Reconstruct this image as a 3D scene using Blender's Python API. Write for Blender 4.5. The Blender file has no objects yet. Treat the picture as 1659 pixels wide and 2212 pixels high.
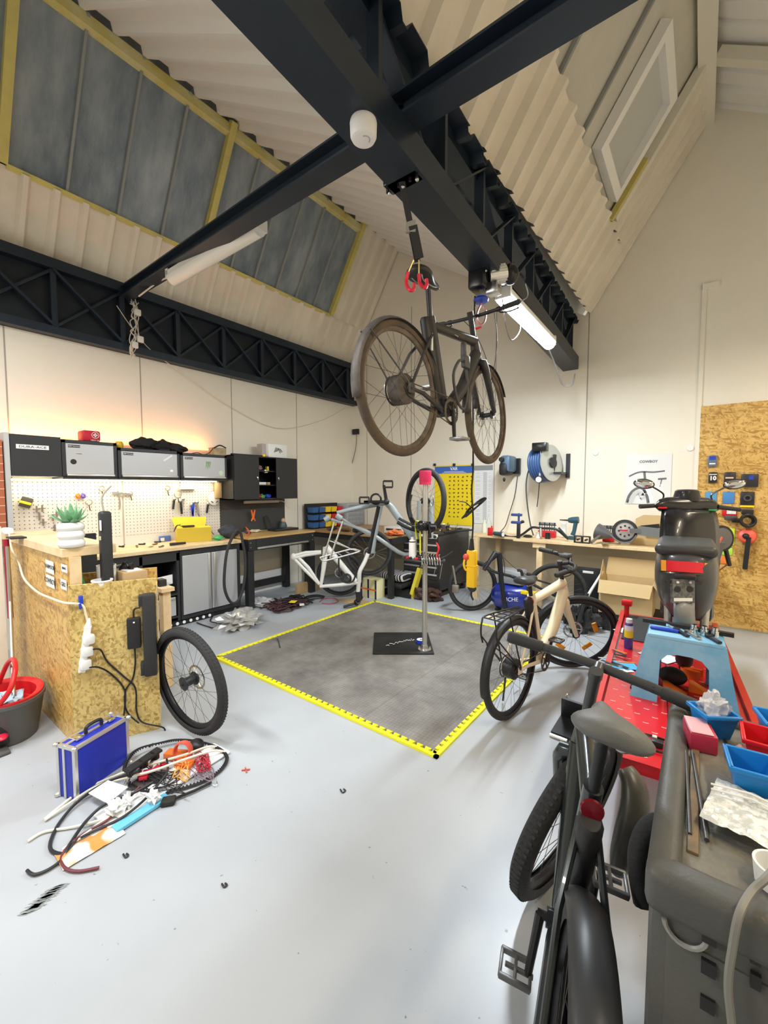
import bpy, bmesh, math, random
from math import sin, cos, pi, radians as R
from mathutils import Vector as V, Matrix as M, noise as NZ

# ---------------------------------------------------------------- camera, world, lights, exposure
sc = bpy.context.scene
col = sc.collection
YAW, PITCH, EYE, FOC = R(37.2457), R(3.4336), 1.58, 900.0
cd = bpy.data.cameras.new('camera'); cam = bpy.data.objects.new('camera', cd); col.objects.link(cam)
cd.sensor_fit = 'HORIZONTAL'; cd.sensor_width = 36; cd.lens = FOC / 1659 * 36; cd.clip_start = .02
cam.location = (0, 0, EYE); cam.rotation_euler = (pi / 2 - PITCH, 0, YAW)
sc.camera = cam
sc.view_settings.view_transform = 'Standard'; sc.view_settings.look = 'None'
sc.view_settings.exposure = 0.42; sc.view_settings.gamma = 1; sc.view_settings.use_curve_mapping = False
w = bpy.data.worlds.new('world'); sc.world = w; w.use_nodes = True
w.node_tree.nodes['Background'].inputs[0].default_value = (1.0, 0.89, 0.71, 1)
w.node_tree.nodes['Background'].inputs[1].default_value = .42

def area(name, loc, size, sizey, power, colr, aim=(0, 0, -1)):   # size along x, sizey along y of the room
    l = bpy.data.lights.new(name, 'AREA'); l.shape = 'RECTANGLE'; l.size = size; l.size_y = sizey
    l.energy = power; l.color = colr
    o = bpy.data.objects.new(name, l); col.objects.link(o); o.location = loc
    z = -V(aim).normalized(); y = V((0, 1, 0)); x = y.cross(z).normalized(); y = z.cross(x)
    o.rotation_euler = M((x, y, z)).transposed().to_euler()
    return o
# fluorescent battens of the hall: the ones outside the frame are above and behind the camera
area('hall_batten_light', (-3.2, -0.1, 3.4), 1.3, .12, 55, (.95, .97, 1))
area('hall_batten_light', (-1.3, 0.1, 3.5), .12, 1.4, 62, (.95, .97, 1))
area('hall_batten_light', (1.2, 1.4, 3.3), .12, 1.3, 48, (1, .84, .6))
area('hall_batten_light', (1.5, 4.0, 3.2), .12, 1.3, 34, (1, .84, .6))
area('hall_batten_light', (-3.0, -2.2, 3.2), 1.3, .12, 45, (1, .98, .94), (0, .4, -1))

# ---------------------------------------------------------------- surveying helpers: a sight line met with a known plane
_f = V((-sin(YAW) * cos(PITCH), cos(YAW) * cos(PITCH), -sin(PITCH)))
_r = V((cos(YAW), sin(YAW), 0)); _u = _r.cross(_f); _C = V((0, 0, EYE))
def _ray(x, y): return _f + _r * ((x - 829.5) / FOC) - _u * ((y - 1106) / FOC)
def at(x, y, ax, val):
    d = _ray(x, y); return _C + d * ((val - _C[ax]) / d[ax])
def G(x, y, z=0): return at(x, y, 2, z)
def WX(x, y, X): return at(x, y, 0, X)
def WY(x, y, Y): return at(x, y, 1, Y)
def PD(x, y, D): return _C + _ray(x, y) * D

# ---------------------------------------------------------------- materials
MATS = {}
def mat(name, c, rough=.5, metal=0, emit=None, es=1, trans=0, noise=None, bump=None, alpha=1, coat=0, ior=1.45):
    if name in MATS: return MATS[name]
    m = bpy.data.materials.new(name); m.use_nodes = True; nt = m.node_tree; b = nt.nodes['Principled BSDF']
    b.inputs['Base Color'].default_value = (*c, 1); b.inputs['Roughness'].default_value = rough
    b.inputs['Metallic'].default_value = metal; b.inputs['IOR'].default_value = ior
    if emit: b.inputs['Emission Color'].default_value = (*emit, 1); b.inputs['Emission Strength'].default_value = es
    if trans: b.inputs['Transmission Weight'].default_value = trans
    if coat: b.inputs['Coat Weight'].default_value = coat
    if alpha < 1: b.inputs['Alpha'].default_value = alpha
    if noise:   # (scale, colour2, threshold lo, hi)
        tc = nt.nodes.new('ShaderNodeTexCoord'); n = nt.nodes.new('ShaderNodeTexNoise'); r = nt.nodes.new('ShaderNodeValToRGB')
        n.inputs['Scale'].default_value = noise[0]; n.inputs['Detail'].default_value = 6; n.inputs['Roughness'].default_value = .65
        nt.links.new(tc.outputs['Object'], n.inputs['Vector']); nt.links.new(n.outputs['Fac'], r.inputs['Fac'])
        r.color_ramp.elements[0].position = noise[2]; r.color_ramp.elements[1].position = noise[3]
        r.color_ramp.elements[0].color = (*noise[1], 1); r.color_ramp.elements[1].color = (*c, 1)
        nt.links.new(r.outputs['Color'], b.inputs['Base Color'])
    if bump:    # (scale, strength)
        tc = nt.nodes.new('ShaderNodeTexCoord'); n = nt.nodes.new('ShaderNodeTexNoise'); bp = nt.nodes.new('ShaderNodeBump')
        n.inputs['Scale'].default_value = bump[0]; bp.inputs['Strength'].default_value = bump[1]; bp.inputs['Distance'].default_value = .01
        nt.links.new(tc.outputs['Object'], n.inputs['Vector']); nt.links.new(n.outputs['Fac'], bp.inputs['Height'])
        nt.links.new(bp.outputs['Normal'], b.inputs['Normal'])
    MATS[name] = m; return m

def osb_mat(name, axis, c1=(.50, .28, .06), c2=(.72, .47, .15), sc_=1.0):
    m = bpy.data.materials.new(name); m.use_nodes = True; nt = m.node_tree; b = nt.nodes['Principled BSDF']; N = nt.nodes.new; L = nt.links.new
    b.inputs['Roughness'].default_value = .42
    tc = N('ShaderNodeTexCoord'); warp = N('ShaderNodeTexNoise'); warp.inputs['Scale'].default_value = 6
    mx = N('ShaderNodeVectorMath'); mx.operation = 'MULTIPLY_ADD'; mx.inputs[1].default_value = (.07, .07, .07)
    L(tc.outputs['Object'], warp.inputs['Vector']); L(warp.outputs['Color'], mx.inputs[0]); L(tc.outputs['Object'], mx.inputs[2])
    cols = []
    for k, (rot, s) in enumerate(((.35, 23), (-.75, 27), (1.4, 21))):
        m0 = N('ShaderNodeMapping'); mp = N('ShaderNodeMapping'); ro = [0, 0, 0]; ro[axis] = rot; m0.inputs['Rotation'].default_value = ro; L(m0.outputs[0], mp.inputs[0])
        sl = [s * 3.2 * sc_] * 3; sl[2 if axis != 2 else 0] = s * .62 * sc_; mp.inputs['Scale'].default_value = sl
        vo = N('ShaderNodeTexVoronoi'); vo.inputs['Scale'].default_value = 1; vo.inputs['Randomness'].default_value = 1
        L(mx.outputs[0], m0.inputs[0]); L(mp.outputs[0], vo.inputs['Vector']); cols.append(vo)
    sep = [N('ShaderNodeSeparateColor') for _ in cols]
    for v, s in zip(cols, sep): L(v.outputs['Color'], s.inputs[0])
    gt = N('ShaderNodeMath'); gt.operation = 'GREATER_THAN'; gt.inputs[1].default_value = .5; L(sep[0].outputs[1], gt.inputs[0])
    mix = N('ShaderNodeMix'); L(gt.outputs[0], mix.inputs[0]); L(sep[0].outputs[0], mix.inputs[2]); L(sep[1].outputs[0], mix.inputs[3])
    mix2 = N('ShaderNodeMix'); gt2 = N('ShaderNodeMath'); gt2.operation = 'GREATER_THAN'; gt2.inputs[1].default_value = .62
    L(sep[2].outputs[1], gt2.inputs[0]); L(gt2.outputs[0], mix2.inputs[0]); L(mix.outputs[0], mix2.inputs[2]); L(sep[2].outputs[0], mix2.inputs[3])
    r = N('ShaderNodeValToRGB'); e = r.color_ramp.elements
    e[0].position = 0; e[0].color = (*[x * .8 for x in c1], 1); e[1].position = 1; e[1].color = (*[min(1, x * 1.1) for x in c2], 1)
    q = e.new(.14); q.color = (*c1, 1); q = e.new(.6); q.color = (*c2, 1)
    L(mix2.outputs[0], r.inputs[0])
    big = N('ShaderNodeTexNoise'); big.inputs['Scale'].default_value = 1.6; L(tc.outputs['Object'], big.inputs['Vector'])
    mu = N('ShaderNodeMix'); mu.data_type = 'RGBA'; mu.blend_type = 'MULTIPLY'; mu.inputs[0].default_value = .45
    rr = N('ShaderNodeValToRGB'); rr.color_ramp.elements[0].position = .35; rr.color_ramp.elements[0].color = (.72, .6, .42, 1); rr.color_ramp.elements[1].position = .65
    L(big.outputs['Fac'], rr.inputs[0]); L(r.outputs[0], mu.inputs[6]); L(rr.outputs[0], mu.inputs[7]); L(mu.outputs[2], b.inputs['Base Color'])
    bp = N('ShaderNodeBump'); bp.inputs['Strength'].default_value = .35; bp.inputs['Distance'].default_value = .004
    L(mix2.outputs[0], bp.inputs['Height']); L(bp.outputs[0], b.inputs['Normal'])
    return m

# ---------------------------------------------------------------- mesh builder
class MB:
    def __init__(s): s.v = []; s.f = []; s.mi = []; s.T = M.Identity(4); s.m = 0
    def add(s, vs, fs, mi=None):
        o = len(s.v); s.v += [s.T @ V(p) for p in vs]; s.f += [tuple(o + i for i in f) for f in fs]
        s.mi += [s.m if mi is None else mi] * len(fs); return s
    def box(s, a, b, rot=None, c=None):
        a, b = V(a), V(b); vs = [V((x, y, z)) for x in (a.x, b.x) for y in (a.y, b.y) for z in (a.z, b.z)]
        if rot: ce = V(c) if c is not None else (a + b) / 2; vs = [rot @ (p - ce) + ce for p in vs]
        return s.add(vs, [(0, 1, 3, 2), (4, 6, 7, 5), (0, 4, 5, 1), (2, 3, 7, 6), (0, 2, 6, 4), (1, 5, 7, 3)])
    def bbox(s, a, b, bev=.01, seg=2, rot=None, c=None):
        bm = bmesh.new(); bmesh.ops.create_cube(bm, size=1); a, b = V(a), V(b); ce = (a + b) / 2; d = b - a
        for v in bm.verts: v.co = V((v.co.x * d.x, v.co.y * d.y, v.co.z * d.z)) + ce
        bmesh.ops.bevel(bm, geom=bm.edges[:], offset=min(bev, .48 * min(abs(x) for x in d)), segments=seg, profile=.5, affect='EDGES')
        if rot:
            pc = V(c) if c is not None else ce
            for v in bm.verts: v.co = rot @ (v.co - pc) + pc
        bm.verts.index_update()
        s.add([v.co.copy() for v in bm.verts], [tuple(v.index for v in f.verts) for f in bm.faces]); bm.free(); return s
    def tube(s, pts, r, n=8, closed=False, caps=True, flat=1.0, up=None):
        pts = [V(p) for p in pts]; k = len(pts); rs = r if isinstance(r, (list, tuple)) else [r] * k
        tg = []
        for i in range(k):
            if closed: t = pts[(i + 1) % k] - pts[i - 1]
            else: t = pts[min(i + 1, k - 1)] - pts[max(i - 1, 0)]
            if t.length < 1e-9: t = V((0, 0, 1))
            tg.append(t.normalized())
        nrm = V(up) if up else (V((0, 0, 1)) if abs(tg[0].z) < .9 else V((1, 0, 0)))
        vs = []
        for i in range(k):
            nrm = nrm - tg[i] * nrm.dot(tg[i])
            if nrm.length < 1e-6: nrm = tg[i].orthogonal()
            nrm.normalize(); b = tg[i].cross(nrm)
            for j in range(n):
                a = 2 * pi * j / n; vs.append(pts[i] + (nrm * cos(a) * flat + b * sin(a)) * rs[i])
        fs = []
        for i in range(k if closed else k - 1):
            i2 = (i + 1) % k
            for j in range(n): j2 = (j + 1) % n; fs.append((i * n + j, i2 * n + j, i2 * n + j2, i * n + j2))
        if not closed and caps: fs += [tuple(range(n - 1, -1, -1)), tuple((k - 1) * n + j for j in range(n))]
        return s.add(vs, fs)
    def cyl(s, a, b, r0, r1=None, n=16): return s.tube([a, b], [r0, r0 if r1 is None else r1], n)
    def beam(s, a, b, w, h, up=(0, 0, 1)):
        a, b = V(a), V(b); d = (b - a).normalized(); x = d.cross(V(up))
        x = x.normalized() if x.length > 1e-6 else V((1, 0, 0)); y = x.cross(d)
        vs = [p + x * sx * w / 2 + y * sy * h / 2 for p in (a, b) for sx, sy in ((-1, -1), (1, -1), (1, 1), (-1, 1))]
        return s.add(vs, [(0, 1, 2, 3), (7, 6, 5, 4), (0, 4, 5, 1), (1, 5, 6, 2), (2, 6, 7, 3), (3, 7, 4, 0)])
    def lathe(s, prof, c=(0, 0, 0), ax=(0, 0, 1), n=24, a0=0, a1=2 * pi):
        c = V(c); ax = V(ax).normalized(); x = ax.orthogonal().normalized(); y = ax.cross(x); full = abs(a1 - a0 - 2 * pi) < 1e-4
        m = n if full else n + 1; vs = []
        for r, h in prof:
            for j in range(m):
                a = a0 + (a1 - a0) * j / n; vs.append(c + ax * h + (x * cos(a) + y * sin(a)) * r)
        fs = []
        for i in range(len(prof) - 1):
            for j in range(n if full else n):
                j2 = (j + 1) % m if full else j + 1
                fs.append((i * m + j, i * m + j2, (i + 1) * m + j2, (i + 1) * m + j))
        return s.add(vs, fs)
    def disc(s, c, ax, r, n=24):
        c = V(c); ax = V(ax).normalized(); x = ax.orthogonal().normalized(); y = ax.cross(x)
        return s.add([c + (x * cos(2 * pi * j / n) + y * sin(2 * pi * j / n)) * r for j in range(n)], [tuple(range(n))])
    def ell(s, c, r, n=16, m=10, rot=None, jit=0, seed=0):
        c = V(c); vs = []; 
        for i in range(m + 1):
            for j in range(n):
                t = pi * i / m; a = 2 * pi * j / n; p = V((sin(t) * cos(a), sin(t) * sin(a), cos(t)))
                k = 1 + (jit * NZ.noise(p * 2.3 + V((seed, seed * .7, 0))) if jit else 0)
                q = V((p.x * r[0], p.y * r[1], p.z * r[2])) * k
                vs.append(c + (rot @ q if rot else q))
        return s.add(vs, [(i * n + j, (i + 1) * n + j, (i + 1) * n + (j + 1) % n, i * n + (j + 1) % n) for i in range(m) for j in range(n)])
    def prism(s, poly, fn, h0, h1):   # fn(u, v, h) -> 3D
        k = len(poly); vs = [fn(u, v, h0) for u, v in poly] + [fn(u, v, h1) for u, v in poly]
        return s.add(vs, [tuple(range(k - 1, -1, -1)), tuple(range(k, 2 * k))] + [(i, (i + 1) % k, k + (i + 1) % k, k + i) for i in range(k)])
    def quad(s, *p): return s.add(p, [tuple(range(len(p)))])
    def tray(s, c, sx, sy, h, t=.004, taper=.0, T=None):   # open box, base centre c
        o = s.T
        if T is not None: s.T = o @ T
        x, y, z = c; e = taper
        B = [(x - sx / 2 + e, y - sy / 2 + e), (x + sx / 2 - e, y - sy / 2 + e), (x + sx / 2 - e, y + sy / 2 - e), (x - sx / 2 + e, y + sy / 2 - e)]
        Tp = [(x - sx / 2, y - sy / 2), (x + sx / 2, y - sy / 2), (x + sx / 2, y + sy / 2), (x - sx / 2, y + sy / 2)]
        def ins(P): return [(px + (t if px < x else -t), py + (t if py < y else -t)) for px, py in P]
        vs = [(*p, z) for p in B] + [(*p, z + h) for p in Tp] + [(*p, z + h) for p in ins(Tp)] + [(*p, z + t) for p in ins(B)]
        fs = [(3, 2, 1, 0), (12, 13, 14, 15)]
        for i in range(4):
            j = (i + 1) % 4; fs += [(i, j, 4 + j, 4 + i), (4 + i, 4 + j, 8 + j, 8 + i), (8 + i, 8 + j, 12 + j, 12 + i)]
        s.add(vs, fs); s.T = o; return s
    def build(s, name, mt, parent=None, smooth=True, local=False):
        me = bpy.data.meshes.new(name); o = bpy.data.objects.new(name, me); col.objects.link(o)
        vs = s.v
        if parent is not None:
            o.parent = parent
            if not local:
                wm = world_of(parent).inverted(); vs = [wm @ p for p in vs]
        elif vs:
            c = V(((min(p.x for p in vs) + max(p.x for p in vs)) / 2, (min(p.y for p in vs) + max(p.y for p in vs)) / 2, min(p.z for p in vs)))
            if not local: o.location = c; vs = [p - c for p in vs]
        me.from_pydata([tuple(p) for p in vs], [], s.f)
        ms = mt if isinstance(mt, (list, tuple)) else [mt]
        for m in ms: me.materials.append(m)
        if len(ms) > 1:
            for p, i in zip(me.polygons, s.mi): p.material_index = i
        bm = bmesh.new(); bm.from_mesh(me); bmesh.ops.recalc_face_normals(bm, faces=bm.faces[:]); bm.to_mesh(me); bm.free()
        if smooth:
            for p in me.polygons: p.use_smooth = True
            try: me.set_sharp_from_angle(angle=R(38))
            except Exception: pass
        return o
def world_of(o):
    m = M.LocRotScale(o.location, o.rotation_euler, o.scale) if o.rotation_mode != 'QUATERNION' else M.LocRotScale(o.location, o.rotation_quaternion, o.scale)
    return world_of(o.parent) @ m if o.parent else m
def tag(o, label, cat, group=None, kind=None):
    o['label'] = label; o['category'] = cat
    if group: o['group'] = group
    if kind: o['kind'] = kind
    return o
def thing(name, label, cat, loc=(0, 0, 0), rotz=0, group=None, mtx=None):
    o = bpy.data.objects.new(name, None); o.empty_display_size = .05; col.objects.link(o)
    if mtx is not None:
        l, q, s_ = mtx.decompose(); o.location = l; o.rotation_mode = 'QUATERNION'; o.rotation_quaternion = q
    else: o.location = loc; o.rotation_euler = (0, 0, rotz)
    return tag(o, label, cat, group)
def struct(o): o['kind'] = 'structure'; return o
def copy_tree(o, parent=None):
    c = o.copy(); col.objects.link(c)
    if parent is not None: c.parent = parent
    for ch in [x for x in bpy.data.objects if x.parent == o]: copy_tree(ch, c)
    return c
_fonts = {}
def text(s, h, mt, mtx, parent=None, name='lettering', depth=.0008, bold=0, wscale=1):
    cu = bpy.data.curves.new('t', 'FONT'); cu.body = s; cu.size = h * 1.38; cu.align_x = 'CENTER'; cu.align_y = 'CENTER'; cu.extrude = depth; cu.offset = bold; cu.resolution_u = 2
    to = bpy.data.objects.new('t', cu); col.objects.link(to); dg = bpy.context.evaluated_depsgraph_get()
    me = bpy.data.meshes.new_from_object(to.evaluated_get(dg)); bpy.data.objects.remove(to); bpy.data.curves.remove(cu)
    mm = mtx @ M.Diagonal((wscale, 1, 1, 1))
    if parent is not None: mm = world_of(parent).inverted() @ mm
    me.transform(mm); o = bpy.data.objects.new(name, me); col.objects.link(o)
    if parent is not None: o.parent = parent
    me.materials.clear(); me.materials.append(mt); return o
def frame(o, x, y):   # matrix from origin and x / y axes
    x = V(x).normalized(); y = V(y); z = x.cross(y).normalized(); y = z.cross(x)
    return M(((x.x, y.x, z.x, o[0]), (x.y, y.y, z.y, o[1]), (x.z, y.z, z.z, o[2]), (0, 0, 0, 1)))
def catm(P, n=6, closed=False):
    P = [V(p) for p in P]; out = []; k = len(P)
    for i in range(k if closed else k - 1):
        if closed: a, b, c, d = P[i - 1], P[i], P[(i + 1) % k], P[(i + 2) % k]
        else: a, b, c, d = P[max(i - 1, 0)], P[i], P[i + 1], P[min(i + 2, k - 1)]
        for j in range(n):
            t = j / n; out.append(.5 * ((2 * b) + (c - a) * t + (2 * a - 5 * b + 4 * c - d) * t * t + (3 * b - a - 3 * c + d) * t ** 3))
    if not closed: out.append(P[-1])
    return out
def cable(name, pts, r, mt, label=None, cat=None, parent=None, n=6, group=None, seg=6, flat=1):
    o = MB().tube(catm(pts, seg), r, n, flat=flat).build(name, mt, parent)
    if label: tag(o, label, cat, group)
    return o
def rot(ax, a): return M.Rotation(a, 3, ax)

BLACK = mat('black_plastic', (.018, .018, .02), .45)
BLKG = mat('black_gloss', (.012, .012, .014), .22)
BLKM = mat('black_metal', (.03, .032, .036), .4, .3)
DGREY = mat('dark_grey_plastic', (.07, .072, .075), .5)
RUB = mat('rubber', (.035, .035, .036), .75)
STEEL = mat('steel', (.62, .62, .6), .28, 1)
ALU = mat('aluminium', (.72, .72, .7), .35, .9)
CHROME = mat('chrome', (.85, .85, .85), .1, 1)
WHITE = mat('white_plastic', (.85, .85, .83), .4)
WIRE = mat('spoke_wire', (.08, .08, .08), .35, .6)
RED = mat('red_plastic', (.65, .015, .02), .35)
BLUE = mat('blue_plastic', (.02, .06, .5), .35)
YEL = mat('yellow_plastic', (.9, .72, .02), .4)
ORA = mat('orange_plastic', (.9, .18, .02), .4)
GRN = mat('green_plastic', (.05, .45, .12), .4)
PAPER = mat('paper', (.85, .85, .83), .7)
CARD = mat('cardboard', (.55, .38, .19), .8, noise=(3, (.48, .32, .15), .35, .65))
PINE = mat('pine_wood', (.82, .64, .38), .55, noise=(5, (.66, .46, .24), .3, .6))
PLY = mat('plywood', (.72, .52, .28), .5, noise=(4, (.58, .38, .18), .3, .6))
# ================================================================ THE SETTING
WALL = mat('wall_panel', (.86, .81, .69), .6, noise=(1.2, (.83, .775, .65), .35, .6))
SEAM = mat('wall_seam', (.38, .35, .29), .7)
m = bpy.data.materials.new('painted_floor'); m.use_nodes = True; nt = m.node_tree; b = nt.nodes['Principled BSDF']
tc = nt.nodes.new('ShaderNodeTexCoord'); n1 = nt.nodes.new('ShaderNodeTexNoise'); n1.inputs['Scale'].default_value = 1.1; n1.inputs['Detail'].default_value = 8
r1 = nt.nodes.new('ShaderNodeValToRGB'); r1.color_ramp.elements[0].position = .32; r1.color_ramp.elements[0].color = (.385, .41, .435, 1); r1.color_ramp.elements[1].position = .62; r1.color_ramp.elements[1].color = (.45, .48, .51, 1)
n2 = nt.nodes.new('ShaderNodeTexNoise'); n2.inputs['Scale'].default_value = 38; n2.inputs['Detail'].default_value = 3
r2 = nt.nodes.new('ShaderNodeValToRGB'); r2.color_ramp.elements[0].position = .235; r2.color_ramp.elements[0].color = (.2, .2, .2, 1); r2.color_ramp.elements[1].position = .27
mx = nt.nodes.new('ShaderNodeMix'); mx.data_type = 'RGBA'; mx.blend_type = 'MULTIPLY'; mx.inputs[0].default_value = .7
for a_, b_ in ((tc.outputs['Object'], n1.inputs['Vector']), (tc.outputs['Object'], n2.inputs['Vector']), (n1.outputs['Fac'], r1.inputs[0]), (n2.outputs['Fac'], r2.inputs[0]), (r1.outputs[0], mx.inputs[6]), (r2.outputs[0], mx.inputs[7]), (mx.outputs[2], b.inputs['Base Color'])): nt.links.new(a_, b_)
b.inputs['Roughness'].default_value = .33; FLOOR = m
struct(MB().box((-5.5, -4, -.1), (2.9, 6.2, 0)).build('floor', FLOOR, smooth=False))
XL, YB = -5.3, 6.0
RID1, RID2 = (-4.26, 5.65), (-.05, 5.72)
struct(MB().box((XL - .12, -4, 0), (XL, YB + .1, 3.85)).build('wall_left', WALL, smooth=False))
poly = [(XL - .12, 0), (2.9, 0), (2.9, 3.8), (RID2[0], RID2[1]), (-1.28, 3.8), RID1, (XL - .12, 3.8)]
struct(MB().prism(poly, lambda u, v, h: (u, h, v), YB, YB + .1).build('wall_back', WALL, smooth=False))
struct(MB().box((2.8, -4, 0), (2.9, YB, 3.8)).build('wall_right', WALL, smooth=False))
# panel seams
for i, px in enumerate((16, 305, 500, 640)):
    y = WX(px, 870, XL).y; struct(MB().box((XL, y - .006, 0), (XL + .002, y + .006, 3.1)).build('trim_%d' % (i + 1), SEAM, smooth=False))
for i, (px, z1) in enumerate(((793, 4.3), (888, 4.6), (1068, 4.2), (1264, 3.85))):
    x = WY(px, 1000, YB).x; struct(MB().box((x - .006, YB - .002, 0), (x + .006, YB, z1)).build('trim_%d' % (i + 5), SEAM, smooth=False))
struct(MB().box((-.07, YB - .02, 0), (-.03, YB, 3.85)).box((-.07, YB - .03, 3.78), (.08, YB, 3.84)).build('trim_9', WALL, smooth=False))
# beige band under the shelf on the back wall
struct(MB().box((XL, YB - .004, 0), (-.07, YB, .82)).build('trim_10', mat('lower_wall', (.66, .58, .43), .75, noise=(2, (.58, .5, .36), .3, .65)), smooth=False))

# corrugated roof sheets
CORR = mat('cream_steel_sheet', (.84, .76, .62), .45, noise=(1.5, (.74, .66, .52), .35, .6))
CORRW = mat('white_steel_sheet', (.83, .80, .74), .45)
CORRB = mat('black_painted_steel', (.012, .022, .036), .5, noise=(3, (.02, .032, .05), .3, .65))
def corr(name, a, b, y0, y1, pitch, dep, mt, nrm_sign=1, rib=.28, off=0):
    """sheet between lower line a=(x,z) and upper line b=(x,z), ribs run up the slope"""
    a, b = V((a[0], 0, a[1])), V((b[0], 0, b[1])); d = (b - a).normalized(); n = V((-d.z, 0, d.x)) * nrm_sign
    prof = []; y = y0; k = 0
    while y < y1 - 1e-6:
        for t, h in ((0, 0), (1 - rib - .12, 0), (1 - rib, 1), (1 - .12, 1), (1, 0)):
            yy = y + t * pitch
            if yy <= y1 + 1e-6: prof.append((yy, h * dep + off))
        y += pitch
    vs = []; 
    for e in (a, b):
        for yy, h in prof: vs.append(e + n * h + V((0, yy, 0)))
    for e in (a, b):
        for yy, h in prof: vs.append(e + n * (h - .006) + V((0, yy, 0)))
    k = len(prof); fs = []
    for i in range(k - 1): fs += [(i, i + 1, k + i + 1, k + i), (2 * k + i, 3 * k + i, 3 * k + i + 1, 2 * k + i + 1), (i, 2 * k + i, 2 * k + i + 1, i + 1), (k + i, k + i + 1, 3 * k + i + 1, 3 * k + i)]
    return struct(MB().add(vs, fs).build(name, mt, smooth=False))
def onA(z, off=0): return (-5.38 + (z - 3.8) * (1.12 / 1.85) + off, z)
def onB(z, off=0): return (-1.28 + (z - 3.8) * (1.23 / 1.92) + off, z)
SY = -3.0
corr('ceiling_lower_band_left', onA(3.75), onA(4.42), SY, YB, .235, -.045, CORR)
corr('ceiling_gable_band_left', onA(4.42), onA(5.62), 5.12, YB, .22, -.045, CORR)
corr('ceiling_slope_left', (-1.5, 3.93), RID1, SY, YB, .25, -.055, CORRW, -1)
gu = corr('ceiling_gutter_left', (.09, 3.80), (-.38, 3.87), SY, YB, .25, -.05, CORRB, -1, off=-.035)
for v_ in gu.data.vertices:
    wv = v_.co + gu.location; v_.co.x += -.045 * wv.y - 1.17

corr('ceiling_lower_band_right', onB(3.83), onB(4.42), SY, YB, .25, -.055, CORR)
corr('ceiling_gable_band_right', onB(4.42), onB(5.66), 5.2, YB, .2, -.045, CORR)
# ridge slope descending to the right, ribs across
o = corr('ceiling_slope_right', (2.85, 3.8), RID2, SY, YB, .25, -.04, CORRW, 1)
# glazing, left (dark at night) with bars
gm = bpy.data.materials.new('dirty_wired_glass'); gm.use_nodes = True; nt = gm.node_tree; b = nt.nodes['Principled BSDF']
tc = nt.nodes.new('ShaderNodeTexCoord'); mp = nt.nodes.new('ShaderNodeMapping'); mp.inputs['Scale'].default_value = (1, 2.4, .8)
n1 = nt.nodes.new('ShaderNodeTexNoise'); n1.inputs['Scale'].default_value = 1.7; n1.inputs['Detail'].default_value = 9; n1.inputs['Roughness'].default_value = .6
r1 = nt.nodes.new('ShaderNodeValToRGB'); r1.color_ramp.elements[0].position = .3; r1.color_ramp.elements[0].color = (.10, .135, .17, 1); r1.color_ramp.elements[1].position = .68; r1.color_ramp.elements[1].color = (.33, .37, .38, 1)
nt.links.new(tc.outputs['Object'], mp.inputs[0]); nt.links.new(mp.outputs[0], n1.inputs['Vector']); nt.links.new(n1.outputs['Fac'], r1.inputs[0]); nt.links.new(r1.outputs[0], b.inputs['Base Color'])
n3 = nt.nodes.new('ShaderNodeTexNoise'); n3.inputs['Scale'].default_value = 60; bp = nt.nodes.new('ShaderNodeBump'); bp.inputs['Strength'].default_value = .25; bp.inputs['Distance'].default_value = .01
nt.links.new(tc.outputs['Object'], n3.inputs['Vector']); nt.links.new(n3.outputs['Fac'], bp.inputs['Height']); nt.links.new(bp.outputs[0], b.inputs['Normal'])
b.inputs['Roughness'].default_value = .3
FRY = mat('yellow_paint', (.66, .56, .16), .5, noise=(4, (.55, .46, .14), .3, .6))
FRC = mat('cream_paint', (.74, .70, .58), .5)
BAR = mat('glazing_bar', (.30, .31, .29), .5)
def slab(fn, z0, z1, y0, y1, t, off=0):
    a, b = V((fn(z0)[0], 0, z0)), V((fn(z1)[0], 0, z1)); d = (b - a).normalized(); n = V((-d.z, 0, d.x))  # n points outward/up-left
    vs = [p + n * (off + h) + V((0, y, 0)) for p in (a, b) for y in (y0, y1) for h in (0, t)]
    return vs, [(0, 1, 3, 2), (4, 6, 7, 5), (0, 4, 5, 1), (2, 3, 7, 6), (0, 2, 6, 4), (1, 5, 7, 3)]
ww = 1
for (y0, y1, k) in ((-2.9, -1.0, 4), (-.95, 1.0, 4), (1.05, 2.83, 4), (2.9, 5.08, 6)):
    wi = MB(); wi.add(*slab(onA, 4.43, 5.6, y0, y1, .012, .02)); w_ = struct(wi.build('window_%d' % ww, gm, smooth=False)); ww += 1
    for i in range(1, k):
        y = y0 + (y1 - y0) * i / k; mb = MB(); mb.add(*slab(onA, 4.43, 5.6, y - .011, y + .011, .03, -.01)); mb.build('glazing_bar', BAR, w_, smooth=False)
    mb = MB(); mb.add(*slab(onA, 4.40, 4.44, y0, y1, .05, -.03)); mb.build('window_sill', FRY, w_, smooth=False)
for i, (y, mt) in enumerate(((-.975, FRC), (1.02, FRY), (2.865, FRY), (5.1, FRY))):
    mb = MB(); mb.add(*slab(onA, 4.43, 5.62, y - .035, y + .035, .07, -.05)); struct(mb.build('trim_%d' % (11 + i), mt, smooth=False))
struct(MB().beam((-4.36, SY, 5.55), (-4.36, 5.12, 5.55), .13, .10).build('trim_15', FRY if False else mat('ridge_paint', (.72, .66, .34), .5, noise=(2, (.62, .52, .12), .4, .6)), smooth=False))
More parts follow.
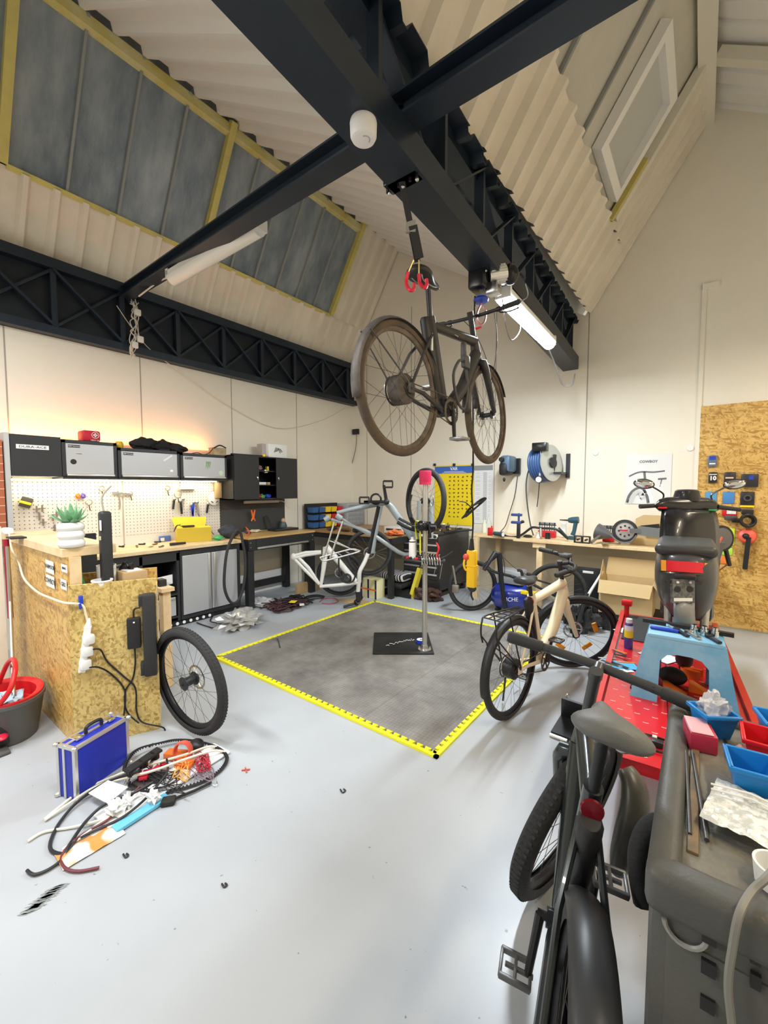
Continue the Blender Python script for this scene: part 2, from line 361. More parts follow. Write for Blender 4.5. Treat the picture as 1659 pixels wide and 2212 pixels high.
# glazing on the right bay, painted-over panels and an opening vent
PAN = mat('painted_over_glass', (.66, .63, .54), .5, noise=(1.2, (.56, .53, .45), .35, .65))
wi = MB(); wi.add(*slab(onB, 4.35, 5.66, SY, 5.2, .012, .05)); w_ = struct(wi.build('window_%d' % ww, PAN, smooth=False)); ww += 1
for y in (-.6, .2, 1.0, 1.75, 2.5, 3.2, 3.85):
    mb = MB(); mb.add(*slab(onB, 4.35, 5.66, y - .012, y + .012, .03, .01)); mb.build('glazing_bar', BAR, w_, smooth=False)
def B3(z, y, off=0): x = onB(z)[0]; return V((x - .84 * off * -1, y, z))
vent = MB()
for z0, z1, y0, y1 in ((4.5, 5.25, 4.12, 4.2), (4.5, 5.25, 4.88, 4.96), (5.17, 5.25, 4.2, 4.88), (4.5, 4.57, 4.2, 4.88)):
    vent.add(*slab(onB, z0, z1, y0, y1, .09, -.05))
vent.build('vent_frame', mat('white_paint', (.85, .83, .77), .5), w_, smooth=False)
vg = MB(); vg.add(*slab(onB, 4.57, 5.17, 4.2, 4.88, .01, .02)); vg.build('vent_pane', mat('vent_glass', (.55, .56, .52), .2), w_, smooth=False)
mb = MB(); mb.add(*slab(onB, 4.45, 5.66, 5.14, 5.22, .08, -.05)); struct(mb.build('trim_16', FRC, smooth=False))
mb = MB(); mb.add(*slab(onB, 4.42, 4.9, 5.1, 5.14, .06, -.04)); struct(mb.build('trim_17', FRY, smooth=False))
struct(MB().beam((-.1, SY, 5.6), (-.1, YB, 5.6), .14, .12).build('trim_18', FRC, smooth=False))
struct(MB().beam((-.02, 5.18, 5.6), (2.8, 5.18, 3.75), .1, .1).build('trim_19', FRC, smooth=False))

# ---------------------------------------------------------------- steel trusses
STL = mat('navy_black_steel', (.010, .018, .030), .42, noise=(2.5, (.018, .028, .042), .3, .7))
SFL = mat('truss_backing', (.008, .012, .018), .6)
t = thing('roof_truss', 'black lattice truss along the top of the left wall above the cabinets', 'roof truss', (XL, 2, 3.1))
MB().box((XL, SY, 3.1), (XL + .03, YB, 3.82)).build('backing_panel', SFL, t, smooth=False)
MB().box((XL + .03, SY, 3.1), (XL + .12, YB, 3.18)).build('bottom_chord', STL, t, smooth=False)
MB().box((XL + .03, SY, 3.74), (XL + .12, YB, 3.84)).build('top_chord', STL, t, smooth=False)
y = YB - .25; k = 0
ys = []
while y > SY: ys.append(y); y -= .62 if k % 2 == 0 else .62; k += 1
for i, y in enumerate(ys):
    MB().beam((XL + .075, y, 3.16), (XL + .075, y, 3.76), .05, .05, (0, 1, 0)).build('upright', STL, t, smooth=False)
    if i + 1 < len(ys):
        for q in (0, 1):
            a_, b_ = (3.18, 3.74) if q else (3.74, 3.18)
            MB().beam((XL + .06 + .03 * q, y, a_), (XL + .06 + .03 * q, ys[i + 1], b_), .025, .06, (1, 0, 0)).build('diagonal', STL, t, smooth=False)
t = thing('roof_truss', 'black lattice truss overhead that carries the hoist and the bright lamp', 'roof truss', (-1.3, 3, 3.13))
def xb(y): return -1.215 - .045 * (y - 1)
SK = M.Identity(4); SK[0][1] = -.045; SK[0][3] = -1.17   # the truss runs slightly off square
def TB(): m_ = MB(); m_.T = SK; return m_
TB().box((-.095, SY, 3.13), (.095, YB, 3.15)).box((-.095, SY, 3.15), (-.08, YB, 3.29)).box((.08, SY, 3.15), (.095, YB, 3.29)).box((-.08, SY, 3.27), (.08, YB, 3.29)).build('bottom_chord', STL, t, smooth=False)
TB().box((-.14, SY, 3.70), (-.02, YB, 3.79)).build('top_chord', STL, t, smooth=False)
y = YB - .1; i = 0
while y > SY:
    TB().beam((0, y, 3.27), (0, y, 3.78), .07, .03, (0, 1, 0)).build('upright', STL, t, smooth=False)
    TB().beam((.03, y, 3.76), (.03, y - .62, 3.27), .012, .06, (1, 0, 0)).build('diagonal', STL, t, smooth=False)
    if i % 2 == 0: TB().beam((-.03, y - .62, 3.76), (-.03, y, 3.27), .02, .08, (1, 0, 0)).build('diagonal', STL, t, smooth=False)
    y -= .62; i += 1
y0_ = G(905, 400, 3.29).y
TB().beam((.0, y0_ + .03, 3.29), (.0, y0_ + .03, 3.86), .17, .03, (0, 1, 0)).build('gusset_post', STL, t, smooth=False)
t2 = thing('cross_beam', 'long black cross beam passing diagonally over the room between the trusses', 'beam', (-1.25, 1.55, 3.3))
P0 = WX(272, 634, -5.2); P1 = G(800, 292, 3.37); P2 = P0 + (P1 - P0) * 1.75
d_ = (P1 - P0).normalized(); sd = d_.cross(V((0, 0, 1))).normalized(); up_ = sd.cross(d_)
MB().beam(P0 - up_ * .05, P2 - up_ * .05, .13, .012).beam(P0 + up_ * .05, P2 + up_ * .05, .13, .012).beam(P0, P2, .014, .1).build('girder', STL, t2, smooth=False)
# outer roof skin so that no daylight shows at the ridges
SKIN = mat('roof_skin', (.5, .5, .48), .8)
MBx = MB()
for a_, b_ in (((-5.62, 3.6), (-4.3, 5.85)), ((-4.36, 5.85), (-1.5, 4.08)), ((-1.75, 4.07), (-1.22, 4.07)), ((-1.44, 3.85), (-.13, 5.89)), ((-.1, 5.92), (3.0, 3.9))):
    MBx.beam((a_[0], 1.5, a_[1]), (b_[0], 1.5, b_[1]), 9.6, .02)
struct(MBx.build('ceiling', SKIN, smooth=False))
# ================================================================ BICYCLES
TYRE = mat('tyre', (.032, .032, .033), .78, bump=(70, .3))
RIMB = mat('black_rim', (.02, .02, .022), .35, .4)
DTYRE = mat('dusty_tyre', (.045, .040, .036), .85, noise=(6, (.12, .085, .055), .42, .7))
DRIM = mat('dusty_rim', (.17, .13, .10), .8, noise=(14, (.09, .07, .055), .4, .6))
_spk = {}
def spoke_mesh(r0, r1, w, side, skew):
    k = (round(r0, 3), round(r1, 3), w, side, skew)
    if k not in _spk:
        mb = MB(); a = V((r0 * sin(skew), side * w, r0 * cos(skew))); mb.cyl(a, (0, side * .004, r1), .0011, n=4)
        me = bpy.data.meshes.new('spoke'); me.from_pydata([tuple(p) for p in mb.v], [], mb.f); me.materials.append(WIRE); _spk[k] = me
    return _spk[k]
def wheel(parent, T, name='wheel', R0=.345, tr=.022, n=28, hub=.022, hubw=.035, motor=False, disc=1, tm=None, rm=None, spokes=True, tread=0, discr=.08, hubm=None, rimd=.022, axle=.055):
    """wheel in its own frame: axis = local y, T places it in the parent's frame"""
    def B(): m_ = MB(); m_.T = T; return m_
    tm = tm or TYRE; rm = rm or RIMB; rc = R0 - tr
    rp = [(rc - .006, tr * .8), (rc - .004, tr * .55), (rc - .014, tr * .62), (rc - rimd - .012, .006), (rc - rimd - .012, -.006), (rc - .014, -tr * .62), (rc - .004, -tr * .55), (rc - .006, -tr * .8)]
    rim = B().lathe(rp + [rp[0]], (0, 0, 0), (0, 1, 0), 56).build(name, rm, parent, local=True)
    tp = [(rc + tr * cos(a) * 1.0, tr * sin(a)) for a in [pi * (-.72 + 1.44 * i / 12) for i in range(13)]]
    ty = B().lathe(tp, (0, 0, 0), (0, 1, 0), 72)
    if tread:
        nn = 90
        for i in range(nn):
            a = 2 * pi * i / nn
            for sgn in (-1, 1):
                o = ty.T; ty.T = T @ M.Rotation(a, 4, 'Y'); ty.box((-.007, sgn * .001, rc + tr * .9), (.004, sgn * (tr * .5), rc + tr * .985 + .0008)); ty.T = o
    ty.build('tyre', tm, rim, local=True)
    h = B()
    if motor:
        h.lathe([(.0, -.06), (.02, -.06), (.02, -.045), (motor * .8, -.045), (motor, -.035), (motor, .03), (motor * .75, .045), (.025, .047), (.018, .062), (0, .062)], (0, 0, 0), (0, 1, 0), 32)
        hub_r, hw = motor * .95, .028
    else:
        h.lathe([(0, -axle), (.008, -axle), (.008, -hubw - .006), (hub + .008, -hubw), (hub + .008, -hubw + .004), (hub - .006, -hubw + .008), (hub - .006, hubw - .008), (hub + .008, hubw - .004), (hub + .008, hubw), (.008, hubw + .006), (.008, axle), (0, axle)], (0, 0, 0), (0, 1, 0), 24)
        hub_r, hw = hub + .006, hubw - .003
    h.build('hub', hubm or BLKM, rim, local=True)
    if disc:
        d = B(); y = disc * (hw + .018)
        d.lathe([(discr, y - .001), (discr, y + .001), (discr * .82, y + .001), (discr * .82, y - .001), (discr, y - .001)], (0, 0, 0), (0, 1, 0), 40)
        for i in range(6):
            a = 2 * pi * i / 6; d.beam((discr * .3 * sin(a), y, discr * .3 * cos(a)), (discr * .84 * sin(a + .35), y, discr * .84 * cos(a + .35)), .002, .006, (0, 1, 0))
        d.lathe([(discr * .32, y - .001), (discr * .32, y + .001), (.01, y + .001)], (0, 0, 0), (0, 1, 0), 20)
        d.build('brake_disc', STEEL, rim, local=True)
    if spokes == 'one':
        sp = B()
        for i in range(n):
            a = 2 * pi * i / n; s = 1 if i % 2 else -1; sk = .9 if (i // 2) % 2 else -.9
            sp.cyl((hub_r * sin(a + sk), s * hw, hub_r * cos(a + sk)), ((rc - rimd - .01) * sin(a), 0, (rc - rimd - .01) * cos(a)), .0011, n=3)
        sp.build('spokes', WIRE, rim, local=True)
    elif spokes:
        for i in range(n):
            s = 1 if i % 2 else -1; sk = .9 if (i // 2) % 2 else -.9
            o = bpy.data.objects.new('spoke', spoke_mesh(hub_r, rc - rimd - .01, hw, s, sk)); col.objects.link(o); o.parent = rim
            o.matrix_local = T @ M.Rotation(2 * pi * i / n, 4, 'Y')
    return rim
def pose(Pr, Pf, W, roll=0, up=(0, 0, 1)):
    """matrix taking local rear hub (0,0,.345) and front hub (W,0,.345) to Pr and the direction of Pf"""
    Pr, Pf = V(Pr), V(Pf); x = (Pf - Pr).normalized(); z = V(up); y = z.cross(x).normalized(); z = x.cross(y)
    q = M((x, y, z)).transposed(); q = q @ M.Rotation(roll, 3, 'X')
    return M.Translation(Pr) @ q.to_4x4() @ M.Translation((0, 0, -.345))
PEDM = mat('pedal_grey', (.2, .2, .2), .4, .6)
SADM = mat('saddle_vinyl', (.03, .03, .032), .45)
CHAIN = mat('chain', (.10, .085, .07), .5, .6)
def saddle(c, T, parent, mt=SADM, L=.26, Wd=.155, name='saddle'):
    m_ = MB(); m_.T = T; n = 14; rows = []
    secs = [(-.5, .25, .012, .0), (-.47, .62, .03, .004), (-.38, .93, .042, .006), (-.22, 1.0, .045, .004), (-.05, .80, .043, -.002), (.12, .47, .04, -.006), (.28, .30, .036, -.006), (.42, .25, .03, -.008), (.49, .17, .018, -.012), (.5, .05, .008, -.014)]
    vs = []
    for u, wd, th, dz in secs:
        for j in range(n):
            a = 2 * pi * j / n; yy = cos(a); zz = sin(a); w_ = wd * Wd / 2
            z_ = zz * th * .5 if zz > 0 else zz * th * .9
            z_ -= abs(yy) ** 2 * .014
            vs.append(V((c[0] + u * L, c[1] + yy * w_, c[2] + z_ + dz)))
    fs = [(i * n + j, i * n + (j + 1) % n, (i + 1) * n + (j + 1) % n, (i + 1) * n + j) for i in range(len(secs) - 1) for j in range(n)]
    fs += [tuple(range(n)), tuple(range((len(secs) - 1) * n + n - 1, (len(secs) - 1) * n - 1, -1))]
    m_.add(vs, fs); o = m_.build(name, mt, parent, local=True)
    md = o.modifiers.new('s', 'SUBSURF'); md.levels = 1; md.render_levels = 1
    r = MB(); r.T = T
    for s in (-1, 1): r.tube(catm([(c[0] - .09, s * .035, c[2] - .025), (c[0] - .05, s * .022, c[2] - .045), (c[0] + .04, s * .022, c[2] - .045), (c[0] + .1, s * .015, c[2] - .025)], 4), .0035, 6)
    r.build('saddle_rail', STEEL, o, local=True); return o
def bike(label, name, T, W=1.04, frame=BLKM, steer=0, fender='both', rack=False, R0=.345, tr=.022, wmat=None, rimm=None, dirty=None, motor=.075, handle='straight', chain=True, spokes=True, tread=0, fw=True, rwh=True, bars=True, seat=True, front_motor=False, drop=0, battery=True, barw=.29, crank=1.1, fendm=None, light=True, barm=BLKM, sad=SADM, pedm=PEDM, group=None, cat='bicycle', seath=0, logo=None, barz=0, fork=True, hubm=None, reflect=None, ft=1.0, BBk=(.43, 0, .285), ST=(.275, 0, .80), SCx=.235, barr=.0115, sadr=None, bsteer=None):
    t = thing(name, label, cat, mtx=T, group=group)
    I = M.Identity(4); a70 = R(70); ax = V((-cos(a70), 0, sin(a70)))
    hubF = V((W, 0, R0)); hubR = V((0, 0, R0)); AX0 = hubF - .045 * V((sin(a70), 0, cos(a70)))
    crown = AX0 + ax * .37; htt = AX0 + ax * .53; stem = AX0 + ax * (.66 + barz)
    S = M.Translation(AX0) @ M.Rotation(steer, 4, ax) @ M.Translation(-AX0)
    BBk = V(BBk); ST = V(ST); SC = V((SCx, 0, 1.0 + seath))
    fr = MB()
    # main tubes
    fr.tube([BBk, ST], [.021 * ft, .019 * ft], 12)
    fr.tube([ST + V((.012, 0, -.045)), crown + ax * .13], [.019 * ft, .024 * ft], 12, flat=1.0)
    fr.tube([BBk + V((.01, 0, .005)), BBk.lerp(crown, .5) + V((.01, 0, -.015)), crown + ax * .05], [.026 * ft, .028 * ft, .028 * ft], 12, flat=1.15)
    fr.tube([crown + ax * .01, htt], [.026 * ft, .022 * (ft + 1) / 2], 14)
    fr.lathe([(0, -.045), (.026, -.045), (.026, .045), (0, .045)], BBk, (0, 1, 0), 18)
    fr.build('frame', frame, t, local=True)
    for s in (-1, 1):
        MB().tube([V((0, s * .062, R0)), V((.12, s * .058, R0 - .005)), BBk + V((-.06, s * .03, 0)), BBk + V((0, s * .02, 0))], [.009, .012, .014, .014], 8).build('chainstay', frame, t, local=True)
        MB().tube([V((0, s * .062, R0)), ST + V((-.13, s * .05, -.16 - .07)), ST + V((0, s * .018, -.09))], [.008, .0085, .0095], 8).build('seatstay', frame, t, local=True)
        MB().bbox((-.02, s * .062 - .004, R0 - .025), (.035, s * .062 + .004, R0 + .03), .003).build('dropout', frame, t, local=True)
    if rwh: wheel(t, M.Translation(hubR), 'rear_wheel', R0, tr, motor=motor, disc=1, tm=wmat, rm=rimm, spokes=spokes, tread=tread, hubm=hubm)
    if fork:
        fk = MB(); fk.T = S
        fk.tube([crown - ax * .0, crown + ax * .02], .028, 12)
        for s in (-1, 1):
            fk.tube([crown + V((0, 0, .0)), crown + V((0, s * .045, -.02)), crown + V((.012, s * .055, -.06)), hubF + V((-.005, s * .055, .01))], [.022, .022 * ft, .019 * ft, .011 * ft], 10)
        fk.build('fork', frame, t, local=True)
        cb = MB(); cb.T = S; cb.bbox(hubF + V((-.09, .045, .045)), hubF + V((-.045, .075, .11)), .008); cb.build('brake_caliper', BLACK, t, local=True)
    if fw:
        f_ = wheel(t, S @ M.Translation(hubF), 'front_wheel', R0, tr, motor=(.055 if front_motor else False), disc=1, tm=wmat, rm=rimm, spokes=spokes, tread=tread)
        if reflect:
            for a in reflect:
                rf = MB(); rf.T = S @ M.Translation(hubF) @ M.Rotation(a, 4, 'Y'); rf.bbox((-.045, -.006, .15), (.045, .006, .19), .012); rf.build('reflector', reflect_mat, f_, local=True)
    # seat post, saddle
    if seat:
        MB().tube([ST + V((0, 0, -.03)), V((SC.x + .015, 0, SC.z - .06))], .0145, 12).build('seat_post', BLKM if frame is not BLKM else BLACK, t, local=True)
        sp_ = V((SC.x - .01, 0, SC.z)); TS = M.Translation(sp_) @ M.Rotation(sadr[2], 4, 'Z') @ M.Rotation(sadr[1], 4, 'Y') @ M.Rotation(sadr[0], 4, 'X') @ M.Translation(-sp_) if sadr else I
        saddle(sp_, TS, t, sad, L=.235 if sadr else .26, Wd=.18 if sadr else .155)
    if bars:
        SB_ = M.Translation(AX0) @ M.Rotation(steer if bsteer is None else bsteer, 4, ax) @ M.Translation(-AX0)
        st = MB(); st.T = SB_
        st.tube([htt, stem], [.017, .017], 12); st.lathe([(0, -.002), (.02, -.002), (.02, .022), (0, .022)], stem, ax, 16)
        st.tube([stem + V((-.005, 0, -.005)), stem + V((.06, 0, .012))], [.018, .018], 12)
        st.build('stem', barm, t, local=True)
        bc = stem + V((.06, 0, .012)); hb = MB(); hb.T = SB_
        if handle == 'straight': P = [(0, -1, 0, -.035), (0, -.55, 0, -.012), (0, -.1, 0, 0), (0, .1, 0, 0), (0, .55, 0, -.012), (0, 1, 0, -.035)]
        elif handle == 'swept': P = [(0, -1, -.01, -.16), (0, -.8, .0, -.09), (0, -.55, .0, .0), (0, -.25, .01, .035), (0, 0, .0, .02), (0, .25, .01, .035), (0, .55, 0, 0), (0, .8, 0, -.09), (0, 1, -.01, -.16)]
        else: P = [(0, -1, .0, -.02), (0, 0, 0, 0), (0, 1, 0, -.02)]
        pts = [bc + V((p[3], p[1] * barw, p[2])) for p in P]
        hb.tube(catm(pts, 5), barr, 10); hb.build('handlebar', barm, t, local=True)
        for s in (0, -1):
            g_ = MB(); g_.T = SB_; e = pts[s]; d = (pts[1 if s == 0 else -2] - e).normalized(); g_.tube([e - d * .004, e + d * .004, e + d * .11], [barr, barr + .005, barr + .004], 12); g_.build('grip', RUB, t, local=True)
            lv = MB(); lv.T = SB_; q = e + d * .14; lv.tube(catm([q, q + V((.03, 0, -.01)), q - d * .06 + V((.05, 0, -.015)), q - d * .12 + V((.05, 0, -.012))], 4), .0045, 6); lv.lathe([(.015, -.012), (.015, .012)], q, d, 10); lv.build('brake_lever', BLACK, t, local=True)
    fm = fendm or BLACK
    def fend(c, a0, a1, TT, nm='mudguard'):
        m_ = MB(); m_.T = TT; n = 30; k = 7; wd = tr + .009; vs = []
        for i in range(n + 1):
            a = a0 + (a1 - a0) * i / n
            for j in range(k):
                b = -1 + 2 * j / (k - 1); rr = R0 + .016 - (b * b) * .016
                vs.append(V((c.x + rr * cos(a), b * wd, c.z + rr * sin(a))))
        m_.add(vs, [(i * k + j, i * k + j + 1, (i + 1) * k + j + 1, (i + 1) * k + j) for i in range(n) for j in range(k - 1)])
        o = m_.build(nm, fm, t, local=True); md = o.modifiers.new('s', 'SOLIDIFY'); md.thickness = .002; return o
    if fender in ('both', 'rear'):
        o = fend(hubR, R(20), R(195), I, 'rear_mudguard')
        sy = MB()
        for s in (-1, 1): sy.tube([(0, s * .06, R0 + .02), (-(R0 + .012) * cos(R(40)), s * .03, R0 + (R0 + .012) * sin(R(40)))], .004, 6)
        sy.build('mudguard_stay', fm, o, local=True)
    if fender in ('both', 'front'): fend(hubF, R(30), R(185), S, 'front_mudguard')
    if battery:
        d = (ST - BBk).normalized(); q = V((-d.z, 0, d.x)) * 1.0
        b_ = MB(); b_.tube([BBk + q * .055 + d * .08, BBk + q * .055 + d * .10, BBk + q * .055 + d * .52, BBk + q * .055 + d * .535], [.02, .03, .03, .022], 12, flat=1.35, up=q); b_.build('battery', BLACK, t, local=True)
    # crank set
    cr = V((cos(crank), 0, sin(crank))) * .165
    c_ = MB()
    for s, d in ((-1, cr), (1, -cr)):
        c_.tube([BBk + V((0, s * .062, 0)), BBk + d + V((0, s * .075, 0))], [.014, .011], 8)
    c_.cyl(BBk + V((0, -.07, 0)), BBk + V((0, .07, 0)), .012); c_.build('crank', BLACK, t, local=True)
    for s, d in ((-1, cr), (1, -cr)):
        p_ = MB(); pc = BBk + d + V((0, s * .11, 0))
        for xx in (-.038, .038): p_.bbox(pc + V((xx - .006, -.045, -.009)), pc + V((xx + .006, .045, .009)), .003)
        for yy in (-.042, 0, .042): p_.bbox(pc + V((-.04, yy - .005, -.008)), pc + V((.04, yy + .005, .008)), .003)
        p_.cyl(pc - V((0, s * .05, 0)), pc + V((0, s * .03, 0)), .007, n=8); p_.build('pedal', pedm, t, local=True)
    ch = MB(); yR = -.05
    ch.lathe([(.072, yR - .002), (.078, yR), (.072, yR + .002), (.06, yR + .002), (.06, yR - .002), (.072, yR - .002)], BBk, (0, 1, 0), 40)
    for i in range(5): a = 2 * pi * i / 5; ch.beam(BBk + V((0, yR, 0)), BBk + V((.066 * cos(a), yR, .066 * sin(a))), .003, .012, (0, 1, 0))
    for i in range(40): a = 2 * pi * i / 40; ch.box(BBk + V((.079 * cos(a) - .002, yR - .0015, .079 * sin(a) - .002)), BBk + V((.079 * cos(a) + .002, yR + .0015, .079 * sin(a) + .002)))
    ch.build('chainring', CHAIN, t, local=True)
    if chain:
        b_ = MB(); r1, r2 = .078, .034; b_.tube([V((0, yR, R0 + r2)), BBk + V((0, yR, r1)), BBk + V((r1 * .87, yR, r1 * .5)), BBk + V((r1 * .87, yR, -r1 * .5)), BBk + V((0, yR, -r1)), V((0, yR, R0 - r2)), V((-r2, yR, R0))], .0035, 6, closed=True); b_.build('drive_belt', CHAIN, t, local=True)
    if rack:
        k_ = MB(); z = 2 * R0 + .05; x0, x1 = -.26, .14
        for s in (-1, 1):
            k_.tube(catm([(x1, s * .02, z), (x0 + .05, s * .065, z + .005), (x0 - .03, s * .055, z - .02), (x0 - .04, s * .055, z - .09), (x0 - .01, s * .06, z - .16)], 4), .006, 8)
            k_.tube([(x0 + .12, s * .06, z), (0, s * .072, R0 + .02)], .005, 8); k_.tube([(x0 - .02, s * .06, z - .12), (0, s * .072, R0 + .01)], .005, 8)
        for xx in (x0, x0 + .08, x0 + .16, x0 + .24): k_.tube([(xx, -.06 + .006 * (xx - x0), z), (xx, .06, z)], .005, 8)
        for yy in (-.03, 0.03): k_.tube([(x1, yy * .5, z), (x0, yy, z)], .004, 8)
        k_.build('luggage_rack', BLACK, t, local=True)
    if light:
        l_ = MB(); l_.lathe([(0, -.004), (.02 * ft, -.004), (.022 * ft, .0), (.02 * ft, .006), (0, .008)], ST + V((-.03, 0, -.04)), (-1, 0, .1), 20); l_.build('rear_light', REDL, t, local=True)
    return t, S, stem, ax
reflect_mat = mat('amber_reflector', (.9, .35, .02), .25)
REDL = mat('red_lens', (.16, .004, .012), .2)

# --- bicycle hanging from the hoist
Pr, Pf = PD(866, 842, 2.17), PD(1053, 897, 2.95)
T = pose(Pr, Pf, (Pf - Pr).length)
DB = mat('dusty_black_frame', (.022, .024, .03), .42, noise=(9, (.05, .045, .04), .38, .62))
hb, S_, stem_, ax_ = bike('dusty black electric bicycle hanging in mid air from the ceiling hoist', 'electric_bicycle', T, W=(Pf - Pr).length, frame=DB, wmat=DTYRE, rimm=DRIM, motor=.078, ft=1.35, steer=R(4), crank=R(-92), fendm=mat('dusty_mudguard', (.05, .05, .055), .5, noise=(7, (.12, .10, .085), .4, .62)), hubm=mat('dirty_motor', (.11, .09, .075), .7, noise=(20, (.05, .04, .035), .4, .6)), barw=.31, pedm=mat('worn_pedal', (.30, .30, .29), .35, .8))
def inT(T, p): return T @ V(p)
hw = world_of(hb)
text('COWBOY', .016, WHITE, hw @ frame((.50, -.024, .765), (1, 0, -.12), (0.1, 0, 1)), hb)
MB().add([], []) 
lk = MB(); lk.T = M.Identity(4)
lk.tube(catm([(.60, -.03, .62), (.52, -.045, .60), (.45, -.05, .5), (.50, -.05, .36), (.60, -.04, .33), (.66, -.03, .45), (.64, -.03, .58)], 6), .009, 8); lk.bbox((.585, -.055, .58), (.655, -.02, .66), .01); lk.bbox((.60, -.04, .64), (.63, -.01, .74), .006)
lk.build('cable_lock', mat('lock_grey', (.08, .08, .08), .5), hb, local=True)
MB().bbox((.245, -.03, .60), (.262, -.018, .70), .005).build('side_reflector', WHITE, hb, local=True)
for k, pts in enumerate(([(.83, .1, .97), (.93, .06, .9), (.95, -.02, .7), (.86, -.03, .6)], [(.84, -.12, .97), (.98, -.08, .82), (.96, -.05, .5), (.98, -.06, .35)])):
    MB().tube(catm(pts, 6), .0025, 6).build('brake_hose', BLACK, hb, local=True)

# --- cream bicycle standing on the right of the mat
CREAM = mat('cream_frame', (.80, .70, .50), .35, coat=.4)
Pr, Pf = V((-.99, 2.74, .345)), V((-.845, 3.77, .345))
T = pose(Pr, Pf, 1.04, R(0))
cb_, S_, st2, ax2 = bike('cream framed electric bicycle with rear rack standing beside the mat', 'electric_bicycle', T, W=(Pf - Pr).length, frame=CREAM, ft=1.55, barr=.0155, steer=R(-52), handle='swept', barw=.24, rack=True, crank=R(75), reflect=(R(-150), R(60), R(130)), fender='both', motor=.07, barm=BLACK, seath=-.07, barz=.02)
MB().bbox((.86 - .03, -.04, 1.0), (.93, .04, 1.035), .015).build('display_unit', DGREY, cb_, local=True)
MB().tube([(.06, .07, .30), (.09, .1, .12), (.13, .13, .02)], .007, 8).build('kickstand', BLACK, cb_, local=True)

# --- dark bicycle in the foreground leaning on the tool cabinet
T = pose(V((-.165, .81, .345)), V((-.375, 1.64, .345)), 1.0, R(6))
fb_, S_, st3, ax3 = bike('matt black electric bicycle in the foreground leaning against the grey tool cabinet', 'electric_bicycle', T, W=.856, BBk=(.45, 0, .285), ST=(.29, 0, .84), SCx=.25, seath=.05, barz=.06, ft=1.25, sadr=(R(6), R(8), R(2)), barr=.015, frame=mat('satin_black_frame', (.028, .036, .038), .25, .3, coat=.3), steer=R(-29), bsteer=R(-12), motor=.055, barw=.28, tread=1, fender='rear', fendm=mat('grey_mudguard', (.045, .047, .05), .38), crank=R(72), tr=.034, sad=mat('grey_saddle', (.13, .135, .132), .5, bump=(300, .15)), barm=mat('satin_bar', (.05, .052, .055), .32))
# ================================================================ LEFT SIDE: COUNTERS, CABINETS
def cam_axis_text(s, h, m_, o, x, y, parent=None, **k): return text(s, h, m_, frame(o, x, y), parent, **k)
OSBX = osb_mat('osb_board_x', 1); OSBY = osb_mat('osb_board_y', 0)
OSBP = osb_mat('osb_board_pale', 1, (.52, .36, .11), (.74, .58, .22))
# reception counter clad in strand board: long panel along x, short front panel
cb0 = G(168, 1612, 0)
CX0, CY0 = cb0.x, cb0.y            # corner of the two panels
t = thing('counter', 'strand board clad counter with pale wooden top carrying the succulent', 'counter', (CX0 - .6, CY0 + .2, 0))
lx = WX(20, 1480, -4.3)
# side panel recedes to the left-back from the corner
pa = V((CX0, CY0, 0)); pb = V((-4.42, CY0, 0)); 
MB().beam((pa.x - .01, pa.y, .58), (pb.x, pb.y, .58), .02, 1.16).build('side_panel', OSBX, t, smooth=False)
MB().box((CX0 - .05, CY0, .0), (CX0 - .0, CY0 + .06, 1.16)).build('corner_post', PINE, t, smooth=False)
MB().bbox((CX0 - 1.5, CY0 - .03, 1.16), (CX0 - .02, CY0 + .26, 1.215), .004).build('counter_top', PINE, t, smooth=False)
MB().box((-4.42, CY0, 0), (-4.38, CY0 + .6, 1.16)).build('back_post', BLACK, t, smooth=False)
# stickers
for (s_, px, py, h_, wd, hh) in (('VANMOOF', 106, 1225, .024, .14, .08), ('COWBOY.', 107, 1256, .03, .145, .075), ('SERVICE', 137, 1228, .014, .09, .045), ('GRX', 136, 1263, .024, .09, .06)):
    p = WY(px, py, CY0 - .02); o_ = MB().box((p.x - wd / 2 * 1.15, CY0 - .0175, p.z - hh / 2), (p.x + wd / 2 * 1.15, CY0 - .0155, p.z + hh / 2)).build('sticker', WHITE, None, smooth=False)
    o_.rotation_euler = (0, 0, 0); tag(o_, 'white lettered sticker on the strand board counter side, %s of the block of four' % {'V': 'upper left', 'C': 'lower left', 'S': 'upper right', 'G': 'lower right'}[s_[0]], 'sticker', 'stickers on the counter')
    text(s_, h_ * (1.15 if s_ != 'SERVICE' else 1), BLACK, frame((p.x, CY0 - .018, p.z), (1, 0, 0), (0, 0, 1)), o_)
# open box unit: lower front panel
f0 = pa.copy(); 
x1 = WY(345, 1400, CY0 + .0)
fa = V((CX0 + .01, CY0 - .015, 0)); fb = G(348, 1572, 0)
fdir = (fb - fa).normalized(); fn = V((fdir.y, -fdir.x, 0))
FW = (fb - fa).length
t = thing('board_box', 'strand board box unit standing in front of the counter and holding the chargers', 'box unit', (fa + fb) / 2)
def FP(s, z, off=0): return fa + fdir * s + fn * off + V((0, 0, z))
def fit_s(px):   # horizontal position along the panel for a pixel column
    d = _ray(px, 1300); d = V((d.x, d.y)); # solve fa+fdir*s = k*d
    A = M(((fdir.x, -d.x), (fdir.y, -d.y))).inverted() @ V((-fa.x, -fa.y)); return A[0]
def FPX(px, py, off=0):
    s = fit_s(px); q = FP(s, 0, 0); k = ((q.x) / _ray(px, 1300).x); d = _ray(px, py); kk = V((q.x, q.y, 0)).length / V((d.x, d.y, 0)).length
    return FP(s, EYE + d.z * kk, off)
ztop = FPX(250, 1256).z
MB().beam(FP(0, ztop / 2), FP(FW, ztop / 2), .022, ztop).build('front_panel', OSBP, t, smooth=False)
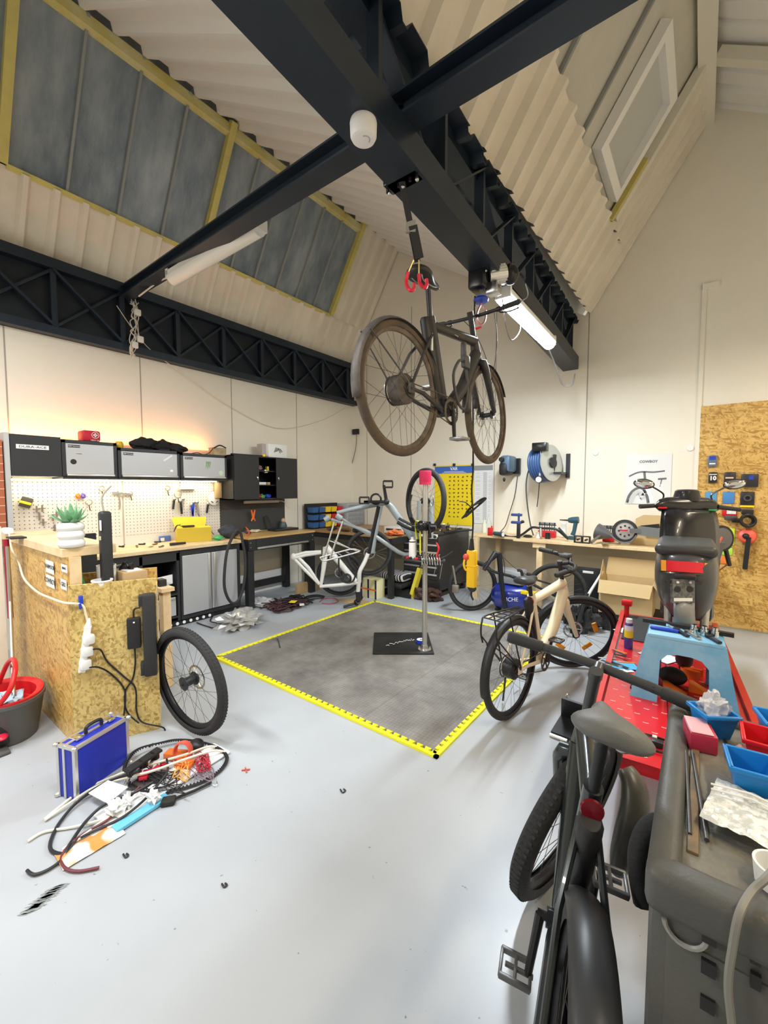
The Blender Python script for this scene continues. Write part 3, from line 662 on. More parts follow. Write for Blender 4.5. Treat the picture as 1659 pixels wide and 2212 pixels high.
MB().beam(FP(.01, .5, -.38), FP(FW, .5, -.38), .02, 1.0).build('back_panel', OSBX, t, smooth=False)
MB().beam(FP(FW - .011, .45, -.012), FP(FW - .011, .45, -.37), .02, .9).build('end_panel', PINE, t, smooth=False)
MB().beam(FP(.02, .82, -.19), FP(FW - .02, .82, -.19), .34, .018).build('shelf', PLY, t, smooth=False)
# pine trestle behind
q = G(362, 1480, 0)
t = thing('wooden_post', 'pale pine post and bracket rising behind the strand board box unit', 'post', (q.x, q.y, 0))
pt = at(355, 1260, 2, .95); z_ = WX(358, 1262, q.x).z
MB().box((q.x - .035, q.y - .03, 0), (q.x + .035, q.y + .03, z_ - .05)).build('post', PINE, t, smooth=False)
MB().box((q.x - .13, q.y - .05, z_ - .05), (q.x + .06, q.y + .05, z_ - .02)).build('ledge', PINE, t, smooth=False)
o = MB().bbox((q.x - .10, q.y - .03, z_ - .02), (q.x - .02, q.y + .03, z_ + .035), .006).build('level', BLACK); tag(o, 'black and yellow small level lying on the pine ledge', 'spirit level')
MB().box((q.x - .09, q.y - .032, z_ - .01), (q.x - .05, q.y - .0305, z_ + .025)).build('yellow_panel', YEL, o, smooth=False)

# wall-side cabinets (lower run)
CXF = -4.68
DK = mat('charcoal_steel', (.035, .037, .04), .42, .2); SILV = mat('silver_door', (.52, .53, .54), .38, .25)
t = thing('base_cabinet', 'charcoal base cabinet with silver drawers and open bay below the pegboard', 'cabinet', (-5, 1.7, 0))
MB().box((XL + .01, 1.0, .06), (CXF - .02, 1.9, .10)).box((XL + .01, 1.0, .84), (CXF, 2.32, .868)).box((XL + .01, 1.9, .06), (CXF, 1.93, .84)).box((XL + .01, 2.29, .06), (CXF, 2.32, .84)).box((XL + .01, 1.0, .06), (XL + .03, 2.3, .84)).box((XL + .01, 1.93, .10), (CXF, 2.29, .12)).box((XL + .01, 1.93, .36), (CXF, 2.29, .38)).box((CXF - .02, 1.0, .75), (CXF, 2.32, .84)).build('body', DK, t, smooth=False)
for z0, z1 in ((.55, .73), (.34, .53), (.12, .32)):
    d = MB().bbox((CXF - .02, 1.35, z0), (CXF + .004, 1.88, z1), .004).build('drawer', SILV, t, smooth=False)
    MB().bbox((CXF, 1.36, z1 - .03), (CXF + .025, 1.87, z1 - .008), .004).build('drawer_handle', ALU, d)
d = MB().bbox((CXF - .02, 1.95, .13), (CXF + .004, 2.27, .34), .004).build('drawer', SILV, t, smooth=False); MB().bbox((CXF, 1.96, .315), (CXF + .02, 2.26, .335), .003).build('drawer_handle', ALU, d)
cam_axis_text('HBM Germany', .025, ALU, (CXF + .002, 1.68, .79), (0, 1, 0), (0, 0, 1), t)
t = thing('base_cabinet', 'charcoal base cabinet with two tall silver doors beside the black workbench', 'cabinet', (-5, 2.7, 0))
MB().box((XL + .01, 2.33, .06), (CXF - .022, 3.1, .868)).box((CXF - .022, 2.33, .80), (CXF, 3.1, .868)).box((CXF - .022, 2.33, .06), (CXF, 3.1, .10)).box((CXF - .022, 2.33, .1), (CXF, 2.35, .8)).box((CXF - .022, 3.06, .1), (CXF, 3.1, .8)).build('body', DK, t, smooth=False)
for y0, y1, hy in ((2.355, 2.70, 2.66), (2.71, 3.055, 2.73)):
    d = MB().bbox((CXF - .02, y0, .11), (CXF + .006, y1, .795), .004).build('door', SILV, t, smooth=False)
    MB().bbox((CXF + .004, hy - .0, .12), (CXF + .025, hy + .025, .785), .004).build('door_handle', ALU, d)
o = MB().bbox((XL + .01, 1.0, .868), (CXF + .03, 3.13, .905), .003).build('worktop', PINE, smooth=False); tag(o, 'long pale wooden worktop running under the perforated panels', 'worktop')
o = MB().box((XL + .1, 1.1, 0), (CXF - .03, 3.1, .058)).build('plinth', BLACK, smooth=False); tag(o, 'black plinth under the charcoal base cabinets', 'plinth')
# power strip on floor
o = MB().box((CXF - .01, 1.98, .015), (CXF + .01, 2.72, .05)).build('socket_strip', BLACK); tag(o, 'long black socket strip with white outlets under the silver doors', 'power strip')
for i in range(9): MB().lathe([(0, 0), (.018, 0), (.018, .004), (0, .004)], (CXF + .01, 2.04 + i * .078, .034), (1, 0, .2), 12).build('outlet', WHITE, o)
# white container and paper in the open bay
o = MB().tray((CXF - .18, 2.1, .382), .22, .28, .14, .005, .02).build('tub', WHITE); tag(o, 'white plastic tub in the open bay of the charcoal cabinet', 'tub')
o = MB().add(*(lambda vs: (vs, [(0, 1, 2, 3), (2, 3, 4, 5)]))([V((CXF - .12, 1.98, .53)), V((CXF - .12, 2.2, .53)), V((CXF + .0, 2.24, .50)), V((CXF + .0, 1.99, .46)), V((CXF + .05, 2.0, .60)), V((CXF - .02, 2.25, .60))])).build('paper_sheet', PAPER, smooth=False); tag(o, 'crumpled white paper sheet poking out of the white tub', 'paper')
o = MB().ell((CXF - .12, 2.1, .17), (.09, .12, .05), jit=.4).build('rag', mat('beige_rag', (.55, .48, .36), .9)); tag(o, 'beige rag bundle lying in the lower bay of the cabinet', 'rag')

# upper cabinets
UX = -4.96
t = thing('wall_cabinet', 'dark corner wall cabinet with blank side panel and script sticker', 'cabinet', (-5.1, 1.1, 1.66))
z0u, z1u = 1.68, 2.06
MB().box((XL + .005, .97, z0u), (UX, 1.345, z1u)).build('body', DK, t, smooth=False)
MB().box((XL, .93, .92), (UX - .0, .965, 2.07)).build('end_post', mat('grey_edge', (.5, .5, .48), .5), t, smooth=False)
st = MB().box((UX, 1.01, 1.93), (UX + .002, 1.25, 1.97)).build('sticker', WHITE, t, smooth=False); cam_axis_text('DURA-ACE', .02, BLACK, (UX + .003, 1.13, 1.95), (0, 1, 0), (0, 0, 1), t, wscale=1.5)
def wallcab(label, y0, y1, zt, brand='HBM Germany'):
    t = thing('wall_cabinet', label, 'cabinet', (-5.1, (y0 + y1) / 2, z0u), group=None)
    MB().box((XL + .005, y0, z0u - .02), (UX - .012, y1, zt)).box((UX - .012, y0, zt - .03), (UX, y1, zt)).box((UX - .012, y0, z0u - .02), (UX, y1, z0u + .005)).box((UX - .012, y0, z0u), (UX, y0 + .03, zt)).box((UX - .012, y1 - .03, z0u), (UX, y1, zt)).build('body', DK, t, smooth=False)
    d = MB().bbox((UX - .01, y0 + .032, z0u + .03), (UX + .006, y1 - .032, zt - .035), .003).build('flap_door', SILV, t, smooth=False)
    MB().bbox((UX, y0 + .03, z0u + .008), (UX + .025, y1 - .03, z0u + .03), .006).build('door_handle', ALU, d)
    b_ = MB().box((UX + .006, y0 + .05, zt - .075), (UX + .0085, y0 + .15, zt - .05)).build('badge', BLACK, d, smooth=False)
    cam_axis_text(brand, .012, WHITE, (UX + .009, y0 + .10, zt - .0625), (0, 1, 0), (0, 0, 1), d)
    return t, d
w1, d1 = wallcab('silver flap wall cabinet below the red first aid case', 1.35, 1.83, 2.045)
MB().lathe([(0, 0), (.026, 0), (.026, .0015), (0, .002)], (UX + .006, 1.44, 1.83), (1, 0, 0), 20).build('round_sticker', BLKM, d1); cam_axis_text('COWBOY', .008, BLACK, (UX + .007, 1.49, 1.91), (0, 1, 0), (0, 0, 1), d1)
w2, d2 = wallcab('silver flap wall cabinet with slanted white sticker at its corner', 1.84, 2.50, 2.0)
MB().box((UX + .006, 2.30, 1.905), (UX + .008, 2.42, 1.925), M.Rotation(R(35), 3, 'X')).build('sticker', WHITE, d2, smooth=False); MB().lathe([(0, 0), (.022, 0), (0, .002)], (UX + .007, 2.4, 1.76), (1, 0, 0), 8).build('round_sticker', ALU, d2)
w3, d3 = wallcab('silver flap wall cabinet bearing a green claw mark sticker', 2.51, 3.12, 1.99)
for i in range(3): MB().prism([(0, 0), (.012, 0), (.016, -.02), (.004, -.07), (.002, -.1), (-.004, -.07), (.002, -.03)], lambda u, v, h, i=i: V((UX + .0065 + h, 2.83 + u * 1.1 + i * .022, 1.90 + v * (1 - .12 * abs(i - 1)))), 0, .001).build('claw_mark', mat('leaf_green', (.18, .36, .10), .5), d3, smooth=False)
MB().lathe([(0, 0), (.03, 0), (0, .002)], (UX + .007, 3.03, 1.76), (1, 0, 0), 16).build('round_sticker', mat('pale_green', (.6, .75, .5), .5), d3)
# LED strips under and on top of the cabinets
LEDM = mat('led_warm', (1, .9, .7), .4, emit=(1, .88, .62), es=9)
o = MB().bbox((-5.19, 1.0, z0u - .035), (-5.17, 3.1, z0u - .022), .004).build('led_strip', LEDM); tag(o, 'glowing warm white light strip under the silver wall cabinets', 'light strip')
area('under_cabinet_light', (-5.12, 2.05, z0u - .03), .06, 2.1, 6, (1, .86, .62), (-.35, 0, -1))
o = MB().bbox((-5.24, 1.0, 2.07), (-5.22, 3.1, 2.08), .003).build('led_strip', mat('led_orange', (1, .4, .15), .4, emit=(1, .34, .08), es=4)); tag(o, 'orange light strip lying on top of the wall cabinets against the wall', 'light strip')
area('orange_strip_light', (-5.2, 2.0, 2.09), .04, 2.0, 5.5, (1, .36, .10), (-.8, 0, 1))
# perforated panels
pm = bpy.data.materials.new('perforated_panel'); pm.use_nodes = True; nt = pm.node_tree; b = nt.nodes['Principled BSDF']; b.inputs['Roughness'].default_value = .45; N = nt.nodes.new; L = nt.links.new
tc = N('ShaderNodeTexCoord'); sp = N('ShaderNodeSeparateXYZ'); L(tc.outputs['Object'], sp.inputs[0]); ds = []
for k in (1, 2):
    a = N('ShaderNodeMath'); a.operation = 'PINGPONG'; a.inputs[1].default_value = .019; L(sp.outputs[k], a.inputs[0]); p2 = N('ShaderNodeMath'); p2.operation = 'POWER'; p2.inputs[1].default_value = 2; L(a.outputs[0], p2.inputs[0]); ds.append(p2)
ad = N('ShaderNodeMath'); L(ds[0].outputs[0], ad.inputs[0]); L(ds[1].outputs[0], ad.inputs[1]); lt = N('ShaderNodeMath'); lt.operation = 'LESS_THAN'; lt.inputs[1].default_value = .005 ** 2; L(ad.outputs[0], lt.inputs[0])
mx = N('ShaderNodeMix'); mx.data_type = 'RGBA'; mx.inputs[6].default_value = (.72, .68, .62, 1); mx.inputs[7].default_value = (.10, .09, .08, 1); L(lt.outputs[0], mx.inputs[0]); L(mx.outputs[2], b.inputs['Base Color'])
for (y0, y1, lab) in ((1.0, 1.98, 'white perforated tool panel behind the succulent'), (2.0, 2.58, 'white perforated tool panel with caliper hanging in the middle'), (2.66, 3.2, 'white perforated tool panel crowded with cutters and cables')):
    o = MB().box((XL + .005, y0, 1.02 if y0 < 2.6 else .95), (XL + .02, y1, 1.655)).build('pegboard', pm, smooth=False); tag(o, lab, 'pegboard')
    MB().box((XL + .004, y0, .905), (XL + .018, y1, 1.02 if y0 < 2.6 else .95)).build('lower_edge', mat('panel_white', (.72, .69, .63), .45), o, smooth=False)

# black double-door wall cabinet and backboard
y0, y1 = 3.2, 4.3
t = thing('wall_cabinet', 'black metal wall cabinet with sliding doors open in the middle', 'cabinet', (-5.1, 3.75, 1.4))
BK = mat('black_powder_coat', (.032, .033, .035), .4, .2)
zb, zt = 1.405, 2.01
MB().box((XL, y0, zb), (XL + .02, y1, zt)).box((XL, y0, zb), (-4.95, y1, zb + .015)).box((XL, y0, zt - .015), (-4.95, y1, zt)).box((XL, y0, zb), (-4.95, y0 + .015, zt)).box((XL, y1 - .015, zb), (-4.95, y1, zt)).build('body', BK, t, smooth=False)
for zz in (1.60, 1.80): MB().box((XL + .02, y0 + .015, zz), (-4.98, y1 - .015, zz + .012)).build('shelf', BK, t, smooth=False)
for (a, b_, hx) in ((3.21, 3.60, 3.57), (3.90, 4.29, 3.93)):
    d = MB().bbox((-4.95, a, zb + .005), (-4.93, b_, zt - .005), .003).build('door', BK, t, smooth=False); MB().lathe([(0, 0), (.012, 0), (.012, .01), (0, .014)], (-4.93, hx, 1.71), (1, 0, 0), 14).bbox((-4.925, hx - .004, 1.68), (-4.915, hx + .004, 1.71), .002).build('lock', CHROME, d)
for (nm, lab, c_, a, b_, m_) in (('parts_box', 'long pale box on the middle shelf of the black cabinet', 'box', (-5.2, 3.61, 1.612), (-5.0, 3.77, 1.65), PAPER), ('parts_box', 'small tan box on the middle shelf of the black cabinet', 'box', (-5.2, 3.79, 1.612), (-5.0, 3.84, 1.65), CARD), ('bottle', 'small yellow bottle on the top shelf of the black cabinet', 'bottle', (-5.1, 3.83, 1.812), (-5.05, 3.86, 1.88), YEL)):
    tag(MB().bbox(a, b_, .004).build(nm, m_), lab, c_)
for i, (yy, m_, lab) in enumerate(((3.64, RED, 'red'), (3.70, GRN, 'green'), (3.80, BLUE, 'blue'))):
    tag(MB().ell((-5.02, yy, 1.445), (.05, .05, .03), jit=.5, seed=i * 5).build('cloth', m_), lab + ' cloth bundle on the bottom of the black cabinet', 'cloth')
tag(MB().ell((-5.05, 3.68, 1.85), (.05, .05, .035), jit=.6, seed=3).build('wire_coil', mat('pinkish_wire', (.3, .16, .18), .6)), 'tangled reddish wires on the top shelf of the black cabinet', 'wires')
tag(MB().bbox((-5.04, 3.74, 1.78), (-4.99, 3.80, 1.83), .01).build('roll', ALU), 'silver roll hanging from the top shelf of the black cabinet', 'roll')
o = MB().box((XL + .004, 3.21, .932), (XL + .016, 4.33, 1.40)).build('backboard', mat('dark_board', (.055, .057, .058), .5), smooth=False); tag(o, 'dark perforated backboard behind the black workbench', 'backboard')
o = MB().bbox((-5.17, 3.50, 1.345), (-5.13, 4.10, 1.385), .006).build('lamp_batten', mat('pinkish_plastic', (.62, .54, .50), .5)); tag(o, 'unlit pale batten lamp fixed below the black wall cabinet', 'lamp'); MB().tube(catm([(-5.15, 4.10, 1.37), (-5.14, 4.2, 1.35), (-5.14, 4.3, 1.24)], 5), .006, 6).build('cord', WHITE, o)
# black workbench with drawer
t = thing('workbench', 'black steel workbench with wooden top and long silver drawer pull', 'workbench', (-4.9, 3.7, 0))
TX = -4.58
MB().bbox((XL + .05, 3.16, .905), (TX, 4.32, .93), .002).build('top', mat('varnished_wood', (.62, .40, .15), .35, noise=(4, (.52, .32, .11), .3, .6)), t, smooth=False)
MB().box((XL + .05, 3.17, .755), (TX - .005, 4.30, .904)).build('apron', BK, t, smooth=False)
MB().bbox((TX - .006, 3.28, .76), (TX + .004, 4.18, .895), .003).build('drawer', BK, t, smooth=False); MB().bbox((TX + .003, 3.29, .77), (TX + .022, 4.17, .795), .004).build('drawer_handle', ALU, t, smooth=False)
for yy in (3.20, 4.27):
    for xx in (TX - .045, XL + .1): MB().box((xx - .04, yy - .045, 0), (xx + .04, yy + .045, .76)).build('leg', BK, t, smooth=False)
MB().box((XL + .1, 3.2, .10), (XL + .13, 4.27, .2)).build('stretcher', BK, t, smooth=False)
for yy in (3.2, 4.27):
    for zz in (.80, .86): MB().lathe([(0, 0), (.007, 0), (0, .004)], (TX - .004, yy, zz), (1, 0, 0), 10).build('bolt', CHROME, t)
o = MB().box((XL + .004, 3.2, .0), (XL + .03, 4.3, .30)).build('skirting_board', WHITE, smooth=False); tag(o, 'white board leaning along the wall below the black workbench', 'board')
# ================================================================ MAT, WORK STAND, UPSIDE-DOWN BIKES, CORNER
mm = bpy.data.materials.new('foam_mat'); mm.use_nodes = True; nt = mm.node_tree; b = nt.nodes['Principled BSDF']; b.inputs['Roughness'].default_value = .75; N = nt.nodes.new; L = nt.links.new
tc = N('ShaderNodeTexCoord'); n1 = N('ShaderNodeTexNoise'); n1.inputs['Scale'].default_value = 2.2; n1.inputs['Detail'].default_value = 10; n1.inputs['Roughness'].default_value = .7
r1 = N('ShaderNodeValToRGB'); e = r1.color_ramp.elements; e[0].position = .3; e[0].color = (.11, .10, .09, 1); e[1].position = .68; e[1].color = (.30, .285, .26, 1)
L(tc.outputs['Object'], n1.inputs['Vector']); L(n1.outputs['Fac'], r1.inputs[0])
ck = N('ShaderNodeTexChecker'); ck.inputs['Scale'].default_value = 55; mp = N('ShaderNodeMapping'); mp.inputs['Rotation'].default_value = (0, 0, .785); L(tc.outputs['Object'], mp.inputs[0]); L(mp.outputs[0], ck.inputs['Vector'])
bp = N('ShaderNodeBump'); bp.inputs['Strength'].default_value = .7; bp.inputs['Distance'].default_value = .003; L(ck.outputs['Fac'], bp.inputs['Height']); L(bp.outputs[0], b.inputs['Normal'])
mx = N('ShaderNodeMix'); mx.data_type = 'RGBA'; mx.blend_type = 'MULTIPLY'; mx.inputs[0].default_value = .22; L(r1.outputs[0], mx.inputs[6]); L(ck.outputs['Color'], mx.inputs[7]); L(mx.outputs[2], b.inputs['Base Color'])
t = thing('foam_mat', 'square of dark grey interlocking floor tiles with a yellow toothed border', 'mat', (-2.35, 3.25, 0))
MX0, MX1, MY0, MY1 = -3.54, -1.165, 2.04, 4.44; bw = .045
nx = 4
for i in range(4):
    for j in range(4):
        sx = (MX1 - MX0 - 2 * bw) / 4; sy = (MY1 - MY0 - 2 * bw) / 4
        MB().box((MX0 + bw + i * sx + .001, MY0 + bw + j * sy + .001, 0), (MX0 + bw + (i + 1) * sx - .001, MY0 + bw + (j + 1) * sy - .001, .013)).build('floor_tile', mm, t, smooth=False)
YM = mat('yellow_foam', (.85, .80, .02), .6)
def border(name, P, d, n_, Lg):
    k = int(round(Lg / .058)); st_ = Lg / k; poly = [(0, 0)]
    top = []
    for i in range(k):
        u = i * st_; top += [(u + st_ * .12, bw * .55), (u + st_ * .30, bw * .55), (u + st_ * .22, bw * 1.15), (u + st_ * .90, bw * 1.15), (u + st_ * .82, bw * .55), (u + st_ * .88, bw * .55)]
    m_ = MB(); m_.prism([(0, 0), (Lg, 0), (Lg, bw * .55), (0, bw * .55)], lambda u, v, h: P + d * u + n_ * v + V((0, 0, h)), 0, .0145)
    for i in range(k):
        u = i * st_; m_.prism([(u + st_ * .3, bw * .5), (u + st_ * .7, bw * .5), (u + st_ * .88, bw * 1.15), (u + st_ * .12, bw * 1.15)], lambda u, v, h: P + d * u + n_ * v + V((0, 0, h)), .0, .0146)
    m_.build(name, YM, t, smooth=False)
border('border_strip', V((MX0, MY0, 0)), V((1, 0, 0)), V((0, 1, 0)), MX1 - MX0)
border('border_strip', V((MX1, MY0, 0)), V((0, 1, 0)), V((-1, 0, 0)), MY1 - MY0)
border('border_strip', V((MX1, MY1, 0)), V((-1, 0, 0)), V((0, -1, 0)), MX1 - MX0)
border('border_strip', V((MX0, MY1, 0)), V((0, -1, 0)), V((1, 0, 0)), MY1 - MY0)

# work stand
Z0 = .0147
c4 = [G(805, 1413, .02), G(938, 1413, .02), G(930, 1367, .02), G(818, 1367, .02)]
bc = sum(c4, V()) / 4; pc = G(917, 1403, .03)
t = thing('repair_stand', 'steel bicycle repair stand with red cup on top and round tool tray', 'repair stand', (pc.x, pc.y, Z0))
rx = (c4[1] - c4[0]).normalized(); ry = V((-rx.y, rx.x, 0)); hw_, hh_ = (c4[1] - c4[0]).length / 2, ((c4[3] - c4[0]).dot(ry)) / 2
BPL = mat('base_plate', (.035, .035, .035), .5, .4, noise=(5, (.02, .02, .02), .4, .6))
rm = M((rx, ry, V((0, 0, 1)))).transposed()
bcc = V((c4[0].x, c4[0].y, 0)) + rx * hw_ + ry * hh_
MB().bbox(bcc - V((hw_, hh_, -Z0)), bcc + V((hw_, hh_, Z0 + .012)), .03 if False else .004, rot=rm, c=bcc).build('base_plate', BPL, t)
sp_ = MB(); random.seed(4)
for i in range(26):
    u = (i - 13) * .011; a = random.uniform(-.025, .025); q = bcc + rx * (u - .02) + ry * (u * .55 + a) + V((0, 0, Z0 + .0135)); sp_.box(q, q + V((.013, .009, .0006)), rot(V((0, 0, 1)), random.uniform(0, 3)))
sp_.build('paint_mark', WHITE, t, smooth=False)
MB().lathe([(0, Z0 + .012), (.065, Z0 + .012), (.065, Z0 + .026), (.034, Z0 + .03), (0.03, Z0 + .06), (0, Z0 + .06)], (pc.x, pc.y, 0), (0, 0, 1), 28).build('flange', STEEL, t)
for i in range(4): a = i * pi / 2 + .6; MB().lathe([(0, 0), (.009, 0), (.009, .012), (.004, .012), (.004, .025), (0, .025)], (pc.x + .052 * cos(a), pc.y + .052 * sin(a), Z0 + .026), (0, 0, 1), 8).build('bolt', STEEL, t)
ztop = WY(916, 1020, pc.y).z
PST = mat('brushed_tube', (.62, .61, .58), .32, .85)
MB().cyl((pc.x, pc.y, Z0 + .03), (pc.x, pc.y, ztop - .03), .0235, .0235, 24).build('post', PST, t)
MB().lathe([(0, 0), (.03, 0), (.03, .05), (0, .05)], (pc.x, pc.y, ztop - .09), (0, 0, 1), 16).build('collar', BLACK, t)
zt_ = WY(916, 1047, pc.y).z
MB().lathe([(0, 0), (.055, 0), (.056, .01), (.053, .02), (.056, .03), (.056, .125), (.05, .13), (.04, .125), (.04, .09), (0, .09)], (pc.x - .004, pc.y, zt_), (.02, 0, 1), 32).build('red_cup', mat('red_foam', (.62, .02, .09), .55), t)
zc = WY(916, 1137, pc.y).z
cl = MB().bbox((pc.x - .045, pc.y - .045, zc - .04), (pc.x + .045, pc.y + .045, zc + .05), .02); cl.cyl((pc.x - .11, pc.y - .06, zc), (pc.x + .10, pc.y + .03, zc), .026, .03, 14); cl.ell((pc.x + .0, pc.y - .07, zc + .01), (.05, .035, .05)); cl.tube([(pc.x + .05, pc.y - .02, zc + .02), (pc.x + .07, pc.y - .02, zc - .1)], .012, 8); cl.build('clamp', BLKG, t)
ztr = WY(925, 1208, pc.y).z
tr_ = MB().tube(catm([(pc.x - .20, pc.y - .06, ztr), (pc.x - .12, pc.y - .15, ztr), (pc.x + .1, pc.y - .14, ztr), (pc.x + .2, pc.y - .02, ztr), (pc.x + .12, pc.y + .08, ztr), (pc.x - .14, pc.y + .07, ztr)], 5, True), .012, 8, closed=True)
tr_.lathe([(0, -.01), (.12, -.012), (.125, -.005), (0, -.004)], (pc.x, pc.y - .03, ztr), (0, 0, 1), 24); tr_.bbox((pc.x - .19, pc.y - .12, ztr - .012), (pc.x + .18, pc.y + .04, ztr - .002), .004); tr_.build('tool_tray', BLKM, t)
# hex keys and tools held round the tray
random.seed(7)
for i in range(8):
    x = pc.x + .03 + i * .021; z = ztr + .03; y = pc.y - .15 + i * .01
    o = MB().tube(catm([(x, y + .05, z + .05 - .003 * i), (x + .015, y, z + .03), (x + .04, y - .02, z), (x + .045, y - .02, z - .05)], 4), .0042, 6).build('hex_key', CHROME); tag(o, 'chrome hex key with bent end in the row on the stand tray', 'hex key', 'hex keys fanned on the tool tray')
for i, (dx, ln) in enumerate(((.02, .13), (.05, .16), (.08, .11), (.17, .12), (.23, .15))):
    o = MB().cyl((pc.x + dx, pc.y - .08, ztr - .01), (pc.x + dx - .025, pc.y - .08, ztr - ln), .003, .003, 6).build('screwdriver_shaft', STEEL); tag(o, 'thin steel tool shaft pointing down through the stand tray', 'tool', 'tool shafts below the tray')
for i in range(6):
    o = MB().bbox((pc.x - .12 + i * .035, pc.y - .15, ztr + .0), (pc.x - .10 + i * .035, pc.y - .12, ztr + .03), .006).build('bit_holder', (RED, BLACK, STEEL)[i % 3]); tag(o, 'small %s tool end lying on the stand tray beside the white can' % ('red', 'black', 'steel')[i % 3], 'tool', 'small tools on the stand tray')
o = MB().tube(catm([(pc.x + .20, pc.y - .09, ztr + .02), (pc.x + .17, pc.y - .08, ztr + .05), (pc.x + .18, pc.y - .06, ztr + .12), (pc.x + .15, pc.y - .05, ztr + .17)], 4), .008, 8).build('cutter', RED); tag(o, 'red handled cutter upright at the right of the stand tray', 'cutter')
o = MB().tube([(pc.x + .18, pc.y - .06, ztr + .02), (pc.x + .25, pc.y - .03, ztr + .06), (pc.x + .30, pc.y - .02, ztr + .10)], .007, 8).build('plier', BLKM); tag(o, 'black pliers at the far right of the stand tray', 'pliers')
o = MB().lathe([(0, 0), (.032, 0), (.032, .165), (.028, .175), (.012, .185), (.012, .205), (0, .205)], (pc.x - .085, pc.y - .09, ztr + .003), (0, 0, 1), 24).build('spray_can', WHITE); tag(o, 'white spray can standing on the round tray of the stand', 'spray can'); MB().lathe([(.0325, .158), (.033, .165), (.0325, .168)], (pc.x - .085, pc.y - .09, ztr + .003), (0, 0, 1), 24).build('cap_ring', BLACK, o)
o = MB().tube(catm([(pc.x - .055, pc.y - .06, ztr + .19), (pc.x - .07, pc.y - .06, ztr + .33), (pc.x - .04, pc.y - .06, ztr + .36), (pc.x - .02, pc.y - .06, ztr + .30), (pc.x - .015, pc.y - .06, ztr + .05)], 6), .013, 8, flat=.3).build('yellow_strap', mat('neon_yellow', (.85, .85, .02), .5)); tag(o, 'bright yellow strap looped over the clamp of the stand', 'strap')
o = MB().lathe([(.03, 0), (.045, 0), (.045, .032), (.03, .032), (.03, 0)], G(909, 1388, .03) + V((0, 0, 0)), (0, 0, 1), 28).build('tape_roll', BLUE); tag(o, 'roll of blue tape with white label lying on the stand base plate', 'tape')
MB().lathe([(.012, .0325), (.04, .0325)], G(909, 1388, .03), (0, 0, 1), 24).build('label_ring', WHITE, o)

# grey bicycle clamped upside down
GREYF = mat('sage_grey_frame', (.30, .34, .35), .3, coat=.3); D1 = 4.22
t = thing('electric_bicycle', 'sage grey electric bicycle clamped upside down in the repair stand', 'electric_bicycle'.replace('_', ' '), PD(832, 1120, D1))
def Q(x, y, D=D1): return PD(x, y, D)
n_ = _f
drop = Q(712, 1115); bb = Q(834, 1085); hd = Q(890, 1197, 4.15); hd2 = Q(893, 1160, 4.13); crn = Q(922, 1150, 4.12); fhub = Q(931, 1082, 4.12)
MB().tube([bb, Q(760, 1100), Q(728, 1108)], [.026, .02, .018], 10, flat=1.1).build('chainstay', GREYF, t)
MB().tube(catm([Q(716, 1122), Q(760, 1136), Q(800, 1152), Q(845, 1182), Q(862, 1193), Q(876, 1198), hd], 4), [.016] * 6 + [.021] * 19, 10).build('top_tube', GREYF, t)
MB().tube([Q(726, 1113), Q(760, 1134), Q(800, 1156)], .014, 8).build('seatstay', GREYF, t)
MB().tube([Q(822, 1092), Q(812, 1140), Q(804, 1195)], [.034, .034, .03], 12, flat=.7).build('seat_tube', GREYF, t)
MB().tube([Q(818, 1094, 4.2), Q(806, 1150, 4.2), Q(797, 1196, 4.2)], [.02, .02, .018], 10).build('battery', BLKG, t)
MB().tube([bb, Q(845, 1095), Q(868, 1128), Q(893, 1165), hd2], [.03, .036, .036, .034, .03], 12).build('down_tube', GREYF, t)
MB().tube([Q(895, 1200, 4.15), Q(895, 1140, 4.13)], .025, 12).build('head_tube', GREYF, t)
MB().lathe([(0, 0), (.038, 0), (.038, .02), (0, .03)], Q(889, 1197, 4.08), _r * -1, 18).build('rear_light', RED, t)
o = MB(); 
for a, b_ in (((712, 1117), (702, 1124)), ((727, 1113), (738, 1121))): o.tube([Q(*a), Q(*b_)], .03, 10)
o.build('dropout', GREYF, t)
ft_ = M.Identity(4)
whn = (_r * .86 + _f * .50).normalized()  # wheel axis
whz = V((0, 0, 1)); whx = whn.cross(whz).normalized(); whz = whx.cross(whn)
WT = world_of(t).inverted() @ M(((whx.x, whn.x, whz.x, 0), (whx.y, whn.y, whz.y, 0), (whx.z, whn.z, whz.z, 0), (0, 0, 0, 1)))
WT.translation = world_of(t).inverted() @ Q(918, 1082, 4.16)
wheel(t, WT, 'front_wheel', .33, .026, disc=1, spokes='one')
wc = Q(918, 1082, 4.16)
for s, fat in ((1, .026), (-1, .02)):
    MB().tube([wc + whn * s * .07, wc + whn * s * .075 - V((0, 0, .2)), wc + whn * s * .07 - V((0, 0, .38))], [.02, fat, fat + .004], 10).build('fork_leg', GREYF, t)
MB().tube([wc + whn * .07 - V((0, 0, .38)), wc - whn * .07 - V((0, 0, .38))], .02, 8).build('fork_crown', BLACK, t)
MB().tube([wc - V((0, 0, .38)), Q(905, 1190, 4.15)], .02, 8).build('stem', BLACK, t)
MB().tube(catm([Q(858, 1128, 4.0), Q(880, 1140, 4.0), Q(905, 1148, 4.05), Q(940, 1160, 4.3)], 4), .016, 8).build('handlebar', BLACK, t)
MB().tube(catm([Q(862, 1120, 4.1), Q(885, 1132, 4.05), Q(903, 1140, 4.02)], 4), .013, 8).build('brake_lever', BLACK, t)
MB().lathe([(.05, -.01), (.06, 0), (.05, .01), (.04, .01), (.04, -.01), (.05, -.01)], Q(812, 1078, 4.16), n_, 24).build('chainring', BLACK, t)
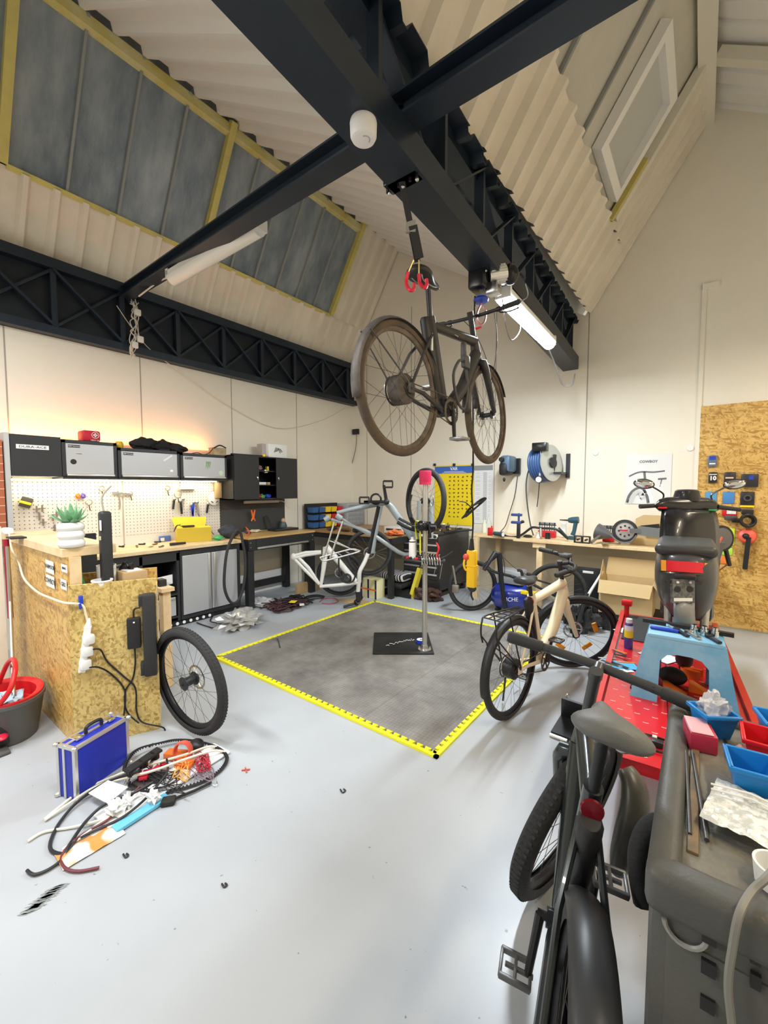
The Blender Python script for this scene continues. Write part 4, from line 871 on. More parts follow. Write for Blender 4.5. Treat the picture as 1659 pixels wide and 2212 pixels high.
ck_ = MB().tube([Q(835, 1084, 4.14), Q(829, 1048, 4.12)], [.018, .014], 8); ck_.tube([Q(836, 1084, 4.14), Q(786, 1084, 4.1)], [.016, .013], 8); ck_.ell(Q(835, 1084, 4.14), (.03, .03, .03), 10, 8); ck_.build('crank', BLACK, t)
for (x, y) in ((838, 1046), (787, 1081)):
    p_ = MB(); c_ = Q(x, y, 4.06)
    for k in (-1, 1): p_.beam(c_ - _r * .045 + V((0, 0, k * .03)), c_ + _r * .045 + V((0, 0, k * .03)), .014, .09, _f)
    for k in (-1, 1): p_.beam(c_ + _r * .045 * k - V((0, 0, .03)), c_ + _r * .045 * k + V((0, 0, .03)), .012, .09, _f)
    p_.build('pedal', BLACK, t)
rk = MB(); SVR = mat('silver_rack', (.55, .55, .53), .35, .8)
for dz, dd in ((0, 0), (1, .13)):
    rk.tube([Q(723 + 18 * dz, 1126, D1 - dd), Q(699 + 14 * dz, 1206, D1 - dd)], .009, 8)
    rk.tube([Q(712 + 10 * dz, 1168, D1 - dd), Q(772 - 14 * dz, 1191 - 5 * dz, D1 - dd)], .006, 8)
rk.tube(catm([Q(692, 1205), Q(698, 1211), Q(712, 1209), Q(772, 1193), Q(774, 1189), Q(755, 1187), Q(700, 1202)], 4, True), .008, 8, closed=True)
for x in (720, 738, 755): rk.tube([Q(x, 1207 - (x - 712) * .27), Q(x - 8, 1201 - (x - 712) * .22)], .005, 6)
rk.build('luggage_rack', SVR, t)
fd = MB().tube(catm([Q(888, 1068, 4.3), Q(884, 1090, 4.3), Q(888, 1118, 4.28)], 4), .03, 8, flat=.3); fd.build('mudguard_piece', BLACK, t)

# white bicycle upside down on the floor behind
WF = mat('white_frame', (.72, .71, .67), .3, coat=.3)
t = thing('electric_bicycle', 'off white bicycle resting upside down on the floor behind the grey one', 'bicycle', G(752, 1308, 0))
def W_(x, y, D=5.45): return PD(x, y, D)
wh = W_(797, 1193, 5.62)
MB().tube([W_(691, 1267), W_(740, 1263), W_(778, 1258)], [.022, .025, .026], 10).build('top_tube', WF, t)
MB().tube([W_(704, 1180), W_(735, 1217), W_(768, 1256)], [.05, .043, .04], 12, flat=.9).build('down_tube', WF, t)
MB().tube([W_(693, 1266), W_(699, 1228), W_(704, 1182)], [.02, .03, .04], 10).build('seat_tube', WF, t)
for dx in (0, 6): MB().tube([W_(632 + dx, 1203 - dx), W_(660 + dx, 1232 - dx), W_(690, 1262)], [.02, .024, .02], 10).build('seatstay', WF, t)
for dy in (0, 5): MB().tube([W_(634, 1206 - dy), W_(660, 1199 - dy), W_(694, 1194 - dy * .4)], [.022, .024, .022], 10).build('chainstay', WF, t)
MB().ell(W_(634, 1203), (.045, .03, .05), 12, 8).build('dropout', WF, t)
for s in (-.0, .12): MB().tube(catm([W_(776, 1258, 5.45 + s), W_(777, 1235, 5.45 + s), W_(787, 1215, 5.5 + s), W_(795, 1195, 5.52 + s)], 4), .028, 10).build('fork_leg', WF, t)
MB().tube([W_(776, 1250), W_(773, 1280)], .028, 10).build('head_tube', WF, t)
MB().tube([W_(773, 1278), W_(774, 1298)], .03, 10).build('stem', BLACK, t)
hbm = MB(); hbm.tube(catm([G(742, 1311, .022), G(758, 1306, .05), G(775, 1300, .06), G(782, 1290, .09)], 4), .016, 8); hbm.tube([W_(774, 1298), G(770, 1302, .05)], .04, 8); hbm.build('handlebar', BLACK, t)
am = frame((0, 0, 0), _r, V((0, 0, 1))); WT = world_of(t).inverted() @ M(((1, 0, 0, 0), (0, 1, 0, 0), (0, 0, 1, 0), (0, 0, 0, 1)))
def facing(t, c, yaw=0, tilt=0):
    n_ = rot(V((0, 0, 1)), yaw) @ V((_f.x, _f.y, 0)).normalized(); z = V((0, 0, 1)); x = n_.cross(z).normalized()
    if tilt: q = rot(x, tilt); n_ = q @ n_; z = q @ z
    m_ = M(((x.x, n_.x, z.x, c[0]), (x.y, n_.y, z.y, c[1]), (x.z, n_.z, z.z, c[2]), (0, 0, 0, 1)))
    return world_of(t).inverted() @ m_ if t else m_
wheel(t, facing(t, wh, R(10)), 'front_wheel', .315, .024, disc=-1, spokes='one')
MB().lathe([(.05, -.01), (.062, 0), (.05, .01), (.035, .01), (.035, -.01), (.05, -.01)], W_(749, 1249, 5.2), n_, 24).build('chainring', BLKM, t)
MB().tube(catm([W_(733, 1190, 5.2), W_(732, 1225, 5.2), W_(740, 1255, 5.2), W_(762, 1256, 5.2), W_(770, 1230, 5.2)], 5), .011, 8).build('cable_lock', BLACK, t)
# loose wheel behind the white frame
def loose_wheel(lab, c, yaw, tilt, R0, tr, **k):
    t = thing('bicycle_wheel', lab, 'wheel', (c[0], c[1], c[2] - R0))
    wheel(t, facing(t, c, yaw, tilt), 'rim', R0, tr, **k); return t
loose_wheel('black bicycle wheel on the floor behind the white upside down frame', W_(735, 1240, 5.9).lerp(V((0, 0, 0)), 0), R(5), R(12), .33, .024, spokes='one')
# loose front wheel leaning by the strand board box
tt = G(430, 1597, 0)
wcen = V((-2.47, 1.275, .345))
t = thing('bicycle_wheel', 'black bicycle wheel with chunky tyre leaning in front of the strand board box', 'wheel', (wcen.x, wcen.y, 0))
loosen = M.Identity(4)
WR = PD(416, 1483, 2.52); wn = (_r * .80 - _f * -.6).normalized()
wn = (V((.52, -.84, 0))).normalized()
wn = V((.11, -.99, -.085)).normalized(); WR = V((-2.499, 1.279, .372))
wz = V((0, 0, 1)); wx_ = wn.cross(wz).normalized(); wz = wx_.cross(wn)
mW = M(((wx_.x, wn.x, wz.x, WR.x), (wx_.y, wn.y, wz.y, WR.y), (wx_.z, wn.z, wz.z, WR.z), (0, 0, 0, 1)))
wheel(t, world_of(t).inverted() @ mW, 'rim', .345, .030, disc=-1, tread=1, hub=.035, hubw=.04, rimd=.03)
# ================================================================ HOIST, LAMPS AND CABLES ON THE BEAMS
def onT(px, py, z): return G(px, py, z)
# electric hoist
hp = G(1030, 590, 3.05)
t = thing('electric_hoist', 'black and silver electric hoist bolted under the overhead truss', 'hoist', (hp.x, hp.y, 3.12))
def H(px, py, D=3.05): return PD(px, py, D)
q = H(1038, 600)
MB().bbox(q - V((.06, .09, .10)), q + V((.06, .09, .10)), .015).build('drum_housing', BLKG, t)
mo = MB(); a, b_ = H(1055, 598), H(1092, 592); mo.cyl(a, b_, .062, .062, 24); 
for i in range(16):
    an = 2 * pi * i / 16; d = (b_ - a).normalized(); x_ = d.orthogonal().normalized(); y_ = d.cross(x_); o = (x_ * cos(an) + y_ * sin(an)) * .066; mo.beam(a + o + d * .01, b_ + o - d * .005, .004, .012, o)
mo.build('motor', ALU, t); MB().ell(H(1102, 593), (.062, .062, .075)).build('motor_cap', BLKG, t)
MB().bbox(H(1065, 622) - V((.04, .05, .05)), H(1065, 622) + V((.05, .05, .03)), .01).build('gearbox', STEEL, t)
for (x, y) in ((1000, 572), (1020, 560), (1035, 575), (1050, 585)): MB().cyl(H(x, y, 2.95), H(x, y, 3.05), .007, .007, 8).build('bolt', STEEL, t)
for dx in (-.02, .02): MB().cyl(H(1040, 620) + V((dx, 0, 0)), H(1040, 640) + V((dx, 0, 0)), .003, .003, 6).build('wire_rope', STEEL, t)
MB().lathe([(0, 0), (.05, .005), (.055, .02), (.045, .035), (0, .04)], H(1039, 648) - V((0, 0, .02)), (0, 0, 1), 20).build('stop_disc', BLUE, t)
HKM = mat('red_rubber_hook', (.75, .03, .06), .4)
def hook(parent, top, sz, side, plane_x, nm='hook'):
    x = V(plane_x).normalized(); z = V((0, 0, 1))
    st_ = MB().tube([top, top + x * side * sz * .25 - z * sz * .5], .0045, 6); st_.build('hook_wire', mat('brass', (.7, .55, .25), .3, .9), parent)
    pts = [top + x * side * sz * .25 - z * sz * .45, top + x * side * sz * .45 - z * sz * .9, top + x * side * sz * .35 - z * sz * 1.35, top - x * side * sz * .02 - z * sz * 1.6, top - x * side * sz * .35 - z * sz * 1.42, top - x * side * sz * .36 - z * sz * 1.2]
    MB().tube(catm(pts, 5), .008, 8).build(nm, HKM, parent)
hb_top = H(1040, 655)
hk = thing('hoist_hook', 'red coated steel hook under the hoist holding the bicycle handlebar', 'hook', hb_top - V((0, 0, .15)))
MB().tube(catm([hb_top, hb_top + _r * .03 - V((0, 0, .05)), hb_top + _r * .028 - V((0, 0, .12)), hb_top - V((0, 0, .155)), hb_top - _r * .03 - V((0, 0, .12)), hb_top - _r * .028 - V((0, 0, .06)), hb_top], 4), .007, 8).build('carabiner', mat('pink_steel', (.6, .35, .4), .25, .7), hk)
MB().tube(catm([hb_top + _r * -.05 - V((0, 0, .08)), hb_top - _r * .065 - V((0, 0, .13)), hb_top - _r * .05 - V((0, 0, .18)), hb_top + _r * .0 - V((0, 0, .17))], 5), .008, 8).build('hook_arm', HKM, hk)
# strap over the saddle
sp0 = G(868, 392, 3.13); sb = PD(902, 566, 2.25)
t = thing('ratchet_strap', 'black ratchet strap hanging from the truss with two red hooks on the saddle', 'strap', sb)
MB().beam(sp0, sb, .032, .004, _f).build('webbing', mat('webbing', (.035, .035, .037), .8), t)
m1 = sp0.lerp(sb, .55); m2 = sp0.lerp(sb, .97)
MB().beam(m1 + _r * .01 - _f * .01, m2 + _r * .012 - _f * .01, .045, .012, _f).build('folded_end', BLACK, t)
MB().beam(m1 - V((0, 0, .03)), m1 + V((0, 0, .03)), .05, .02, _f).build('buckle', STEEL, t)
cl = MB().bbox(sp0 - V((.1, .03, -.0)), sp0 + V((.1, .06, .035)), .008)
for dx in (-.09, -.02, .05, .09): cl.cyl(sp0 + V((dx, 0, .04)), sp0 + V((dx, 0, -.02)), .008, .008, 8)
cl.build('trolley_clamp', BLKG, t)
for dx in (-.085, .0, .085): MB().ell(sp0 + V((dx, .01, -.02)), (.011, .011, .011), 8, 6).build('bolt', STEEL, t)
for P in ([(893, 562), (882, 588), (877, 610), (884, 626), (893, 625), (894, 612)], [(905, 562), (905, 592), (907, 612), (918, 622), (922, 612), (921, 603)]):
    Q_ = [PD(x, y, 2.18 if i < 3 else 2.12) for i, (x, y) in enumerate(P)]
    MB().tube([Q_[0], Q_[1]], .005, 6).build('hook_wire', mat('brass', (.7, .55, .25), .3, .9), t)
    MB().tube(catm(Q_[1:], 5), .0095, 8).build('hook', HKM, t)
# coil of black cable hanging from the beam
cc = PD(887, 329, 2.3)
m_ = MB()
for i in range(6): m_.tube([cc + _r * (.045 + .004 * i) * cos(a) + V((0, 0, 1)) * (.05 + .003 * i) * sin(a) + _f * .004 * i for a in [2 * pi * k / 20 for k in range(20)]], .005, 6, closed=True)
o = m_.build('cable_coil', BLACK); tag(o, 'small black cable coil hanging above the strap clamp', 'cable'); MB().tube([cc + V((0, 0, .05)), PD(885, 150, 2.3)], .005, 6).build('cord', BLACK, o)
# emergency lamp
c0 = G(785, 268, 3.12)
o = MB().lathe([(.055, .012), (.058, 0), (.056, -.05), (.05, -.062), (.035, -.067), (0, -.068)], c0, (0, 0, 1), 32).build('smoke_alarm', mat('alarm_white', (.85, .83, .80), .45)); tag(o, 'round white detector fixed under the overhead truss', 'detector')
MB().tube([c0 + V((.02 * cos(a) + .01, .02 * sin(a), -.067)) for a in [R(20 * k) for k in range(-4, 5)]], .003, 5).build('vent_slot', mat('grey_mark', (.45, .43, .42), .5), o)
# fluorescent battens
def batten(lab, a, b_, lit, drop=.05):
    a, b_ = V(a), V(b_); d = (b_ - a).normalized(); t = thing('tube_lamp', lab, 'lamp', (a + b_) / 2)
    MB().beam(a, b_, .12, .05).build('lamp_body', mat('lamp_body', (.75, .73, .66), .45), t, smooth=False)
    z = V((0, 0, 1)) - d * d.z; z.normalize(); x = d.cross(z)
    tm_ = mat('lit_diffuser', (1, 1, 1), .3, emit=(.82, .92, 1), es=40) if lit else mat('clear_diffuser', (.80, .78, .72), .25)
    prof = [(.062 * cos(t_), -.02 - .065 * sin(t_)) for t_ in [pi * k / 10 for k in range(11)]]
    e0, e1 = a + d * .02, b_ - d * .02
    vs = [e + x * u + z * v for e in (e0, e1) for u, v in prof]; k = len(prof)
    MB().add(vs, [(i, i + 1, k + i + 1, k + i) for i in range(k - 1)] + [tuple(range(k)), tuple(range(2 * k - 1, k - 1, -1))]).build('diffuser', tm_, t)
    for e in (a + d * .015, b_ - d * .015): MB().beam(e - d * .02, e + d * .02, .12, .085).build('end_cap', mat('lamp_body', (0, 0, 0)), t, smooth=False)
    if not lit:
        for f in (.2, .45, .7): MB().beam(a.lerp(b_, f) - x * .062 - z * .02, a.lerp(b_, f) - x * .062 + z * .04, .015, .012).build('clip', STEEL, t)
    return t, d
la, lb = G(1086, 632, 3.07), G(1188, 738, 3.07)
batten('brightly lit tube lamp fixed under the far end of the overhead truss', la, lb, True)
area('tube_lamp_light', tuple((la + lb) / 2 - V((0, 0, .09))), .1, (lb - la).length, 60, (.85, .93, 1))
oa, ob = WX(376, 592, -4.0) + V((.06, -.05, -.06)), WX(568, 482, -2.72) + V((.05, -.06, -.05))
batten('unlit tube lamp with clear cover hanging along the cross beam', oa, ob, False)
CW = mat('old_white_cord', (.68, .62, .52), .6)
cable('cable', [WX(300, 640, -4.75), WX(340, 610, -4.4), oa + V((0, 0, .02)), oa.lerp(ob, .3) + V((-.02, -.05, .06)), oa.lerp(ob, .6) + V((0, -.05, .06)), ob + V((0, -.03, .06)), WX(600, 440, -2.5), WX(640, 415, -2.2), WX(678, 388, -1.95)], .008, CW, 'bundle of old white cables running along the cross beam lamp', 'cable')
cable('cable', [PD(1178, 735, 4.3), PD(1200, 790, 4.6), PD(1215, 830, 4.8), PD(1235, 832, 4.8), PD(1242, 808, 4.9)], .008, mat('grey_cord', (.25, .24, .23), .6), 'grey cable loop dangling from the end of the truss near the lit lamp', 'cable')
cable('cable', [PD(1085, 645, 3.2), PD(1092, 700, 3.25), PD(1105, 735, 3.3), PD(1125, 710, 3.35), PD(1118, 660, 3.3), PD(1140, 640, 3.35), PD(1135, 612, 3.3)], .005, mat('grey_cord', (0, 0, 0)), 'thin grey cable looping beside the hoist motor', 'cable')
# knot of white cables at the left truss
random.seed(11)
c_ = WX(292, 700, -5.1)
m_ = MB()
for k in range(7):
    P = [WX(290 + random.uniform(-10, 10), 650 + i * 17 + random.uniform(-6, 6), -5.13 + random.uniform(-.03, .03)) for i in range(8)]
    m_.tube(catm(P, 4), .005, 5)
o = m_.build('cable_knot', CW); tag(o, 'tangled knot of old white cables dangling in front of the left truss', 'cable')
for (px, py) in ((291, 745), (303, 733), (297, 675)):
    q = WX(px, py, -5.12); MB().bbox(q - V((.02, .035, .035)), q + V((.02, .035, .035)), .012).build('junction_box', mat('junction_white', (.8, .77, .7), .5), o)
cable('cable', [WX(252, 660, -5.15), WX(290, 715, -5.15), WX(330, 760, -5.2), WX(400, 810, -5.25), WX(500, 880, -5.27), WX(600, 925, -5.27), WX(690, 910, -5.27), WX(748, 880, -5.27)], .004, CW, 'thin white wire sagging across the left wall from the truss to the corner', 'wire')
# hanging pendant control of the hoist
pc0 = PD(1022, 640, 3.05); 
pend = thing('hoist_remote', 'yellow hoist pendant control with red button hanging on a black cable', 'remote control', PD(1020, 1270, 3.0))
MB().tube(catm([PD(1026, 640, 3.05), PD(1022, 800, 3.02), PD(1022, 1000, 3.0), PD(1019, 1060, 3.0), PD(1022, 1120, 3.0), PD(1020, 1165, 3.0)], 5), .0065, 8).build('cord', BLACK, pend)
m_ = MB()
for k in range(4):
    m_.tube(catm([PD(1021, 1093, 2.99 - .01 * k), PD(1040 + 2 * k, 1078 + k, 2.97), PD(1050 - 3 * k, 1077 + k * 2, 2.97), PD(1030, 1095, 2.98), PD(1005 + k, 1112 + k, 2.98), PD(998 + k * 3, 1120 - k * 2, 2.98), PD(1008, 1108 - k, 2.99)], 5, True), .0055, 6, closed=True)
m_.tube(catm([PD(1018, 1096, 2.99), PD(1005, 1085, 2.98), PD(992, 1083, 2.98)], 4), .004, 6); m_.build('looped_cord', BLACK, pend)
p0, p1 = PD(1019, 1188, 3.0), PD(1020, 1270, 3.0)
YP = mat('pendant_yellow', (.92, .55, .01), .4)
MB().tube([p0 + V((0, 0, .08)), p0], [.012, .02], 10).build('gland', BLACK, pend)
MB().bbox((p0.x - .032, p0.y - .025, p1.z), (p0.x + .036, p0.y + .03, p0.z), .012).bbox((p0.x - .034, p0.y - .028, p0.z - .12), (p0.x + .038, p0.y + .033, p0.z - .11), .002).build('housing', YP, pend)
MB().tube(catm([p0 - _r * .03 - V((0, 0, .03)), p0 - _r * .055 - V((0, 0, .09)), p0 - _r * .045 - V((0, 0, .14)), p0 - _r * .02 - V((0, 0, .15))], 4), .008, 8).build('guard_loop', YP, pend)
MB().lathe([(0, 0), (.022, 0), (.022, .02), (.012, .03), (0, .03)], p0 - _r * .03 - V((0, 0, .05)), -_r, 18).build('stop_button', mat('button_red', (.8, .08, .06), .4), pend)

# ================================================================ BACK WALL
def wallbox(name, lab, cat, x0, y0, x1, y1, m_, d=.01, group=None, dep=0):
    a, b_ = WY(x0, y0, YB - .004 - dep), WY(x1, y1, YB - .004 - dep); o = MB().box((a.x, YB - .004 - d - dep, b_.z), (b_.x, YB - .004 - dep, a.z)).build(name, m_, smooth=False); tag(o, lab, cat, group); return o, a, b_
# tool chart poster
o, a, b_ = wallbox('poster', 'bright yellow tool chart poster with blue header hanging on the back wall', 'poster', 940, 1006, 1023, 1136, mat('poster_yellow', (.95, .72, .02), .5), .006)
W_p, H_p = b_.x - a.x, a.z - b_.z; yp = YB - .0115
MB().box((a.x, yp, a.z - H_p * .14), (b_.x, yp + .001, a.z - H_p * .02)).build('header_band', mat('poster_blue', (.05, .15, .55), .5), o, smooth=False)
text('VAR', .05, WHITE, frame(((a.x + b_.x) / 2, yp - .001, a.z - H_p * .065), (1, 0, 0), (0, 0, 1)), o, bold=.002)
MB().box((a.x + W_p * .25, yp - .0005, a.z - H_p * .115), (a.x + W_p * .75, yp + .001, a.z - H_p * .107)).box((a.x + W_p * .2, yp - .0005, a.z - H_p * .13), (a.x + W_p * .8, yp + .001, a.z - H_p * .124)).build('header_lines', WHITE, o, smooth=False)
ic = MB(); random.seed(2)
for r_ in range(11):
    for c_ in range(6 if r_ < 9 else 3):
        u = a.x + W_p * (.4 + c_ * .108); v = a.z - H_p * (.2 + r_ * .066)
        for k in range(3): x = u + random.uniform(-.012, .012); z = v + random.uniform(-.008, .008); ic.box((x - .011, yp, z - .005), (x + .011, yp + .001, z + .005), rot(V((0, 1, 0)), random.uniform(0, 3)))
ic.build('tool_icons', mat('icon_brown', (.12, .08, .01), .6), o, smooth=False)['kind'] = 'stuff'
for px in (940, 982, 1022): q = WY(px, 1004, YB); MB().bbox((q.x - .02, YB - .03, q.z - .02), (q.x + .02, YB - .005, q.z + .02), .004).build('clip', BLACK, o)
o, a, b_ = wallbox('poster', 'white parts list poster beside the yellow tool chart', 'poster', 1025, 1006, 1063, 1132, mat('poster_white', (.82, .83, .83), .5), .005)
MB().box((a.x, yp + .001, a.z - .075), (b_.x, yp + .003, a.z)).build('grey_header', mat('poster_grey', (.3, .32, .32), .5), o, smooth=False)
ls = MB()
for i in range(34):
    z = a.z - .12 - i * .0215; ls.box((a.x + .15, yp + .001, z), (a.x + .21, yp + .003, z + .012)); 
    if i % 3 != 1: ls.box((a.x + .03, yp + .001, z), (a.x + .10, yp + .003, z + .004)); ls.box((a.x + .23, yp + .001, z), (a.x + .27, yp + .003, z + .004))
ls.build('text_lines', mat('text_grey', (.45, .46, .48), .6), o, smooth=False)['kind'] = 'stuff'
# bicycle poster
o, a, b_ = wallbox('poster', 'grey and white poster showing a bicycle under one printed word', 'poster', 1353, 983, 1448, 1090, mat('poster_pale', (.78, .79, .78), .5), .005)
W_p, H_p = b_.x - a.x, a.z - b_.z; PG = mat('print_grey', (.16, .16, .17), .6); PW = mat('print_white', (.92, .92, .92), .6); PL = mat('print_light', (.62, .63, .63), .6)
text('COWBOY', .03, PG, frame(((a.x + b_.x) / 2, YB - .0105, a.z - H_p * .15), (1, 0, 0), (0, 0, 1)), o, bold=.0015)
def pp(u, v): return V((a.x + W_p * u, YB - .0102, a.z - H_p * v))
pr = MB()
def flat(pts, w_):
    pts = catm(pts, 6)
    for i in range(len(pts) - 1): pr.beam(pts[i], pts[i + 1], .0016, w_, (0, 0, 1) if abs((pts[i + 1] - pts[i]).normalized().z) < .9 else (1, 0, 0))
for P, w_ in (([pp(.08, .44), pp(.25, .37), pp(.4, .35), pp(.62, .36), pp(.86, .34)], .018), ([pp(.42, .35), pp(.44, .5)], .025), ([pp(.72, .5), pp(.9, .49)], .022), ([pp(.80, .5), pp(.77, .65)], .01)):
    flat(P, w_)
flat([pp(.05, .98), pp(.1, .83), pp(.2, .72), pp(.32, .67), pp(.42, .71), pp(.5, .85), pp(.53, .98)], .03); pr.build('printed_bicycle', PG, o, smooth=False)
pr = MB(); flat([pp(.4, .55), pp(.44, .75), pp(.3, .97)], .03); flat([pp(.46, .55), pp(.6, .98)], .05); flat([pp(.8, .6), pp(.82, .95)], .03); pr.build('printed_frame', PW, o, smooth=False)
pr = MB(); flat([pp(.12, .98), pp(.2, .82), pp(.32, .76), pp(.42, .9)], .06); pr.build('printed_rim', PL, o, smooth=False)
# round wall plates
for px, py, lab in ((1287, 978, 'small round white cover plate on the wall above the drill'), (1491, 968, 'small round white cover plate on the wall beside the strand board')):
    q = WY(px, py, YB); o = MB().lathe([(.035, 0), (.035, .012), (.03, .016), (.012, .016), (.01, .02), (0, .02)], (q.x, YB, q.z), (0, -1, 0), 20).build('cover_plate', WHITE); tag(o, lab, 'cover plate')
o, a, b_ = wallbox('wall_socket', 'small black charger plugged in high on the back wall near the corner', 'charger', 765, 928, 776, 938, BLACK, .05)
cable('cable', [WY(770, 938, 5.95), WY(768, 970, 5.97), WY(755, 1020, 5.97), WY(738, 1070, 5.97), WY(715, 1105, 5.9), WY(700, 1115, 5.8)], .005, BLACK, 'thin black cable hanging from the charger down to the coloured bins', 'cable')
# hose reels
c0 = WY(1106, 1005, 5.85)
t = thing('cable_reel', 'blue and black boxy cable reel mounted on the back wall', 'cable reel', (c0.x, 5.9, c0.z - .15))
RBL = mat('reel_blue', (.10, .18, .27), .35)
MB().bbox((c0.x - .10, 5.62, c0.z - .10), (c0.x + .05, 5.92, c0.z + .13), .04).build('housing', RBL, t); MB().bbox((c0.x - .105, 5.60, c0.z - .15), (c0.x + .02, 5.88, c0.z + .03), .04).build('drum_cover', BLACK, t)
MB().box((c0.x - .06, 5.93, c0.z - .12), (c0.x + .08, 5.985, c0.z + .1)).build('wall_bracket', BLACK, t); MB().cyl((c0.x - .05, 5.60, c0.z + .07), (c0.x - .05, 5.55, c0.z + .07), .035, .03, 14).build('outlet', BLACK, t)
MB().ell(WY(1089, 1036, 5.6), (.018, .018, .03), 10, 8).build('plug', BLACK, t)
cable('cord', [WY(1118, 1028, 5.9), WY(1112, 1070, 5.85), WY(1100, 1110, 5.8), WY(1092, 1135, 5.7), WY(1080, 1150, 5.6)], .006, BLACK, parent=t)
c0 = WY(1180, 1003, 5.7)
t = thing('hose_reel', 'large round blue air hose reel with pressure gauge on the back wall', 'hose reel', (c0.x, 5.8, c0.z - .25))
RB2 = mat('hose_blue', (.04, .10, .25), .35, coat=.5)
cx, cy, cz = WY(1178, 1002, 5.70)
MB().lathe([(.17, -.115), (.235, -.11), (.235, .07), (.17, .075), (.17, -.115)], (cx, cy, cz), (1, -.32, .1), 44).build('hose_drum', RB2, t)
for k in range(5): MB().lathe([(.238, -.095 + k * .034), (.246, -.087 + k * .034), (.238, -.078 + k * .034)], (cx, cy, cz), (1, -.32, .1), 44).build('hose_coil', RB2, t)
MB().lathe([(0, .08), (.2, .08), (.24, .085), (.24, .095), (.2, .10), (0, .1)], (cx, cy, cz), (1, -.32, .1), 40).build('side_plate', mat('reel_grey', (.55, .58, .58), .3, .6), t)
MB().lathe([(0, .1), (.07, .1), (.07, .125), (0, .13)], (cx, cy, cz), (1, -.32, .1), 20).build('hub', BLACK, t)
MB().bbox((cx - .1, cy - .26, cz + .15), (cx + .08, cy - .14, cz + .26), .01).build('hose_guide', BLKG, t)
MB().box((cx + .07, cy - .02, cz - .14), (cx + .21, YB - .004, cz - .11)).box((cx + .19, YB - .03, cz - .18), (cx + .24, YB - .004, cz + .14)).box((cx + .09, cy, cz - .12), (cx + .12, YB - .01, cz + .12)).build('wall_bracket', BLKM, t)
g0 = WY(1165, 1036, 5.5)
MB().lathe([(0, 0), (.045, 0), (.045, .03), (.038, .032), (0, .032)], g0, (.0, -1, 0), 24).build('gauge', BLACK, t); MB().disc(g0 - V((0, .034, 0)), (0, -1, 0), .036).build('gauge_face', WHITE, t)
MB().tube([WY(1168, 975, 5.5), WY(1167, 1000, 5.5), WY(1166, 1028, 5.5)], [.008, .012, .014], 10).build('inflator_lance', ALU, t)
cable('hose', [WY(1165, 1043, 5.5), WY(1163, 1070, 5.5), WY(1160, 1095, 5.5)], .006, BLACK, parent=t)
cable('hose', [WY(1162, 1004, 5.6), WY(1145, 1010, 5.6), WY(1137, 1040, 5.6), WY(1138, 1080, 5.62), WY(1145, 1130, 5.65), WY(1152, 1156, 5.6)], .009, mat('dark_hose', (.06, .07, .08), .5), parent=t)
# strand board panel on the wall and things hung on it
a = WY(1515, 878, YB)
o = MB().box((-.035, YB - .022, .02), (1.25, YB - .003, 2.49)).build('strand_board', OSBX, smooth=False); tag(o, 'tall strand board panel covering the right part of the back wall', 'board')
YO = YB - .024
def hung(name, lab, cat, x0, y0, x1, y1, m_, d=.03, grp=None):
    a, b_ = WY(x0, y0, YO - d), WY(x1, y1, YO - d); o = MB().bbox((a.x, YO - d, b_.z), (b_.x, YO - .001, a.z), .006).build(name, m_); tag(o, lab, cat, grp)
    MB().cyl(((a.x + b_.x) / 2, YO, a.z), ((a.x + b_.x) / 2, YO - .06, a.z + .005), .003, .003, 6).build('peg', STEEL, o); return o, a, b_
PKB = mat('pack_black', (.03, .027, .03), .35); PKU = mat('pack_blue', (.10, .33, .62), .4); SCR = mat('pack_steel', (.13, .17, .24), .35)
o, a, b_ = hung('blister_pack', 'blue and grey sealed pack hanging topmost on the strand board', 'pack', 1530, 984, 1548, 1008, SCR); MB().box((a.x + .01, YO - .033, a.z - .05), (b_.x - .01, YO - .03, a.z - .01)).build('label', BLUE, o, smooth=False); MB().box((a.x + .012, YO - .033, a.z - .10), (b_.x - .012, YO - .03, a.z - .085)).build('label', WHITE, o, smooth=False)
o, a, b_ = hung('blister_pack', 'dark pack with the number 10 in white on the strand board', 'pack', 1531, 1020, 1549, 1043, PKB); text('10', .045, WHITE, frame(((a.x + b_.x) / 2, YO - .032, (a.z + b_.z) / 2 - .01), (1, 0, 0), (0, 0, 1)), o, bold=.003); MB().box((a.x + .005, YO - .032, a.z - .03), (b_.x - .005, YO - .029, a.z - .022)).build('label', WHITE, o, smooth=False)
o, a, b_ = hung('blister_pack', 'dark pack with pink stripe hanging behind the right scooter mirror', 'pack', 1565, 1020, 1589, 1046, PKB); MB().box((a.x + .01, YO - .032, a.z - .07), (b_.x - .02, YO - .029, a.z - .055)).build('label', mat('pink_label', (.8, .55, .45), .5), o, smooth=False)
o, a, b_ = hung('bag_pack', 'wide dark bag pack hanging at the right of the strand board', 'pack', 1602, 1024, 1638, 1052, PKB, .05); MB().box((a.x + .06, YO - .053, a.z - .06), (a.x + .10, YO - .05, a.z - .02)).build('label', BLUE, o, smooth=False)
hung('blister_pack', 'light blue card pack hanging left below the number pack', 'pack', 1524, 1062, 1548, 1084, PKU, .01)
hung('blister_pack', 'mid blue card pack hanging right of the light blue one', 'pack', 1562, 1062, 1586, 1088, mat('pack_blue2', (.07, .25, .6), .4), .01)
o, a, b_ = hung('blister_pack', 'black card pack with yellow band at its bottom edge', 'pack', 1600, 1062, 1629, 1096, PKB, .015); MB().box((a.x, YO - .018, b_.z), (b_.x, YO - .016, b_.z + .02)).build('label', YEL, o, smooth=False)
MB().lathe([(.02, 0), (.035, .0), (.035, .02), (.02, .02)], ((a.x + b_.x) / 2, YO - .02, b_.z + .1), (0, -1, 0), 18).build('product', DGREY, o)
